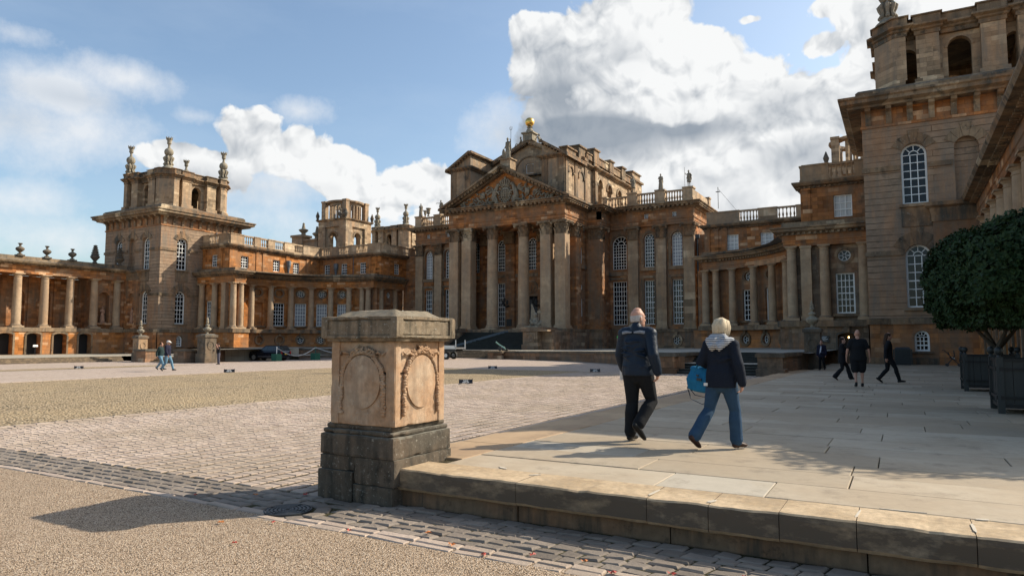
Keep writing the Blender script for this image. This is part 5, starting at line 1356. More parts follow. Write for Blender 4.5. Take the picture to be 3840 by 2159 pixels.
# ball finial
bx=-44.85
t=thing('gilded_ball','big gilded copper ball on a moulded stone stand at the gable top','roof ball',(bx,84.3,30.2))
M=MB(); M.box(bx-.75,bx+.75,83.6,85,30.1,31.1); M.box(bx-.95,bx+.95,83.4,85.2,31.1,31.3); M.lathe(bx,84.3,[(.6,31.3),(.5,31.7),(.3,32.0),(.45,32.15),(.25,32.25)],12); M.build('stand','stone_statue',t)
M=MB(); M.ell((bx,84.3,32.9),.66,24,16); M.build('ball','gold',t,smooth=True)
t=thing('statue_pedestal','stone block on the pediment apex under the statue holding a trident','pedestal',(-44.6,77.6,24.6)); M=MB(); M.box(-45.35,-43.85,76.9,78.4,24.3,25.75); M.box(-45.5,-43.7,76.75,78.55,25.75,25.9); M.build('block','stone_bel',t)
# ---- roof lanterns behind the wings, rear tower
def octlantern(label,cx,cy,z0,half,mat='stone_bel',body=True):
    t=thing('roof_lantern',label,'tower',(cx,cy,z0)); M=MB();K=MB(); zb=z0+5.0
    for sd in range(4):
        c,s=[(1,0),(0,1),(-1,0),(0,-1)][sd]
        T=lambda u,v,z,c=c,s=s:(cx+u*c-(-half-v)*s,cy+u*s+(-half-v)*c,z)
        o=op(0,2.0,z0,z0+3.3)
        wall(M,T,-half,half,z0-6,zb,[op(0,1.6,z0-.1,z0+3.0)],d=.9,v=-.35)
        h_=half if sd%2==0 else half-.503; M.tbox(T,-h_,-half+1.6,-.5,0,z0-6,zb);M.tbox(T,half-1.6,h_,-.5,0,z0-6,zb); M.tbox(T,-half+1.6,half-1.6,-.4,0,z0+3.9,zb)
        arcring(K,T,op(0,1.6,z0-.1,z0+3.0),.25,-.36,-.25)
    M.build('body',mat,t)
    sq=[(cx-half,cy-half),(cx+half,cy-half),(cx+half,cy+half),(cx-half,cy+half)]
    mould(K,sq,[(-1,zb-.1),(.1,zb-.1),(.3,zb+.1),(.35,zb+.25),(-1,zb+.35)],True); K.build('cornice','stone_trim',t)
    # drum: four curved screens of small arches between square piers
    M=MB(); zt_=zb+3.3; r=half*.96
    for i in range(4):
        a=PI/4+PI/2*i
        x,y=cx+r*1.12*math.cos(a),cy+r*1.12*math.sin(a); M.box(x-.42,x+.42,y-.42,y+.42,zb+.2,zt_); M.box(x-.5,x+.5,y-.5,y+.5,zt_,zt_+.3)
        a=PI/2*i
        T=lambda u,v,z,a=a:(cx+(r*.9+v)*math.cos(a+u/(r*.9)),cy+(r*.9+v)*math.sin(a+u/(r*.9)),z)
        hw=r*.9*R(33)
        ops=[op(k*hw*.52,hw*.3,zb+.4,zt_-.55) for k in(-1.25,-.42,.42,1.25)]
        wall(M,T,-hw,hw,zb+.2,zt_,ops,d=.35,du=.4); wall(M,T,-hw,hw,zb+.2,zt_,ops,d=0,v=-.35,du=.4)
    ring=[(cx+r*1.02*math.cos(2*PI*k/24),cy+r*1.02*math.sin(2*PI*k/24)) for k in range(24)]
    mould(M,ring,[(-.8,zt_-.1),(.05,zt_-.1),(.15,zt_+.1),(.15,zt_+.22),(-.8,zt_+.25)],True)
    for i in range(4):
        a=PI/2*i+PI/4; x,y=cx+r*.95*math.cos(a),cy+r*.95*math.sin(a)
    M.build('drum',mat,t)
    M=MB()
    for i,(sx,sy) in enumerate(((-1,-1),(1,-1),(1,1),(-1,1))):
        M=MB(); x,y=cx+sx*(half+.1),cy+sy*(half+.1); M.lathe(x,y,[(.25,zb+.3),(.2,zb+.5),(.3,zb+.8),(.36,zb+1.0),(.2,zb+1.4),(.05,zb+1.8)],8); M.build('corner_urn','stone_dark',t)
    for sx in(-.4,.4): M=MB(); M.lathe(cx+half*.75+sx*.1,cy-half-.1+sx,[(.22,zb+.3),(.2,zb+.45),(.36,zb+.9),(.3,zb+1.05),(.14,zb+1.3),(.2,zb+1.7),(.04,zb+1.9)],8); M.build('corner_urn','stone_dark',t)
    M=MB(); M.box(cx-half-.9,cx+half+.9,cy-half-.9,cy+half+.9,15,z0-.2) if body else None
    if body: M.build('base','stone_bel',t)
    return t
octlantern('octagonal arcaded roof lantern rising behind the left quadrant wing',-84.6,89.6,17.6,3.2)
octlantern('arcaded roof lantern half hidden behind the right tower',-3.2,91.0,17.3,3.6)
t=thing('scrolled_parapet','low stone roof parapet with obelisk urns left of the arcaded lantern','parapet',(-92,88,15)); M=MB(); M.box(-93.8,-91.3,86,88,15,20.4); M.box(-94,-91.1,85.8,88.2,20.2,20.6); M.box(-91.4,-88,86.4,88,15,19.6); M.box(-91.4,-88,86.2,88.2,19.4,19.7); M.build('wall','stone_bel',t)
for (x,z,lab,k) in((-92,20.6,'obelisk shaped roof urn at the left end of the rear parapet',1.15),(-88.7,19.7,'dark obelisk roof urn close to the arcaded lantern',1.1)):
    t=thing('roof_urn',lab,'roof urn',(x,87,z)); M=MB(); M.lathe(x,87,[(.4*k,z),(.35*k,z+.2),(.3*k,z+.4),(.7*k,z+.85),(.75*k,z+1.0),(.6*k,z+1.1),(.3*k,z+1.2),(.16*k,z+2.0),(.2*k,z+2.1),(.05*k,z+2.3)],12); M.build('vase','stone_statue',t)
t=thing('rear_tower','distant stone belvedere tower with finials behind the left wing','tower',(-109.5,136,20))
M=MB(); M.box(-116,-103.5,130.5,143,10,24.6); M.build('wall','stone_bel',t); belvedere(t,-109.7,136.6,5.6,24.6,30.3)
for (x,y,lab) in((-113.9,132.2,'leftmost finial on the distant rear tower'),(-104.9,132.2,'nearest finial on the distant rear tower, beside the hall'),(-105.6,141,'partly hidden rear finial on the distant tower')):
    finial(lab,x,y,30.2,5.3)
def rbox(M,x0,x1,y0,y1,z0,z1,res=.03,amp=.008,seed=0,round_=.012,fr_=3.0):
    """stone block with worn arrises: subdivided box, noise displaced"""
    c=V(((x0+x1)/2,(y0+y1)/2,(z0+z1)/2)); h=V(((x1-x0)/2,(y1-y0)/2,(z1-z0)/2))
    nx,ny,nz=[max(1,min(60,int(round(2*q/res)))) for q in h]
    idx={}
    def vid(i,j,k):
        key=(i,j,k)
        if key in idx: return idx[key]
        p=V((-h.x+2*h.x*i/nx,-h.y+2*h.y*j/ny,-h.z+2*h.z*k/nz))
        q=V(p); 
        for a in range(3):
            lim=h[a]-round_
            q[a]=max(-lim,min(lim,p[a]))
        d=p-q
        if d.length>1e-9: 
            p=q+d.normalized()*min(d.length,round_)
            n=d.normalized()
        else: n=V((0,0,0))
        w=c+p; 
        e=mnoise.noise(w*fr_*3+V((seed,0,0)))*.6+mnoise.noise(w*fr_*9+V((seed,5,0)))*.4
        chip=max(0,mnoise.noise(w*fr_*2.2+V((0,seed,3)))-.15)
        ne=sum(1 for a in range(3) if abs(abs(d[a]))>1e-6)
        p=p+n*(e*amp-(chip*amp*5 if ne>=2 else chip*amp*1.2))
        M.v.append(tuple(c+p)); idx[key]=len(M.v)-1; return idx[key]
    for (A,B,N,a,b,cc) in ((nx,ny,nz,0,1,2),(ny,nz,nx,1,2,0),(nz,nx,ny,2,0,1)):
        for s in(0,N):
            for i in range(A):
                for j in range(B):
                    q=[]
                    for (u,v) in((i,j),(i+1,j),(i+1,j+1),(i,j+1)):
                        k=[0,0,0];k[a]=u;k[b]=v;k[cc]=s; q.append(vid(*k))
                    M.f.append(tuple(q if s else q[::-1]))
stone('pier_die',(.44,.285,.175),(.36,.22,.13),(.52,.41,.30),grey=(.2,.14,.095),gamt=.5,row=9,bw=9,mort=.001,lich=.35,top=None,spot=.6,pscale=7,rough=.9)
stone('pier_dark',(.10,.088,.07),(.07,.064,.052),(.16,.12,.085),grey=(.035,.034,.028),gamt=.9,row=9,bw=9,mort=.001,lich=.8,top=(.2,.19,.155),spot=.45,pscale=4.5)
stone('pier_cap',(.23,.185,.13),(.19,.15,.105),(.28,.21,.14),grey=(.065,.058,.043),gamt=.9,row=9,bw=9,mort=.001,lich=.7,top=(.24,.205,.15),spot=.8,pscale=7)
# ---- foreground pedestal (anchor corner: right/front)
px,py=-4.87,5.98
t=thing('stone_pedestal','massive weathered square stone pedestal with carved oval medallions and blackened base in the foreground','pedestal',(px-.55,py+.55,0))
M=MB()
rbox(M,px-1.13,px-.6,py-.0,py+.5,-.05,.33,.035,.006,1); rbox(M,px-.595,px-.02,py+.005,py+.5,-.05,.2,.035,.006,2); rbox(M,px-1.12,px-.58,py+.01,py+1.1,.335,.5,.04,.006,3)
rbox(M,px-.575,px+.01,py+.0,py+.6,.205,.5,.035,.006,4); rbox(M,px-1.13,px+.0,py+.45,py+1.1,-.05,.5,.05,.006,5)
M.build('footing','pier_dark',t)
M=MB()
rbox(M,px-1.09,px+.0,py-.015,py+1.085,.5,.745,.03,.009,6,.02); rbox(M,px-1.07,px-.02,py+.0,py+1.065,.742,.80,.03,.008,7,.03); rbox(M,px-1.04,px-.05,py+.03,py+1.035,.795,.86,.03,.007,8,.03)
M.build('plinth','pier_dark',t)
dx0,dx1,dy0,dy1=px-.94,px-.012,py+.012,py+.94
M=MB(); rbox(M,dx0,dx1,dy0,dy1,.855,1.44,.02,.008,9,.014); rbox(M,dx0+.006,dx1-.006,dy0+.006,dy1,1.449,1.80,.02,.007,10,.014)
# edge pilaster strips
for (a,b) in((dx0,dx0+.11),(dx1-.11,dx1)): rbox(M,a-.006,b+.006,dy0-.012,dy0+.03,.86,1.80,.03,.003,11,.006)
for (a,b) in((dy0,dy0+.09),(dy1-.11,dy1)): rbox(M,dx1-.03,dx1+.012,a,b,.86,1.80,.03,.003,12,.006)
M.build('die','pier_die',t)
def medal(fn,lab):
    M=MB(); n=28
    # domed oval field
    for ring in range(5):
        r0,r1=ring/5,(ring+1)/5
        for i in range(n):
            a,b=2*PI*i/n,2*PI*(i+1)/n
            f=lambda r,an:fn(.27*r*math.cos(an),1.345+.30*r*math.sin(an),.022+.012*(1-r*r))
            if ring==0: M.poly([f(0,0),f(r1,a),f(r1,b)])
            else: M.quad(f(r0,a),f(r1,a),f(r1,b),f(r0,b))
    for i in range(n):
        a,b=2*PI*i/n,2*PI*(i+1)/n; f=lambda an,w:fn(.27*math.cos(an),1.345+.30*math.sin(an),w); M.quad(f(a,.022),f(a,-.01),f(b,-.01),f(b,.022))
    o=M.build('medallion','pier_die',t,smooth=False)
    M=MB(); rr=random.Random(lab)
    # garland swag hanging both sides, and ribbon knot on top
    for s in(-1,1):
        P=[]
        for k in range(30):
            u=k/29
            if u<.5:
                an=PI/2-s*(u/.5)*PI*.42; p=((.30)*math.cos(an),1.35+.33*math.sin(an))
            else: p=(s*(.31+.012*math.sin(u*9)),1.43-(u-.5)*2*.44)
            P.append(p); M.ell(fn(p[0]+rr.uniform(-.012,.012),p[1],.012),(.026+rr.uniform(0,.014),.026,.024),7,5)
            M.ell(fn(p[0]+rr.uniform(-.025,.025),p[1]+rr.uniform(-.01,.01),.02),rr.uniform(.012,.02),6,4)
    for k in range(34):
        u=rr.uniform(-.2,.2); z=1.665+.05*math.cos(u*9)+rr.uniform(-.03,.03)
        L=rr.uniform(.02,.05); an=rr.uniform(0,PI)
        M.limb([fn(u-L*math.cos(an),z-L*math.sin(an)*.7,.01),fn(u,z,.04),fn(u+L*math.cos(an),z+L*math.sin(an)*.7,.01)],[.009,.016,.007],6)
    for s in(-1,1): M.limb([fn(s*.2,1.66,.015),fn(s*.26,1.68,.04),fn(s*.3,1.65,.03),fn(s*.33,1.68,.012)],[.014,.02,.016,.009],6)
    M.build('garland','pier_die',t,smooth=True)
cxf=(dx0+dx1)/2; cyf=(dy0+dy1)/2
medal(lambda u,z,v:(cxf+u,dy0-v,z),1); medal(lambda u,z,v:(dx1+v,cyf+u,z),2)
M=MB(); 
ex0,ex1,ey0,ey1=px-1.0,px+.085,py-.085,py+1.0
rbox(M,ex0+.02,ex1-.02,ey0+.02,ey1-.02,1.80,1.86,.03,.006,13,.02)
rbox(M,ex0,ex1,ey0,ey1,1.86,2.05,.025,.009,14,.018)
# raised frame around sunk panels on the cap faces
for (a,b,c,d) in((ex0,ex1,2.045,2.085),(ex0,ex1,1.835,1.87)):
    rbox(M,a-.02,b+.02,ey0-.022,ey1+.02,c,d,.03,.006,15,.012)
for (x,y) in((ex0+.03,ey0),(ex1-.03,ey0),(ex1-.03,ey1),(ex0+.03,ey1)): rbox(M,x-.05,x+.05,y-.022,y+.022,1.85,2.07,.03,.004,16,.01)
for y in(ey0+.05,ey1-.05): rbox(M,ex1-.02,ex1+.02,y-.045,y+.045,1.85,2.07,.03,.004,17,.01)
# low hipped top
n=26; o=len(M.v); X0,X1,Y0,Y1=ex0+.03,ex1-.03,ey0+.03,ey1-.03
for j in range(n+1):
    for i in range(n+1):
        u,v=i/n,j/n; d=min(u,1-u,v,1-v)*2; h=.0 if d<.1 else min(.085,(d-.1)*.3)
        x,y=X0+(X1-X0)*u,Y0+(Y1-Y0)*v; q=mnoise.noise(V((x*5,y*5,1)))*.018+mnoise.noise(V((x*16,y*16,2)))*.007
        M.v.append((x,y,2.075+h+q*(1 if d>.02 else 0)))
for j in range(n):
    for i in range(n): M.f.append((o+j*(n+1)+i,o+j*(n+1)+i+1,o+(j+1)*(n+1)+i+1,o+(j+1)*(n+1)+i))
M.build('cap','pier_cap',t,flip=True)
# ---- bay trees in planters
LEAF=None
def bay(cx,cy,R_,z0,z1,label,n=9000,seed=1,show=True):
    rr=random.Random(seed)
    zc_=(z0+z1)/2;H2=(z1-z0)/2
    t=thing('bay_tree',label,'tree',(cx,cy,1.5),'clipped bay trees growing in planters'); M=MB()
    # stems
    for k in range(4):
        a=2*PI*k/4+.4; M.tube([(cx+.03*k,cy,1.35),(cx+.1*math.cos(a),cy+.1*math.sin(a),1.65),(cx+.55*math.cos(a),cy+.55*math.sin(a),z0+.55),(cx+.9*math.cos(a),cy+.9*math.sin(a),zc_)],[.085,.075,.05,.02],7)
        for j in range(4):
            b=a+rr.uniform(-1,1); p=V((cx+.5*math.cos(a),cy+.5*math.sin(a),z0+.5)); M.tube([p,p+V((.8*math.cos(b),.8*math.sin(b),rr.uniform(.2,1)))],[.03,.01],5)
    M.build('trunk','bark',t)
    M=MB();O=MB()
    def shell(a,th,k):
        # clipped dome with flattened underside and lumpy surface
        r=1.0+.13*mnoise.noise(V((math.cos(a)*1.7,math.sin(a)*1.7,th*2.2+seed)))+.09*mnoise.noise(V((math.cos(a)*5,math.sin(a)*5,th*5+seed)))
        zz=math.sin(th); 
        if zz<-.25: zz=-.25-(abs(zz)-.25)*.55; 
        return V((cx+R_*k*r*math.cos(th)**(.8 if th>0 else .45)*math.cos(a),cy+R_*k*r*math.cos(th)**(.8 if th>0 else .45)*math.sin(a),zc_+H2*k*r*zz*1.0))
    for i in range(n):
        a=rr.uniform(0,2*PI);th=math.asin(rr.uniform(-1,1)); k=1-abs(rr.gauss(0,.07)) if rr.random()<.8 else rr.uniform(.55,1)
        if rr.random()<.03: k*=1.05
        p=shell(a,th,k); nrm=(p-V((cx,cy,zc_))).normalized()
        # rosette of leaves around a shoot
        ax=(nrm+V((rr.uniform(-.5,.5),rr.uniform(-.5,.5),rr.uniform(-.1,.6)))).normalized(); u=ax.cross(V((.3,.2,1))).normalized();w=ax.cross(u)
        tgt=O if rr.random()<.0022 else M
        for j in range(4 if tgt is M else 1):
            b=rr.uniform(0,2*PI); d=(ax*rr.uniform(.35,.9)+u*math.cos(b)+w*math.sin(b)).normalized(); L=rr.uniform(.08,.135); s_=d.cross(ax).normalized()*L*.24
            if s_.length<1e-4: continue
            q=p+d*L*.5+ax*.008
            tgt.v+=[tuple(p),tuple(q+s_),tuple(p+d*L),tuple(q-s_)]; o=len(tgt.v)-4; tgt.f.append((o,o+1,o+2,o+3))
    c=M.build('crown','leaf_dark',t,flip=False)
    if O.v: O.build('dead_leaf','leaf_orange',t,flip=False)['kind']='stuff'
    Cc=MB(); 
    # dense inner twig mass
    o=len(Cc.v); nn=14
    for j in range(9):
        th=-PI/2+PI*j/8
        for i in range(nn): Cc.v.append(tuple(shell(2*PI*i/nn,th*.98,.86)))
    for j in range(8):
        for i in range(nn): Cc.f.append((o+j*nn+i,o+j*nn+(i+1)%nn,o+(j+1)*nn+(i+1)%nn,o+(j+1)*nn+i))
    Cc.build('inner_foliage','leaf_dark',t)
    return t
def planter(cx,cy,w,label,z=None):
    z=zt(cy) if z is None else z
    t=thing('planter_box',label,'planter',(cx,cy,z),'black square planters with ball corners'); a=w/2; h=1.12
    M=MB()
    for s in range(4):
        c,sn=[(1,0),(0,1),(-1,0),(0,-1)][s]
        T=lambda u,v,zz,c=c,sn=sn:(cx+u*c-(-a-v)*sn,cy+u*sn+(-a-v)*c,zz)
        nb=7
        for i in range(nb): M.tbox(T,-a+.05+(w-.1)*i/nb+.004,-a+.05+(w-.1)*(i+1)/nb-.004,-.05,-.012-.004*(i%2),z+.14,z+h-.04)
    M.build('panel','planter_wood',t)
    F=MB()
    for s in range(4):
        c,sn=[(1,0),(0,1),(-1,0),(0,-1)][s]
        T=lambda u,v,zz,c=c,sn=sn:(cx+u*c-(-a-v)*sn,cy+u*sn+(-a-v)*c,zz)
        F.tbox(T,-a-.01,a+.01,-.06,.015,z+h-.06,z+h); F.tbox(T,-a,a,-.05,.01,z+.12,z+.2)
        for zz in(.3,.88):
            F.tbox(T,-a-.03,a+.03,.012,.03,z+zz,z+zz+.055)
            for u in(-a+.04,a-.04): F.tbox(T,u-.03,u+.03,.03,.055,z+zz-.01,z+zz+.07)
    F.build('iron_band','planter_iron',t)
    for (sx,sy) in((-1,-1),(1,-1),(1,1),(-1,1)):
        x,y=cx+sx*(a-.02),cy+sy*(a-.02); L=MB(); L.box(x-.06,x+.06,y-.06,y+.06,z,z+h+.03); L.lathe(x,y,[(.05,z+h+.03),(.035,z+h+.07),(.05,z+h+.09)],10); L.ell((x,y,z+h+.16),.085,12,8); L.build('corner_post','planter_wood',t)
    S=MB(); S.box(cx-a+.05,cx+a-.05,cy-a+.05,cy+a-.05,z+h-.16,z+h-.1); S.build('soil','soil',t)
    return t
planter(2.42,17.9,1.42,'nearest black wooden planter at the right edge of the terrace')
planter(2.35,26.05,1.36,'second black wooden planter with the tree trunks above it')
planter(4.1,14.7,1.4,'black wooden planter just outside the view on the right')
bay(2.85,17.9,1.9,1.75,4.55,'dense dark clipped bay tree at the right edge in the nearest planter',17000,3)
bay(2.6,26.3,1.95,1.6,5.4,'large rounded dark green bay tree above the second planter',16000,5)
bay(4.15,14.7,2.15,1.8,5.6,'bay tree just outside the view whose shadow falls on the paving',5000,8)
# ---- small wedge notices on the court
def text_mesh(s,size,name='txt',bold=True):
    c=bpy.data.curves.new(name,'FONT'); c.body=s; c.size=size; c.align_x='CENTER';c.align_y='CENTER'; c.resolution_u=2
    if bold: c.offset=size*.02
    o=bpy.data.objects.new(name,c); return o
def text_on(parent,s,size,loc,rot,mat,name='lettering'):
    o=text_mesh(s,size); COL.objects.link(o); dg=bpy.context.evaluated_depsgraph_get(); me=bpy.data.meshes.new_from_object(o.evaluated_get(dg)); bpy.data.objects.remove(o)
    me.materials.clear(); me.materials.append(MAT[mat]); q=bpy.data.objects.new(name,me); COL.objects.link(q); q.location=loc; q.rotation_euler=rot; q.parent=parent; OFF[q.name]=V(loc); return q
simple('sign_black',(.012,.013,.016),.35)
def notice(x,y,rz,label,z=0.0,s=1.0):
    t=thing('notice_block',label,'sign',(0,0,0),'black wedge notices on the court'); w,h=.62,.28
    M=MB(); M.extr([(-w,-.2,.02),(w,-.2,.02),(w,0,h),(-w,0,h)],(0,.03,0)); M.extr([(-w,.2,.02),(w,.2,.02),(w,.02,h),(-w,.02,h)],(0,-.03,0)); M.build('board','sign_black',t)
    M=MB(); 
    for e in(-1,1): M.extr([(e*w,-.24,0),(e*w,.24,0),(e*w,.03,h+.07),(e*w,-.03,h+.07)],(e*.04,0,0))
    M.build('end_cheek','sign_black',t)
    a=math.atan2(h-.02,.2)
    text_on(t,'PLEASE',.15,(0,-.085,.2),(a,0,0),'white_paint'); text_on(t,'KEEP OFF',.15,(0,-.165,.085),(a,0,0),'white_paint')
    t.location=(x,y,z);t.rotation_euler=(0,0,rz);t.scale=(.44,.5,.62)
    return t
notice(-52.5,28.3,.75,'small black wedge notice at far left on the grassy strip',zc(-52)+.01,1.0)
notice(-33.95,26.7,.75,'small black wedge notice in front of the man taking a photograph',.02,.9)
notice(-23.5,38.9,.5,'small black wedge notice at the back edge of the gravel below the cannon',.02,.8)
notice(-15.7,37.6,.55,'small black wedge notice in shade close to the bald man elbow',.02,.75)
notice(-16.2,24.6,.6,'nearest black wedge notice just right of the foreground pedestal',.02,.62)
# ---- litter bin, pushchair, plaques
t=thing('litter_bin','dark slatted litter bin standing against the right tower wall','litter bin',(.05,56.2,.13)); M=MB(); M.lathe(.05,56.2,[(.5,.15),(.5,1.28),(.4,1.4)],4,1)
M.build('liner','iron',t); M=MB()
for i in range(12):
    a=-.55+1.1*i/11; M.box(.05+a-.035,.05+a+.035,55.62,55.67,.2,1.26); M.box(-.55,-.5,56.2+a-.035,56.2+a+.035,.2,1.26)
M.build('slats','planter_wood',t)
t=thing('pushchair','folded dark pushchair parked by the wall left of the planters','pushchair',(2.9,54.4,.13)); M=MB()
x,y,z=2.95,54.4,.15
for e in(-.24,.24):
    M.tube([(x+.35,y+e,z+.1),(x-.1,y+e,z+.6),(x-.45,y+e,z+1.05),(x-.6,y+e,z+1.08)],.02,6); M.tube([(x-.35,y+e,z+.1),(x+.1,y+e,z+.7),(x+.05,y+e,z+1.05)],.02,6)
M.tube([(x+.35,y-.24,z+.1),(x+.35,y+.24,z+.1)],.015,6); M.tube([(x-.35,y-.24,z+.1),(x-.35,y+.24,z+.1)],.015,6); M.build('frame','iron',t)
for (a,b) in((.35,-.24),(.35,.24),(-.35,-.24),(-.35,.24)):
    M=MB(); M.tube([(x+a,y+b-.03,z+.1),(x+a,y+b+.03,z+.1)],.1,12); M.build('wheel','iron',t)
M=MB(); M.obox((x,y,z+.5),(.22,0,-.1),(0,.2,0),(0,0,.02)); M.obox((x-.2,y,z+.75),(.08,0,-.22) ,(0,.2,0),(.02,0,.01)); M.build('seat','sign_black',t)
M=MB(); M.obox((x-.02,y,z+.56),(.12,0,-.04),(0,.12,0),(0,0,.05)); M.build('blanket','white_paint',t)
t=thing('wall_plaque','dark rectangular notice plaque with small white lines left of the basement doorway','plaque',(-5.6,63.1,2)); M=MB(); M.box(-5.9,-5.25,63.0,63.14,1.75,2.3); M.build('board','sign_black',t)
M=MB(); 
for k,(a,b) in enumerate(((-5.8,-5.4),(-5.8,-5.5),(-5.8,-5.35),(-5.8,-5.45))): M.box(a,b,62.98,63.0,2.18-.1*k,2.21-.1*k)
M.build('lettering','white_paint',t)
t=thing('stand_sign','small white notice on a thin post inside the second podium arch at left','sign',(-94.2,45.4,.15)); M=MB(); M.tube([(-94.2,45.4,.15),(-94.2,45.4,1.15)],.03,6); M.build('post','iron',t); M=MB(); M.obox((-94.15,45.4,1.25),(.04,0,.02),(0,.28,0),(-.01,0,.12)); M.build('board','white_paint',t)
# ---- chain barrier posts in green boxes
simple('green_box',(.03,.13,.08),.5,var=.2)
simple('chain',(.5,.5,.48),.5,.5)
PB=[(-57.6,51.4),(-60.5,59.9)]
for i,(x,y) in enumerate(((-61.4,54.5),(-61.5,60.5))):
    z=zc(x)
    t=thing('barrier_post',['green box with chain post right beside the parked black car','green box with chain post further right under the wing windows'][i],'barrier post',(x,y,z),'green chain barrier posts'); M=MB(); M.box(x-.4,x+.4,y-.4,y+.4,z,z+.8); M.build('box','green_box',t)
    M=MB(); M.tube([(x,y,z+.8),(x,y,z+1.5)],.045,6); M.ell((x,y,z+1.55),.07,6,5); M.build('post','green_box' if i else 'white_paint',t)
t=thing('barrier_chain','white chain sagging between the two green post boxes','chain',(-59,55,-.3)); M=MB(); P=[]
for k in range(17):
    u=k/16; P.append((lerp(-61.4,-61.5,u),lerp(54.5,60.5,u),1.08-.95*math.sin(PI*u)))
M.tube(P,.045,5); M.build('links','chain',t)
t=thing('barrier_chain','white chain running right from the second green post behind the pedestal','chain',(-59,61,-.3)); M=MB(); P=[]
for k in range(13):
    u=k/12; P.append((lerp(-61.5,-57,u),lerp(60.5,65.5,u),1.08-.8*math.sin(PI*u)))
M.tube(P,.045,5); M.build('links','chain',t)
# ---- parked car
simple('car_paint',(.012,.013,.02),.12,spec=.6)
simple('car_glass',(.03,.04,.045),.04,spec=.7)
simple('rubber',(.02,.02,.02),.8)
simple('alloy',(.55,.56,.58),.3,.8)
simple('tail_red',(.35,.01,.01),.3)
simple('plate_yellow',(.75,.45,.04),.5)
def car(x,y,z,rz):
    t=thing('parked_car','black boxy four wheel drive car parked beyond the court with its rear towards us','car',(0,0,0))
    # length along x, front at -x
    prof=[(-2.4,.45),(-2.45,.75),(-2.35,1.0),(-1.3,1.12),(-.75,1.2)]
    M=MB()
    st=[(-2.45,.35,.95,.78),(-2.3,.3,1.02,.9),(-1.4,.28,1.12,.97),(-.7,.28,1.16,.99),(.6,.28,1.18,1.0),(1.9,.28,1.18,.99),(2.3,.32,1.15,.94),(2.42,.42,1.0,.88)]
    ring=[]
    for X,zb,zt_,w in st: ring.append([(X,-w*.94,zb),(X,-w,zb+.25),(X,-w,zt_-.18),(X,-w*.9,zt_),(X,w*.9,zt_),(X,w,zt_-.18),(X,w,zb+.25),(X,w*.94,zb)])
    vs=sum(ring,[]);n=8
    M.add(vs,[(j*n+i,j*n+(i+1)%n,(j+1)*n+(i+1)%n,(j+1)*n+i) for j in range(len(st)-1) for i in range(n)]+[tuple(range(n)),tuple((len(st)-1)*n+i for i in range(n))])
    # roof and pillars
    roof=[(-.15,.84,.80),(.2,.8,.86)]
    M.add([(-.05,-.72,1.74),(.1,-.74,1.79),(1.7,-.72,1.80),(2.05,-.68,1.74),(-.05,.72,1.74),(.1,.74,1.79),(1.7,.72,1.80),(2.05,.68,1.74),(-.05,-.72,1.70),(2.05,-.68,1.70),(2.05,.68,1.70),(-.05,.72,1.70)],[(0,1,5,4),(1,2,6,5),(2,3,7,6),(0,8,9,3,2,1),(4,5,6,7,10,11),(0,4,11,8),(3,9,10,7),(8,11,10,9)])
    for s in(-1,1):
        for (a,b) in(((-.85,1.14),(-.02,1.72)),((.35,1.16),(.42,1.72)),((1.25,1.16),(1.28,1.72)),((2.25,1.14),(1.98,1.72))):
            M.tube([(a[0],s*.92,a[1]),(b[0],s*.72,b[1])],[(.06,.05),(.05,.04)],6)
        for X in(-1.55,1.42):
            for k in range(10):
                a0,a1=PI*k/10,PI*(k+1)/10
                M.add([(X+r*math.cos(a),s*yy,.42+r*math.sin(a)) for yy in(.9,1.03) for r,a in((.46,a0),(.46,a1),(.53,a1),(.53,a0))],[(0,1,2,3),(4,5,6,7),(0,1,5,4),(2,3,7,6)])
        M.obox((-.55,s*1.1,1.2),(.08,0,0),(0,.1,0),(0,0,.08))
    M.build('body','car_paint',t)
    def pane(ps,nm='window'): q=MB(); q.poly(ps); q.build(nm,'car_glass',t,flip=False)
    for s in(-1,1):
        pane([(-.75,s*.925,1.17),(.32,s*.945,1.17),(.38,s*.735,1.7),(.0,s*.73,1.7)]);pane([(.4,s*.945,1.17),(1.22,s*.945,1.17),(1.24,s*.73,1.7),(.45,s*.735,1.7)]);pane([(1.3,s*.945,1.17),(2.12,s*.92,1.17),(1.95,s*.71,1.7),(1.32,s*.73,1.7)])
    pane([(-.86,-.85,1.15),(-.86,.85,1.15),(-.06,.7,1.72),(-.06,-.7,1.72)],'windscreen');pane([(2.3,-.85,1.15),(2.3,.85,1.15),(2.06,.68,1.7),(2.06,-.68,1.7)],'rear_window')
    for s in(-1,1):
        for X in(-1.55,1.42):
            w=MB(); w.tube([(X,s*.72,.40),(X,s*1.0,.40)],.40,20); ww=w.build('wheel','rubber',t)
            w=MB(); w.tube([(X,s*.99,.40),(X,s*1.012,.40)],.28,16)
            w.build('rim','alloy',ww)
        q=MB(); q.box(2.35,2.44,s*.8-.1,s*.8+.1,.8,1.12); q.build('tail_light','tail_red',t)
        q=MB(); q.box(-2.46,-2.36,s*.72-.14,s*.72+.14,.78,.93); q.build('headlight','alloy',t)
    q=MB(); q.box(2.42,2.45,-.27,.27,.72,.84); q.build('number_plate','plate_yellow',t)
    q=MB(); q.box(-.9,1.0,-1.035,-1.0,.48,.54);q.box(-.9,1.0,1.0,1.035,.48,.54); q.build('side_trim','alloy',t)
    t.location=(x,y,z);t.rotation_euler=(0,0,rz); t.scale=(.95,.95,.98)
    return t
car(-63.9,55.7,-.4,.17)
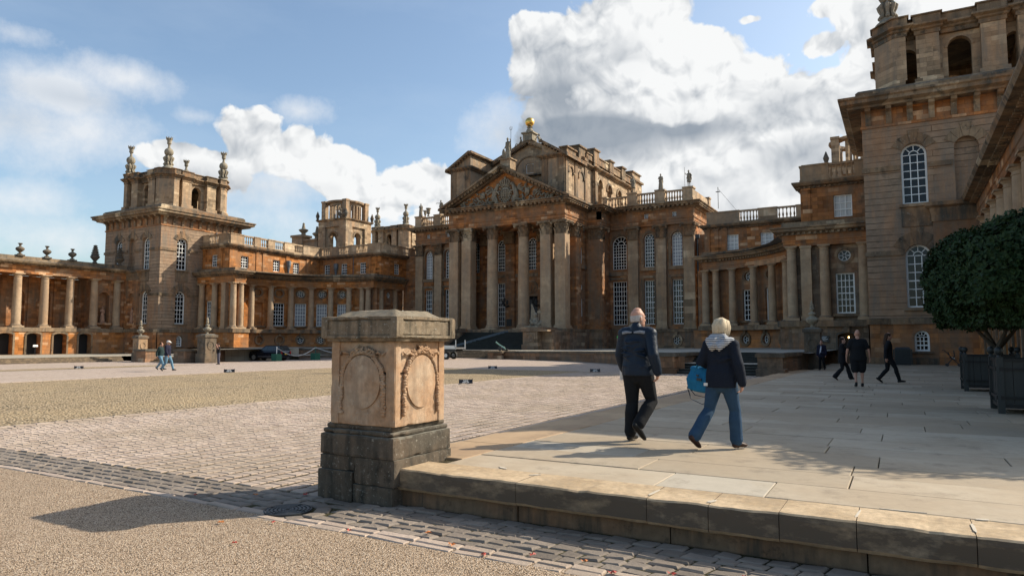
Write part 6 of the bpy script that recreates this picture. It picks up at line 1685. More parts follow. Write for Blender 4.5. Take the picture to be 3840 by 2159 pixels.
# ---- flatbed trailer at the left end of the steps
t=thing('flatbed_trailer','pale flatbed trailer tail showing just right of the foreground pedestal','trailer',(-41,58.5,0)); M=MB()
M.box(-46,-39.1,57.5,59.3,1.05,1.2); M.box(-46,-39.2,57.45,57.52,1.2,1.4); M.box(-39.15,-39.08,57.5,57.58,1.0,1.95); M.box(-39.15,-39.08,59.2,59.3,1.0,1.95); M.build('deck','alloy',t)
for X in(-41.3,-40.4):
    for Y in(57.75,59.1):
        w=MB(); w.tube([(X,Y-.12,.38),(X,Y+.12,.38)],.38,16); ww=w.build('wheel','rubber',t); w=MB(); w.tube([(X,Y-.125,.38),(X,Y+.125,.38)],.2,12); w.build('rim','alloy',ww)
M=MB(); M.box(-46,-39.3,57.7,57.85,.8,1.05);M.box(-46,-39.3,58.95,59.1,.8,1.05); M.build('chassis','iron',t)
# ---- cannon on its block
t=thing('cannon','small green bronze cannon on a wheeled carriage on top of the stone block','cannon',(-36.5,62,.84)); M=MB()
M.tube([(-36.95,61.8,1.75),(-36.7,61.85,1.55),(-36.2,61.95,1.2),(-36.0,62,1.05)],[.075,.06,.09,.12],12); M.ell((-35.92,62.02,1.0),.07,8,6); M.build('barrel','bronze_green',t)
M=MB(); 
for y in(61.75,62.15): M.obox((-36.15,y,1.05),(.42,0,-.16),(0,.035,0),(.03,0,.1))
M.build('carriage','planter_wood',t)
for y in(61.62,62.28):
    for (x,r) in((-36.35,.25),(-35.85,.12)):
        w=MB(); w.tube([(x,y-.03,.84+r),(x,y+.03,.84+r)],r,14); w.build('wheel','planter_wood',t)
# ---- stone trophy on the right pedestal of the portico steps
def trophy(cx,lab):
    t=thing('stone_trophy',lab,'stone sculpture',(cx,73.6,3.5)); M=MB(); rr=random.Random(9)
    M.box(cx-.95,cx+.95,72.4,74.6,3.45,3.7)
    M.limb([(cx,73.5,3.8),(cx,73.5,4.3),(cx+.05,73.5,4.7)],[.45,.4,.2],10); M.ell((cx+.05,73.4,5.0),(.25,.25,.3),8,6)
    for k in range(16):
        a=rr.uniform(0,2*PI); M.ell((cx+.6*math.cos(a),73.5+.5*math.sin(a),3.8+rr.uniform(0,.5)),rr.uniform(.15,.3),7,5)
    M.extr([(cx-.55,73.5,6.4),(cx-.75,73.5,4.0),(cx+.2,73.4,4.0),(cx+.1,73.45,4.9)],(0,.12,0))
    M.tube([(cx+.35,73.5,3.9),(cx+.55,73.4,5.7)],.05,6); M.obox((cx+.55,73.4,5.35),(.25,0,0),(0,.05,0),(0,0,.12)); M.tube([(cx-.3,73.6,3.9),(cx-.6,73.5,6.3)],.04,6)
    M.build('figure_pile','stone_statue',t,smooth=False)
trophy(-38.35,'carved trophy of arms with a furled flag on the pedestal right of the steps')
# ---- downpipe wires on the hall roof
t=thing('roof_aerial','thin black aerial mast with stay wires on the right pavilion roof','aerial',(-21,96,20)); M=MB(); M.tube([(-21.2,95,20),(-21.2,95,23)],.04,5); M.box(-21.5,-20.9,94.95,95.05,22.3,22.4); M.tube([(-21.2,95,22.8),(-19,99,19.5)],.02,4); M.build('mast','iron',t)
# ---- fallen leaves
rr=random.Random(12)
LV=[(-5.9,4.6),(-5.45,4.85),(-4.6,5.0),(-3.9,5.3),(-3.1,5.0),(-2.75,5.2),(-2.3,5.25),(-2.0,5.1),(-1.6,5.3),(-6.6,5.6),(-7.2,5.25),(-1.1,5.5),(-3.5,5.1),(-5.2,4.2),(-6.1,5.9),(-8.3,8.5),(-9.5,10.2)]
P0=None
for i,(x,y) in enumerate(LV):
    M=MB(); a=rr.uniform(0,6); L=rr.uniform(.025,.045)
    pts=[]
    for k in range(10):
        r=L*(1 if k%2==0 else .45); pts.append((x+r*math.cos(a+2*PI*k/10),y+r*math.sin(a+2*PI*k/10),.035+.01*math.sin(k*2)))
    M.poly(pts); o=M.build('fallen_leaf','leaf_red' if i%3 else 'leaf_orange',None,flip=False); tag(o,'small dry autumn leaf lying on the gravel and gutter stones','leaf','fallen leaves on the ground')
simple('skin',(.46,.25,.175),.55,spec=.35,var=.12,sc=25)
simple('skin_pale',(.55,.33,.25),.55,spec=.35,var=.1,sc=25)
def cloth(name,c,var=.35,sc=14,bmp=.004,rough=.85): return simple(name,c,rough,spec=.2,var=var,sc=sc,bmp=bmp)
cloth('navy_nylon',(.010,.019,.034),sc=6,bmp=.03,rough=.5);cloth('navy_knit',(.010,.014,.024),sc=60,bmp=.004);cloth('black_cloth',(.010,.011,.013),sc=7,bmp=.012);cloth('grey_cloth',(.2,.22,.25))
cloth('denim',(.028,.062,.11),sc=9,bmp=.012);cloth('denim_light',(.12,.22,.30),sc=9,bmp=.012);cloth('grey_trouser',(.10,.095,.12));cloth('dark_green',(.018,.035,.035));cloth('navy_coat',(.014,.014,.03));cloth('black_coat',(.009,.010,.013))
cloth('hivis',(.12,.75,.16));cloth('shirt_light',(.45,.45,.5));cloth('blue_bag',(.015,.15,.29),sc=14,bmp=.03,rough=.8);cloth('brown_leather',(.05,.025,.018),rough=.5);cloth('black_leather',(.01,.01,.01),rough=.4);cloth('beige_shirt',(.4,.34,.28))
cloth('cap_white',(.65,.65,.62));cloth('hair_grey',(.40,.38,.36),sc=60,var=.45);cloth('hair_blond',(.60,.49,.34),sc=30,var=.45);cloth('hair_dark',(.018,.012,.009),sc=40);cloth('hair_brown',(.05,.03,.02),sc=40)
def striped():
    s=NT('striped'); tc=s.n('ShaderNodeTexCoord'); w=s.n('ShaderNodeTexWave'); w.wave_type='BANDS';w.bands_direction='Z'; w.inputs['Scale'].default_value=13; w.inputs['Distortion'].default_value=1.2; w.inputs['Detail'].default_value=1; s.l(tc.outputs['Object'],w.inputs[0])
    s.l(s.mix(s.ramp(w.outputs[1],.45,.55),(.06,.07,.10,1),(.6,.6,.6,1)),s.b.inputs['Base Color']); s.b.inputs['Roughness'].default_value=.9
striped()
def remesh(M,name,mat,parent,voxel,it=4,fac=.5):
    me=bpy.data.meshes.new(name); me.from_pydata(M.v,[],M.f); bm=bmesh.new();bm.from_mesh(me);bmesh.ops.recalc_face_normals(bm,faces=bm.faces);bm.to_mesh(me);bm.free()
    o=bpy.data.objects.new(name,me); COL.objects.link(o)
    m=o.modifiers.new('r','REMESH'); m.mode='VOXEL'; m.voxel_size=voxel; m.use_smooth_shade=True
    m=o.modifiers.new('s','SMOOTH'); m.factor=fac; m.iterations=it
    dg=bpy.context.evaluated_depsgraph_get(); n=bpy.data.meshes.new_from_object(o.evaluated_get(dg)); bpy.data.objects.remove(o); bpy.data.meshes.remove(me)
    n.name=name; n.shade_smooth(); n.materials.clear(); n.materials.append(MAT[mat]); q=bpy.data.objects.new(name,n); COL.objects.link(q); OFF[q.name]=V((0,0,0))
    if parent is not None: q.parent=parent
    return q
BASE=dict(pel=(0,0,.94),chest=(0,.01,1.28),neck=(0,-.01,1.47),head=(0,.03,1.63),hyaw=0,hpit=0,
 shR=(.175,0,1.41),elR=(.235,-.03,1.13),wrR=(.25,.04,.88),shL=(-.175,0,1.41),elL=(-.235,-.03,1.13),wrL=(-.25,.04,.88),
 hdR=None,hdL=None,
 hiR=(.09,0,.90),knR=(.10,.02,.49),anR=(.10,-.02,.09),toR=(.12,.15,.03),hiL=(-.09,0,.90),knL=(-.10,.02,.49),anL=(-.10,-.02,.09),toL=(-.12,.15,.03))
def person(label,loc,rz,H=1.75,pose={},outfit={},vox=.016,fat=1.0,cat='person',stone_=None,group=None,name='person',parentless=True,hair=None,fine=False):
    P=dict(BASE);P.update(pose); P={k:(V(v) if isinstance(v,tuple) else v) for k,v in P.items()}
    t=bpy.data.objects.new(name,None); COL.objects.link(t); OFF[t.name]=V((0,0,0)); tag(t,label,cat,group)
    O=outfit; skin=O.get('skin','skin')
    hm=Matrix.Rotation(P['hyaw'],3,'Z')@Matrix.Rotation(P['hpit'],3,'X')
    hc=P['head']
    def hp(x,y,z): return hc+hm@V((x,y,z))
    def head(M):
        M.limb([hp(0,.0,-.125),hp(0,.012,-.08),hp(0,.008,-.02),hp(0,-.005,.04),hp(0,-.01,.085)],[(.038,.05),(.06,.078),(.071,.092),(.076,.099),(.058,.075)],16,hm@V((1,0,0)))
        M.ell(hp(0,-.012,.035),(.077,.1,.088),16,10,hm); M.limb([hp(0,.075,-.1),hp(0,.05,-.115)],[.026,.03],8)
        M.limb([hp(0,.09,.005),hp(0,.112,-.032),hp(0,.1,-.045)],[.010,.017,.012],8); M.limb([hp(-.018,.094,-.072),hp(0,.1,-.07),hp(.018,.094,-.072)],[.008,.01,.008],6)
        M.limb([hp(-.045,.082,.022),hp(0,.095,.02),hp(.045,.082,.022)],[.012,.012,.012],6)
        for s in(-1,1): M.ell(hp(s*.079,-.008,-.012),(.011,.022,.034),8,6,hm@Matrix.Rotation(s*.25,3,'Z'))
        M.limb([P['neck']+V((0,-.01,-.06)),hp(0,-.02,-.08)],[(.068*fat**.5,.066),(.058,.06)],12)
    def hand(M,s):
        w=P['wr'+s];e=P['el'+s]; d=(P['hd'+s]-w).normalized() if P['hd'+s] is not None else ((w-e).normalized()*.6+V((0,.15,-.8))).normalized()
        sx=1 if s=='R' else -1
        side=V((0,1,0))-d*d.y
        if side.length<.1: side=V((0,0,1))-d*d.z
        side.normalize(); nn=d.cross(side)*sx  # palm faces inward
        pc=w+d*.05
        M.limb([w-d*.02,w+d*.035,w+d*.085],[(.026,.02),(.036,.017),(.038,.015)],10,side)
        cu=P.get('curl',.6)
        for i,(o,L) in enumerate(((.03,.07),(.011,.08),(-.009,.074),(-.027,.058))):
            b=w+d*.085+side*o; k1=b+d*L*.5*math.cos(cu*.5)-nn*0+(-nn)*L*.5*math.sin(cu*.5); k2=k1+d*L*.3*math.cos(cu*1.3)-nn*L*.3*math.sin(cu*1.3); k3=k2+d*L*.25*math.cos(cu*2)-nn*L*.25*math.sin(cu*2)
            M.limb([b-d*.01,k1,k2,k3],[.0095,.009,.008,.0065],7)
        b=w+d*.03+side*.03; M.limb([b,b+side*.022+d*.03-nn*.012,b+side*.022+d*.06-nn*.024],[.013,.011,.008],7)
    def torso(M,g,flat=False):
        c,p_,n=P['chest'],P['pel'],P['neck']; f=fat
        if flat: M.tube([p_+V((0,0,-flat)),p_+V((0,0,-.03)),p_+V((0,0,.06)),lerp(p_,c,.5)+V((0,.005,0)),c,c+(n-c)*.45,lerp(c,n,.8)],[(.168*f+g,.13*f+g),(.168*f+g,.128*f+g),(.162*f+g,.12*f+g),(.15*f+g,.112*f+g),(.165*f**.5+g,.118*f+g),(.17*f**.3+g,.105+g),(.1+g,.075+g)],18)
        else: M.limb([p_+V((0,0,-.06)),p_+V((0,0,.04)),lerp(p_,c,.5)+V((0,.005,0)),c,c+(n-c)*.45,lerp(c,n,.8)],[(.155*f+g,.115*f+g),(.16*f+g,.118*f+g),(.142*f+g,.108*f+g),(.165*f**.5+g,.118*f+g),(.17*f**.3+g,.105+g),(.1+g,.075+g)],18)
        for s in('R','L'): M.limb([lerp(c,n,.72),P['sh'+s]],[.075+g,.07+g],12)
    def arm(M,s,g,upto=1.0,bare=0):
        a,b,c=P['sh'+s],P['el'+s],P['wr'+s]
        if upto<=.5: M.limb([a,lerp(a,b,upto*2)],[.062+g,.056+g],12); return
        M.limb([a,lerp(a,b,.4),b,lerp(b,c,.35),lerp(b,c,upto*2-1)],[.060+g,.052+g,.044+g,.043+g,.030+g*1.0],12)
    def leg(M,s,g,upto=1.0,flare=0):
        a,b,c=P['hi'+s],P['kn'+s],P['an'+s]
        if upto<=.5: M.limb([a,lerp(a,b,.5),lerp(a,b,upto*2)],[(.098*fat**.6+g),(.085+g),(.075+g)],14); return
        cc=lerp(b,c,upto*2-1)
        M.limb([a,lerp(a,b,.35),lerp(a,b,.8),b,lerp(b,c,.3)+V((0,-.012,0)),lerp(b,c,.7),cc],[.096*fat**.6+g,.084+g,.062+g,.056+g,.056+g+flare*.3,.042+g+flare*.7,.037+g+flare],14)
    def foot(M,s,g):
        an,to=P['an'+s],P['to'+s]; d=(to-an); d2=V((d.x,d.y,d.z)).normalized(); hl=an-V((d.x,d.y,0)).normalized()*.035+V((0,0,-.045)) if d.z>-.1 else an-d2*.02+V((0,-.05,-.01))
        M.limb([hl,lerp(hl,to,.45)+V((0,0,.012)),lerp(hl,to,.85),to],[(.036+g,.034+g),(.04+g,.036+g),(.047+g,.026+g),(.036+g,.02+g)],12,d2.cross(V((0,0,1))).normalized()); M.limb([an,lerp(hl,to,.25)],[.037+g,.035+g],10)
    # one continuous body
    B=MB(); head(B); torso(B,-.012)
    for s in('R','L'): arm(B,s,-.006);leg(B,s,-.006);foot(B,s,-.006); 
    if fine or True:
        for s in('R','L'): hand(B,s)
    bv=O.get('bvox',min(vox,.011)); b=remesh(B,'body',stone_ or skin,t,bv,2)
    if not stone_:
        E=MB()
        for s in(-1,1): E.ell(hp(s*.03,.088,.004),(.011,.006,.006),6,4)
        E.build('eyes','hair_dark',t)
    if O.get('top'):
        M=MB(); torso(M,.010+O.get('loose',0)*.6,O.get('hem',.03)+.03)
        for s in('R','L'): arm(M,s,.012+O.get('loose',0)*.6,O.get('sleeve',.96))
        if O.get('collar'): 
            n=P['neck']; M.limb([n+V((0,-.02,-.04)),n+V((0,-.012,.035))],[(.085,.085),(.072,.078)],14)
        for j in range(O.get('folds',0)):
            rr=random.Random(j+int(H*100)); s=1 if j%2 else -1; k=rr.uniform(0,1); q=lerp(P['sh'+('R' if s>0 else 'L')],P['wr'+('R' if s>0 else 'L')],k)
            M.ell(q+V((rr.uniform(-.02,.02),-.02,0)),(.06,.045,.02),10,5,Matrix.Rotation(rr.uniform(-.6,.6),3,'Y'))
            z=rr.uniform(P['pel'].z-.05,P['chest'].z+.05); M.ell((rr.uniform(-.1,.1),-.1*fat,z),(.1,.045,.018),10,5,Matrix.Rotation(rr.uniform(-.7,.7),3,'Y'))
        remesh(M,'jacket' if O.get('sleeve',.96)>.6 else 'shirt',O['top'],t,vox,3)
    if O.get('legs'):
        M=MB(); p_=P['pel']; M.limb([p_+V((0,0,.06)),p_+V((0,0,-.04)),p_+V((0,-.005,-.1))],[(.15*fat+.004,.11*fat+.006),(.158*fat+.008,.12*fat+.008),(.14*fat,.105*fat)],16)
        for s in('R','L'): 
            leg(M,s,.014+O.get('lloose',0),O.get('leglen',.97),O.get('flare',.012))
            if O.get('folds'):
                rr=random.Random(3); 
                for j in range(5):
                    q=lerp(P['kn'+s],P['an'+s],rr.uniform(0,1)); M.ell(q,(.062,.066,.016),10,5,Matrix.Rotation(rr.uniform(-.5,.5),3,'Y'))
        remesh(M,'shorts' if O.get('leglen',1)<.55 else 'trousers',O['legs'],t,vox,3)
    if O.get('shoes'):
        for s in('R','L'):
            M=MB(); foot(M,s,.006); remesh(M,'shoe',O['shoes'],t,vox*.8,2)
    if hair:
        M=MB(); rr=random.Random(5)
        if hair=='fringe':
            for k in range(17):
                a=-PI*1.08+PI*1.16*k/16; M.ell(hp(.066*math.cos(a),-.012+.086*math.sin(a),.0),(.016,.016,.058),8,6,hm)
            remesh(M,'hair','hair_grey',t,.007,4)
        elif hair=='bob':
            M.ell(hp(0,-.018,.045),(.094,.115,.1),16,10,hm); 
            for k in range(260):
                a=rr.uniform(-PI*1.22,PI*.22); top=hp(rr.uniform(-.02,.02),-.03,.14); r=rr.uniform(.98,1.16)
                p1=hp(.075*r*math.cos(a),-.02+.09*r*math.sin(a),.105); p2=hp(.097*r*math.cos(a),-.02+.112*r*math.sin(a),.02); p3=hp(.09*r*math.cos(a),-.02+.105*r*math.sin(a),-.05+rr.uniform(-.03,.02)); p4=hp(.075*r*math.cos(a+.1),-.02+.088*r*math.sin(a+.1),-.09+rr.uniform(-.02,.02))
                M.limb([top,p1,p2,p3,p4],[.009,.010,.010,.008,.003],4)
            M.build('hair','hair_blond',t,smooth=True)
        elif hair=='short':
            M.ell(hp(0,-.022,.045),(.086,.104,.09),14,9,hm); 
            for k in range(60): a=rr.uniform(-PI*1.1,PI*.1); th=rr.uniform(.0,1.4); M.ell(hp(.084*math.cos(a)*math.cos(th),-.022+.1*math.sin(a)*math.cos(th),.03+.085*math.sin(th)),.016,5,4)
            remesh(M,'hair',O.get('hair','hair_dark'),t,.01,1)
        elif hair=='long':
            M.ell(hp(0,-.022,.04),(.088,.108,.09),14,9,hm); M.limb([hp(0,-.05,.03),hp(0,-.07,-.08),hp(0,-.085,-.2),hp(0,-.08,-.3)],[(.085,.07),(.085,.055),(.09,.045),(.06,.03)],12)
            for k in range(24): a=rr.uniform(-PI,0); M.limb([hp(.08*math.cos(a),-.03+.09*math.sin(a),.05),hp(.09*math.cos(a),-.05+.08*math.sin(a),-.12),hp(.08*math.cos(a),-.06+.07*math.sin(a),-.3)],[.014,.014,.006],5)
            remesh(M,'hair',O.get('hair','hair_dark'),t,.01,1)
        elif hair=='cap':
            M.ell(hp(0,-.012,.055),(.088,.108,.075),14,9,hm); M.limb([hp(-.03,.09,.05),hp(0,.15,.035)],[(.06,.008),(.05,.008)],12,hm@V((1,0,0))); M.limb([hp(.03,.09,.05),hp(0,.15,.035)],[(.06,.008),(.05,.008)],12,hm@V((1,0,0)))
            remesh(M,'cap','cap_white',t,.007,1); M=MB(); M.ell(hp(0,-.03,-.01),(.08,.092,.05),12,8,hm); M.build('hair','hair_grey',t,smooth=True)
    t.location=loc;t.rotation_euler=(0,0,rz); k=H/1.75; t.scale=(k,k,k)
    return t,P,hp
def wpos(t,p):
    k=t.scale[0];a=t.rotation_euler[2]; x,y,z=p; return V((t.location[0]+k*(x*math.cos(a)-y*math.sin(a)),t.location[1]+k*(x*math.sin(a)+y*math.cos(a)),t.location[2]+k*z))
# --- man in navy jacket, seen from behind
mt,mP,mh=person('bald man in a navy jacket and black trousers walking away across the terrace',(-3.28,9.42,.4),-.12,1.87,
 dict(hyaw=-.5,hpit=0,pel=(0,0,.95),chest=(0,.02,1.28),head=(.0,.03,1.62),
  shR=(.19,-.01,1.41),elR=(.275,-.10,1.13),wrR=(.30,-.03,.90),hdR=(.27,.02,.80),shL=(-.19,.01,1.41),elL=(-.27,.02,1.12),wrL=(-.27,.14,.92),
  hiL=(-.09,0,.91),knL=(-.10,.03,.49),anL=(-.11,-.02,.09),toL=(-.12,.15,.03),
  hiR=(.09,0,.91),knR=(.14,.12,.52),anR=(.07,-.17,.22),toR=(.13,-.10,.055),curl=.8),
 dict(top='navy_nylon',legs='black_cloth',shoes='black_leather',loose=.028,sleeve=.97,collar=1,hem=.06,folds=18,lloose=.012,flare=.02,bvox=.0065),vox=.011,fat=1.14,hair='fringe')
M=MB()
for s in(-1,1):
    M.limb([(s*.02,-.135,1.43),(s*.10,-.12,1.435),(s*.17,-.09,1.425),(s*.2,-.05,1.43)],[(.012,.006),(.02,.008),(.022,.008),(.014,.007)],8,(0,0,1))
M.build('shoulder_panel','grey_cloth',mt,smooth=True)
M=MB(); M.tube([(-.34,.2,.98),(-.345,.21,.78)],[(.03,.012),(.03,.012)],8); M.build('rolled_leaflet','cap_white',mt)
# --- blond woman with bag
wt,wP,wh=person('blond woman in a dark knitted coat with striped hood and jeans walking away',(-2.1,9.36,.4),-.18,1.70,
 dict(hyaw=-.35,hpit=-.12,pel=(.0,-.02,.95),chest=(0,.02,1.27),neck=(0,0,1.46),head=(.01,.045,1.62),
  shR=(.165,0,1.39),elR=(.26,-.05,1.13),wrR=(.29,.0,.87),hdR=(.27,.02,.78),shL=(-.165,0,1.39),elL=(-.28,-.03,1.14),wrL=(-.17,.2,1.12),
  hiL=(-.09,0,.91),knL=(-.17,-.04,.50),anL=(-.27,-.33,.15),toL=(-.23,-.25,.03),
  hiR=(.09,0,.91),knR=(.14,.10,.50),anR=(.15,.10,.09),toR=(.21,.25,.035),curl=.9),
 dict(top='navy_knit',legs='denim',shoes='brown_leather',loose=.03,sleeve=.97,hem=.10,folds=12,lloose=.008,flare=.03,bvox=.0065),vox=.011,fat=1.08,hair='bob')
M=MB()
M.limb([(-.17,-.03,1.46),(-.1,-.12,1.455),(0,-.15,1.45),(.1,-.12,1.455),(.17,-.03,1.46)],[.04,.06,.065,.06,.04],12); M.limb([(-.13,-.1,1.44),(-.03,-.19,1.36),(.03,-.19,1.36),(.13,-.1,1.44)],[.045,.06,.06,.045],12)
M.limb([(-.15,-.02,1.47),(-.08,.08,1.45)],[.04,.035],8); M.limb([(.15,-.02,1.47),(.08,.08,1.45)],[.04,.035],8); M.limb([(-.08,-.08,1.5),(.08,-.08,1.5)],[.05,.05],10)
remesh(M,'hood','striped',wt,.01,3)
M=MB(); M.box(-.185,-.13,-.165,-.155,.84,.88); M.build('label_tab','cap_white',wt)
# bag hanging from the left forearm (its own thing)
bg_=bpy.data.objects.new('handbag',None); COL.objects.link(bg_); OFF[bg_.name]=V((0,0,0)); tag(bg_,'bright blue slouchy handbag with dangling strap hanging from the blond woman arm','handbag')
M=MB(); M.tube([(0,0,-.15),(0,0,-.13),(0,0,-.04),(.01,0,.06),(.0,0,.14),(0,0,.16)],[(.12,.06),(.2,.105),(.205,.11),(.175,.085),(.14,.045),(.12,.02)],16)
for k in range(9): M.limb([(-.14+.035*k,-.05,.13),(-.17+.042*k,-.095,.0),(-.15+.037*k,-.09,-.12)],[.01,.02,.012],6)
M.ell((-.12,-.03,.13),(.07,.04,.03),8,5);M.ell((.1,-.02,.12),(.07,.04,.04),8,5)
remesh(M,'pouch','blue_bag',bg_,.012,2)
for y in(-.05,.05): 
    M=MB(); M.tube([(-.09,y,.09),(-.075,y*.8,.2),(0,y*.5,.27),(.075,y*.8,.2),(.09,y,.09)],[(.016,.008)]*5,8,(0,1,0)); M.build('handle','blue_bag',bg_,smooth=True)
M=MB(); M.tube([(-.17,0,.02),(-.21,-.02,-.12),(-.14,-.03,-.25),(.02,-.03,-.29),(.14,-.02,-.22),(.17,0,0)],[(.011,.004)]*6,6,(0,1,0)); M.tube([(-.16,0,.0),(-.19,-.04,-.1),(-.08,-.05,-.19),(.1,-.04,-.2),(.17,0,-.02)],[(.01,.004)]*5,6,(0,1,0)); M.build('strap','navy_nylon',bg_,smooth=True)
M=MB(); M.box(-.02,.04,-.135,-.12,.0,.03);M.box(-.03,-.0,-.135,-.12,.05,.07); M.build('buckle','iron',bg_)
p=wpos(wt,(-.30,.10,.90)); bg_.location=p; bg_.rotation_euler=(0,.1,-.3); bg_.scale=(1.12,1.12,1.12)
# --- distant people
walkR=dict(hiR=(.09,0,.91),knR=(.1,.2,.53),anR=(.1,.30,.12),toR=(.1,.48,.08),hiL=(-.09,0,.91),knL=(-.1,-.02,.48),anL=(-.1,-.30,.16),toL=(-.1,-.20,.03),elR=(.23,-.12,1.14),wrR=(.25,-.12,.88),elL=(-.23,.04,1.13),wrL=(-.24,.16,.92))
walkL={}
for k,v in walkR.items():
    kk=k[:-1]+('L' if k[-1]=='R' else 'R'); walkL[kk]=(-v[0],v[1],v[2])
small=dict(hiR=(.09,0,.91),knR=(.1,.06,.49),anR=(.1,.06,.09),toR=(.11,.24,.03),hiL=(-.09,0,.91),knL=(-.1,.02,.48),anL=(-.1,-.18,.12),toL=(-.1,-.05,.03))
person('bald man in black polo shirt and dark shorts walking away on the shaded terrace',(-1.3,26.2,zt(26.2)),.15,1.9,dict(small,elR=(.3,-.02,1.13),wrR=(.33,.05,.88),elL=(-.3,-.02,1.13),wrL=(-.33,.04,.88)),
 dict(top='black_cloth',legs='grey_trouser' if 0 else 'black_cloth',shoes='black_leather',sleeve=.32,loose=.02,leglen=.44,lloose=.035,hem=.1),vox=.018,fat=1.3,hair=None)
person('woman with long dark hair in a black hooded coat walking right past the doorway',(-2.1,30.7,zt(30.7)),-1.45,1.72,dict(walkL,elR=(.22,.02,1.14),wrR=(.12,.24,1.12),elL=(-.22,.02,1.14),wrL=(-.12,.24,1.12)),
 dict(top='black_coat',legs='black_cloth',shoes='black_leather',loose=.03,hem=.22,flare=.05,skin='skin_pale'),vox=.02,hair='long')
person('long haired person in black striding right beside the bald man in shorts',(-.45,29.3,zt(29.3)),-1.35,1.86,dict(walkR,hpit=-.15),
 dict(top='black_coat',legs='black_cloth',shoes='black_leather',loose=.015,hem=.05,hair='hair_brown'),vox=.02,hair='long')
person('small woman in open dark coat and pale scarf walking towards us',(-4.05,43.6,zt(43.6)+.01),2.9,1.68,dict(small),
 dict(top='navy_coat',legs='black_cloth',shoes='black_leather',loose=.03,hem=.14,hair='hair_brown'),vox=.022,hair='short')
q=bpy.data.objects[-1] if 0 else None
t_=[o for o in bpy.data.objects if o.name.startswith('person') and o.get('label','').startswith('small woman')][0]
M=MB(); M.limb([(-.02,.13,1.42),(0,.165,1.2),(.03,.17,.98)],[(.03,.015),(.045,.015),(.035,.012)],8); M.build('scarf','shirt_light',t_)
M=MB(); M.limb([(-.17,.15,1.0),(-.03,.18,1.0)],[.07,.07],8); M.build('shoulder_bag','navy_coat',t_)
A_=zc(-45)
person('dark haired walker in green top and light jeans, left one of a walking pair',(-40.9,27.0,0),-1.15,1.72,dict(walkR,hyaw=.1),dict(top='dark_green',legs='denim_light',shoes='black_leather',loose=.015,hem=.0),vox=.025,fat=1.1,hair='short')
person('walker in a white cap, navy jumper and jeans on the pale court',(-39.0,26.2,0),-1.15,1.86,dict(walkL,hpit=-.2),dict(top='navy_coat',legs='denim_light',shoes='black_leather',loose=.02,hem=.03),vox=.025,fat=1.15,hair='cap')
person('man holding a camera up to his face by the shaded urn pedestal',(-50.9,38.9,zc(-50.9)),2.75,1.78,dict(elR=(.3,.12,1.3),wrR=(.12,.2,1.58),hdR=(.05,.2,1.66),elL=(-.3,.12,1.3),wrL=(-.12,.2,1.58),hdL=(-.05,.2,1.66),hiR=(.1,0,.9),knR=(.14,.01,.49),anR=(.17,-.02,.09),toR=(.2,.13,.03),hiL=(-.1,0,.9),knL=(-.14,.01,.49),anL=(-.17,-.02,.09),toL=(-.2,.13,.03)),
 dict(top='black_cloth',legs='grey_trouser',shoes='black_leather',sleeve=.35,loose=.015,hair='hair_dark'),vox=.025,hair='short')
cm=thing('camera_body','small black camera held at the photographing man face','camera',(-50.9,38.9,1.6)); M=MB(); pq=V((-50.9,38.9,zc(-50.9)))+Matrix.Rotation(2.75,3,'Z')@V((0,.22,1.66)); M.box(pq.x-.07,pq.x+.07,pq.y-.04,pq.y+.04,pq.z-.045,pq.z+.045); M.build('body','iron',cm)
person('worker in a bright green high visibility vest by the hall basement',(-29.0,76.9,.95),.4,1.75,dict(small),dict(top='hivis',legs='black_cloth',shoes='black_leather',sleeve=.2,loose=.03),vox=.03,fat=1.1,hair='short')
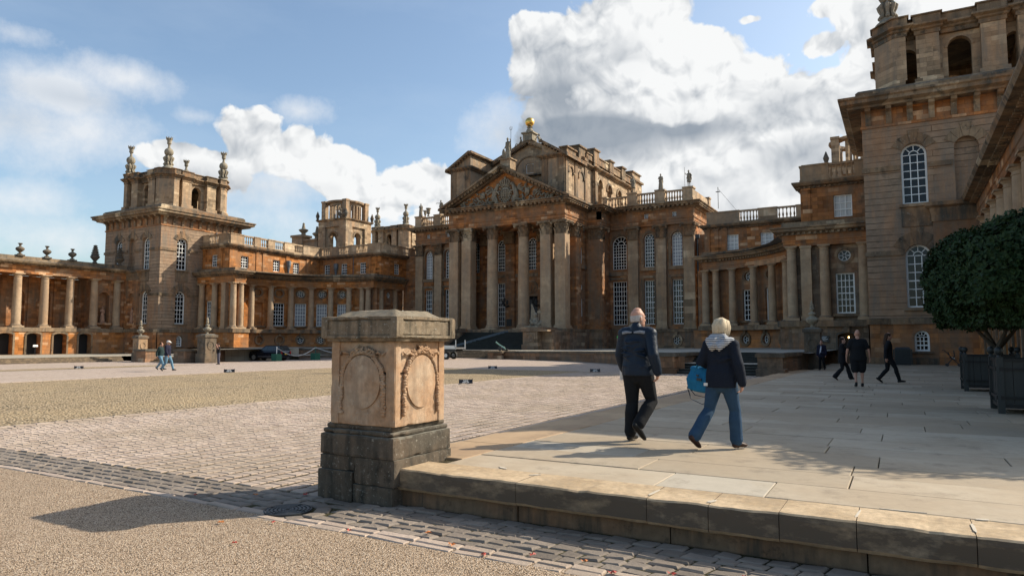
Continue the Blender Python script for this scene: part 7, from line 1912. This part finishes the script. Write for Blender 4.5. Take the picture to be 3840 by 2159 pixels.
# --- statues
def statue(label,x,y,z,rz,H,pose={},robe=True,spear=None,mat='stone_statue',shield=False,group=None,helm=False):
    t,P,hp=person(label,(x,y,z+.12*H/2),rz,H,pose,{},vox=.03,cat='statue',stone_=mat,name='statue',group=group)
    M=MB(); p_=V(P['pel']); M.limb([P['neck']+V((0,0,-.05)),P['chest'],p_,p_+V((0,0,-.1))],[(.15,.11),(.19,.14),(.17,.14),(.18,.15)],12)
    if robe: M.limb([p_,p_+V((0,0,-.4)),V((0,0,.08))],[(.18,.15),(.2,.17),(.25,.22)],12)
    else: M.limb([p_,p_+V((0,0,-.3))],[(.18,.15),(.22,.18)],12)
    rr=random.Random(int(abs(x)*7))
    for k in range(9): a=rr.uniform(0,2*PI); M.limb([p_+V((.15*math.cos(a),.13*math.sin(a),.05)),p_+V((.2*math.cos(a+.2),.17*math.sin(a+.2),-.35)),V((.24*math.cos(a+.1),.2*math.sin(a+.1),.1 if robe else .5))],[.025,.035,.03],6)
    M.limb([(-.18,-.02,1.42),(.1,.13,1.15),(.2,.1,.9)],[.05,.05,.04],8); M.limb([(-.15,-.1,1.4),(-.18,-.16,.9),(-.12,-.12,.5)],[.07,.09,.06],8)
    if helm: M.ell(hp(0,-.01,.05),(.1,.12,.1),10,7); M.limb([hp(0,.06,.13),hp(0,-.03,.19),hp(0,-.12,.1)],[.02,.035,.02],6)
    else: M.ell(hp(0,-.02,.05),(.09,.11,.09),10,7)
    remesh(M,'drapery',mat,t,.03,1)
    M=MB(); M.box(-.3,.3,-.28,.28,-.12,.02); M.build('plinth',mat,t)
    if spear:
        M=MB(); w=V(P['wr'+spear]); M.tube([(w.x*1.25,w.y+.05,.0),(w.x*1.25,w.y+.05,2.15 if not shield else 2.35)],.018,6)
        if shield:
            X=w.x*1.25;Y=w.y+.05
            M.tube([(X-.13,Y,2.62),(X-.12,Y,2.42),(X,Y,2.33),(X+.12,Y,2.42),(X+.13,Y,2.62)],.018,5); M.tube([(X,Y,2.3),(X,Y,2.68)],.02,5)
        M.build('trident' if shield else 'spear','iron' if shield else mat,t)
    if shield:
        M=MB(); M.ell((-.42 if spear=='R' else .42,.02,.5),(.16,.1,.4),12,8); M.build('shield',mat,t,smooth=True)
    return t
up=dict(elR=(.3,.1,1.3),wrR=(.3,.22,1.5));hip=dict(elL=(-.32,-.08,1.18),wrL=(-.17,.08,1.02));arms=dict(elR=(.26,.05,1.15),wrR=(.2,.28,1.2),elL=(-.25,.0,1.14),wrL=(-.1,.18,1.0))
statue('standing statue with trident and oval shield on the pediment apex',-44.6,77.6,25.85,PI-.1,2.75,dict(elL=(-.3,.05,1.35),wrL=(-.34,.1,1.62),elR=(.24,-.02,1.12),wrR=(.33,.05,.9),hyaw=.2),spear='L',shield=True,helm=True)
statue('helmeted statue with spear at the outer corner of the right pavilion roof',-23.3,87.9,21.75,PI-.3,2.15,dict(hip,elR=(.3,.05,1.3),wrR=(.32,.12,1.5)),robe=False,spear='R',helm=True)
statue('draped statue holding a bowl in the middle of the right pavilion roof',-27.05,87.9,21.75,PI+.2,2.15,dict(arms))
statue('statue with folded arms nearest the attic on the right pavilion roof',-30.9,87.9,21.7,PI+.5,2.35,dict(hip,elR=(.28,.05,1.15),wrR=(.05,.2,1.2)),robe=False,helm=True)
statue('draped statue at the outer corner of the left pavilion roof',-66.7,87.9,21.75,PI+.6,2.1,dict(arms,pel=(.03,0,.94)))
statue('statue with outstretched arm beside the pediment on the left pavilion roof',-62.75,87.9,21.75,PI-.2,2.25,dict(hip,elR=(.38,.1,1.4),wrR=(.6,.15,1.45)))
t=thing('roof_vase','small fluted stone vase between the two statues on the left pavilion','vase',(-65.2,87.9,21.8)); M=MB(); M.lathe(-65.2,87.9,[(.25,21.78),(.12,21.95),(.12,22.1),(.3,22.25),(.3,22.4),(.26,22.45),(.34,22.9),(.45,23.05),(.4,23.1)],12); M.build('body','stone_statue',t)
sit=dict(pel=(0,0,.5),chest=(0,-.15,.85),neck=(0,-.17,1.03),head=(0,-.12,1.2),shR=(.18,-.15,.98),shL=(-.18,-.15,.98),elR=(.3,-.35,.75),wrR=(.2,-.55,.5),elL=(-.3,-.2,.72),wrL=(-.2,.05,.5),hiR=(.1,0,.48),hiL=(-.1,0,.48),knR=(.15,.42,.62),knL=(-.15,.35,.3),anR=(.15,.62,.2),toR=(.15,.8,.12),anL=(-.15,.7,.05),toL=(-.15,.88,.0))
for (x,s,lab) in((-46.45,PI/2+.3,'seated slave figure leaning left of the gilded ball stand'),(-43.2,-PI/2-.3,'seated slave figure leaning right of the gilded ball stand')):
    person(lab,(x,84.2,29.2),s,2.35,dict(sit,hyaw=(-.5 if s>0 else .5)),{},vox=.03,cat='statue',stone_='stone_statue',name='statue')
for (x,y,rz,lab) in((-95.9,54.45,-PI/2,'pink stone statue with a scroll standing in the lit colonnade niche at left'),(-93.6,57.25,PI,'pink stone statue in the shadowed niche beside the left tower')):
    statue(lab,x,y,4.33,rz,2.1,dict(arms),mat='stone_pink')
cam=bpy.data.cameras.new('camera'); co=bpy.data.objects.new('camera',cam); COL.objects.link(co)
cam.sensor_width=36; cam.lens=36*2569.7/3840; cam.clip_end=5000; cam.clip_start=.05
co.location=(0,0,1.8); co.rotation_euler=(PI/2+.0779,0,.5154); SC.camera=co
sun=bpy.data.lights.new('sun','SUN'); so=bpy.data.objects.new('sun',sun); COL.objects.link(so)
az=math.atan2(.68,.733); el=R(36)   # azimuth from +Y towards +X
sdir=V((math.sin(az)*math.cos(el),math.cos(az)*math.cos(el),math.sin(el)))
so.rotation_euler=sdir.to_track_quat('Z','Y').to_euler(); so.location=(20,10,60)
sun.energy=4.9; sun.angle=R(.5); sun.color=(1,.91,.76)
w=bpy.data.worlds.new('World'); SC.world=w; w.use_nodes=True; nt=w.node_tree; nt.nodes.clear()
class WN(NT):
    def __init__(s): s.t=nt
s=WN()
out=s.n('ShaderNodeOutputWorld'); bg=s.n('ShaderNodeBackground'); s.l(bg.outputs[0],out.inputs[0])
sky=s.n('ShaderNodeTexSky',sky_type='NISHITA'); sky.sun_disc=False; sky.sun_elevation=el; sky.sun_rotation=az; sky.altitude=100; sky.air_density=1.0; sky.dust_density=2.0; sky.ozone_density=1.2
tc=s.n('ShaderNodeTexCoord').outputs['Generated']
sp=s.n('ShaderNodeSeparateXYZ'); s.l(tc,sp.inputs[0])
A_=s.math('ARCTAN2',sp.outputs[0],sp.outputs[1]); E_=s.math('ARCSINE',sp.outputs[2])
def img2ae(x,y):
    F=2569.7/1.4913; u=(x-1287.5)/F; v=(724-y)/F; p=.0779
    fr_=math.cos(p)-v*math.sin(p); upv=math.sin(p)+v*math.cos(p); yaw=.5154
    X=u*math.cos(yaw)-fr_*math.sin(yaw);Y=u*math.sin(yaw)+fr_*math.cos(yaw); n=math.sqrt(X*X+Y*Y+upv*upv)
    return math.atan2(X,Y),math.asin(upv/n)
# cumulus masses placed by direction: (x,y,rx,ry,k) measured on the sky
HB=[(1560,110,190,170,1.5),(1400,150,140,130,1.35),(1345,75,70,55,1.1),(1640,50,120,120,1.4),(1770,150,150,110,1.4),(1880,230,130,130,1.3),(1500,270,250,130,1.6),(2010,270,170,90,1.3),(1700,340,450,150,1.8),(2130,270,150,100,1.3),(2210,110,105,160,1.2),(2340,-20,270,170,1.4),(1900,470,560,160,1.8),
 (1888,50,52,20,.75),(2080,110,60,28,.7),(2078,14,45,28,.7),(640,355,110,105,1.35),(745,385,115,85,1.3),(845,425,105,65,1.2),(540,415,130,65,1.2),(450,390,110,45,.9),(1070,470,130,65,1.2),(950,512,120,42,1.0),(1160,520,150,90,1.2)]
SB=[(330,200,150,60,1.0),(130,235,220,90,1.3),(20,310,240,130,1.2),(210,330,200,80,.9),(660,465,220,75,1.0),(760,280,75,34,.85),(505,292,70,24,.65),(1250,340,90,90,.9),(40,500,160,60,.7),(120,600,380,70,.7),(40,85,90,26,.5),(900,560,400,60,.6)]
DK=[(1400,240,190,110,1.0),(1480,335,300,75,1.8),(1320,340,150,90,1.4),(1720,325,170,45,1.2),(2010,390,170,60,.8),(1950,280,100,60,.6),(1560,150,60,60,.4),(200,250,230,40,.8),(40,300,160,60,.7),(600,470,190,45,.6),(450,360,60,22,.6),(2230,160,60,60,.5)]
BR=[(1590,225,130,65,1.2),(1720,275,110,36,1.0),(1310,130,50,80,.8),(1700,60,60,70,.6)]
def mv(kind,**kw): return s.n(kind,**kw)
def field(vec,BL):
    acc=None
    for x,y,rx,ry,k in BL:
        a,e=img2ae(x,y); a2,e2=img2ae(x+rx,y); a3,e3=img2ae(x,y-ry)
        ra=abs(a2-a) or .01; re_=abs(e3-e)
        m=s.n('ShaderNodeVectorMath',operation='MULTIPLY_ADD'); s.l(vec,m.inputs[0]); m.inputs[1].default_value=(1/ra,1/re_,0); m.inputs[2].default_value=(-a/ra,-e/re_,0)
        L=s.n('ShaderNodeVectorMath',operation='LENGTH'); s.l(m.outputs[0],L.inputs[0])
        q=s.math('MULTIPLY_ADD',L.outputs['Value'],-k*.9,k*.9)
        acc=q if acc is None else s.math('SMOOTH_MAX',acc,q,.12)
    return s.math('MAXIMUM',acc,-.6)
cb=s.n('ShaderNodeCombineXYZ'); s.l(A_,cb.inputs[0]); s.l(E_,cb.inputs[1]); P0_=cb.outputs[0]
def n2(vec,sc,det,ro=.6,col=False):
    x=s.n('ShaderNodeTexNoise'); x.noise_dimensions='2D'; s.l(vec,x.inputs['Vector']); x.inputs['Scale'].default_value=sc;x.inputs['Detail'].default_value=det;x.inputs['Roughness'].default_value=ro
    return x.outputs['Color' if col else 0]
warp=s.vm('MULTIPLY',s.vm('SUBTRACT',n2(P0_,11,2,.5,True),(.5,.5,.5)),(.045,.045,0))
def billow(vec):
    v=s.n('ShaderNodeTexVoronoi'); v.voronoi_dimensions='2D'; v.feature='F1'; v.inputs['Scale'].default_value=15; v.inputs['Detail'].default_value=3.5; v.inputs['Roughness'].default_value=.5; v.inputs['Lacunarity'].default_value=2.1; v.normalize=True
    s.l(vec,v.inputs['Vector']); return v.outputs['Distance']
Pw=s.vm('ADD',P0_,warp)
b0=billow(Pw); b1=billow(s.vm('ADD',Pw,(.006,.014,0)))
fb=n2(P0_,5,7,.6)
fh=field(P0_,HB); fs=field(P0_,SB)
dh=s.math('ADD',fh,s.math('ADD',s.math('MULTIPLY_ADD',fb,1.1,-.55),s.math('MULTIPLY_ADD',b0,-1.5,.42)))
fb2=n2(P0_,7,8,.68)
ds=s.math('ADD',fs,s.math('MULTIPLY_ADD',fb2,2.0,-1.15))
ah=s.ramp(dh,.0,.13); as_=s.math('MULTIPLY',s.ramp(ds,-.25,.75),.85)
rel=s.math('MULTIPLY',s.math('SUBTRACT',b1,b0),4.5)
dk=s.ramp(s.math('ADD',field(P0_,DK),s.math('MULTIPLY_ADD',fb,1.0,-.55)),-.2,.8)
br=s.ramp(s.math('ADD',field(P0_,BR),s.math('ADD',s.math('MULTIPLY_ADD',fb,1.2,-.6),s.math('MULTIPLY_ADD',b0,-1.2,.4))),-.05,.25)
core=s.ramp(dh,.5,1.9)
lit=s.math('ADD',s.math('MULTIPLY_ADD',s.math('MULTIPLY',rel,s.math('MULTIPLY_ADD',core,-.8,1.0)),.5,.93),s.math('MULTIPLY_ADD',n2(P0_,3.2,3,.5),-.9,.42),cl=True)
dk=s.math('MULTIPLY',dk,s.math('MULTIPLY_ADD',br,-.85,1.0))
lit=s.math('MULTIPLY',lit,s.math('MULTIPLY_ADD',dk,-.78,1.0))
col=s.mix(lit,(.22,.28,.36,1),(1.06,1.06,1.05,1))
cloud=s.vm('MULTIPLY',col,(4.55,4.6,4.65))
skyc=s.mix(1.0,sky.outputs[0],(.96,.99,.96,1),'MULTIPLY')
hz=s.math('MULTIPLY',s.ramp(n2(s.vm('MULTIPLY',P0_,(1,3,0)),2.2,6,.6),.4,.8),.2)
skyc=s.mix(hz,skyc,(3.3,3.9,4.6,1))
softc=s.vm('MULTIPLY',s.mix(s.math('MULTIPLY_ADD',dk,-.55,1.0),(.42,.48,.55,1),(.95,.96,.97,1)),(5.0,5.0,5.0))
fin=s.mix(as_,skyc,s.mix(.1,softc,skyc))
fin=s.mix(ah,fin,cloud)
s.l(fin,bg.inputs[0]); bg.inputs[1].default_value=.15
w.cycles.sampling_method='MANUAL'; w.cycles.sample_map_resolution=512
vs=SC.view_settings; vs.view_transform='Standard'; vs.look='None'; vs.exposure=.38; vs.gamma=1
SC.cycles.max_bounces=5; SC.cycles.diffuse_bounces=3; SC.cycles.glossy_bounces=2; SC.cycles.transmission_bounces=2; SC.cycles.use_denoising=True
SC.cycles.caustics_reflective=False;SC.cycles.caustics_refractive=False
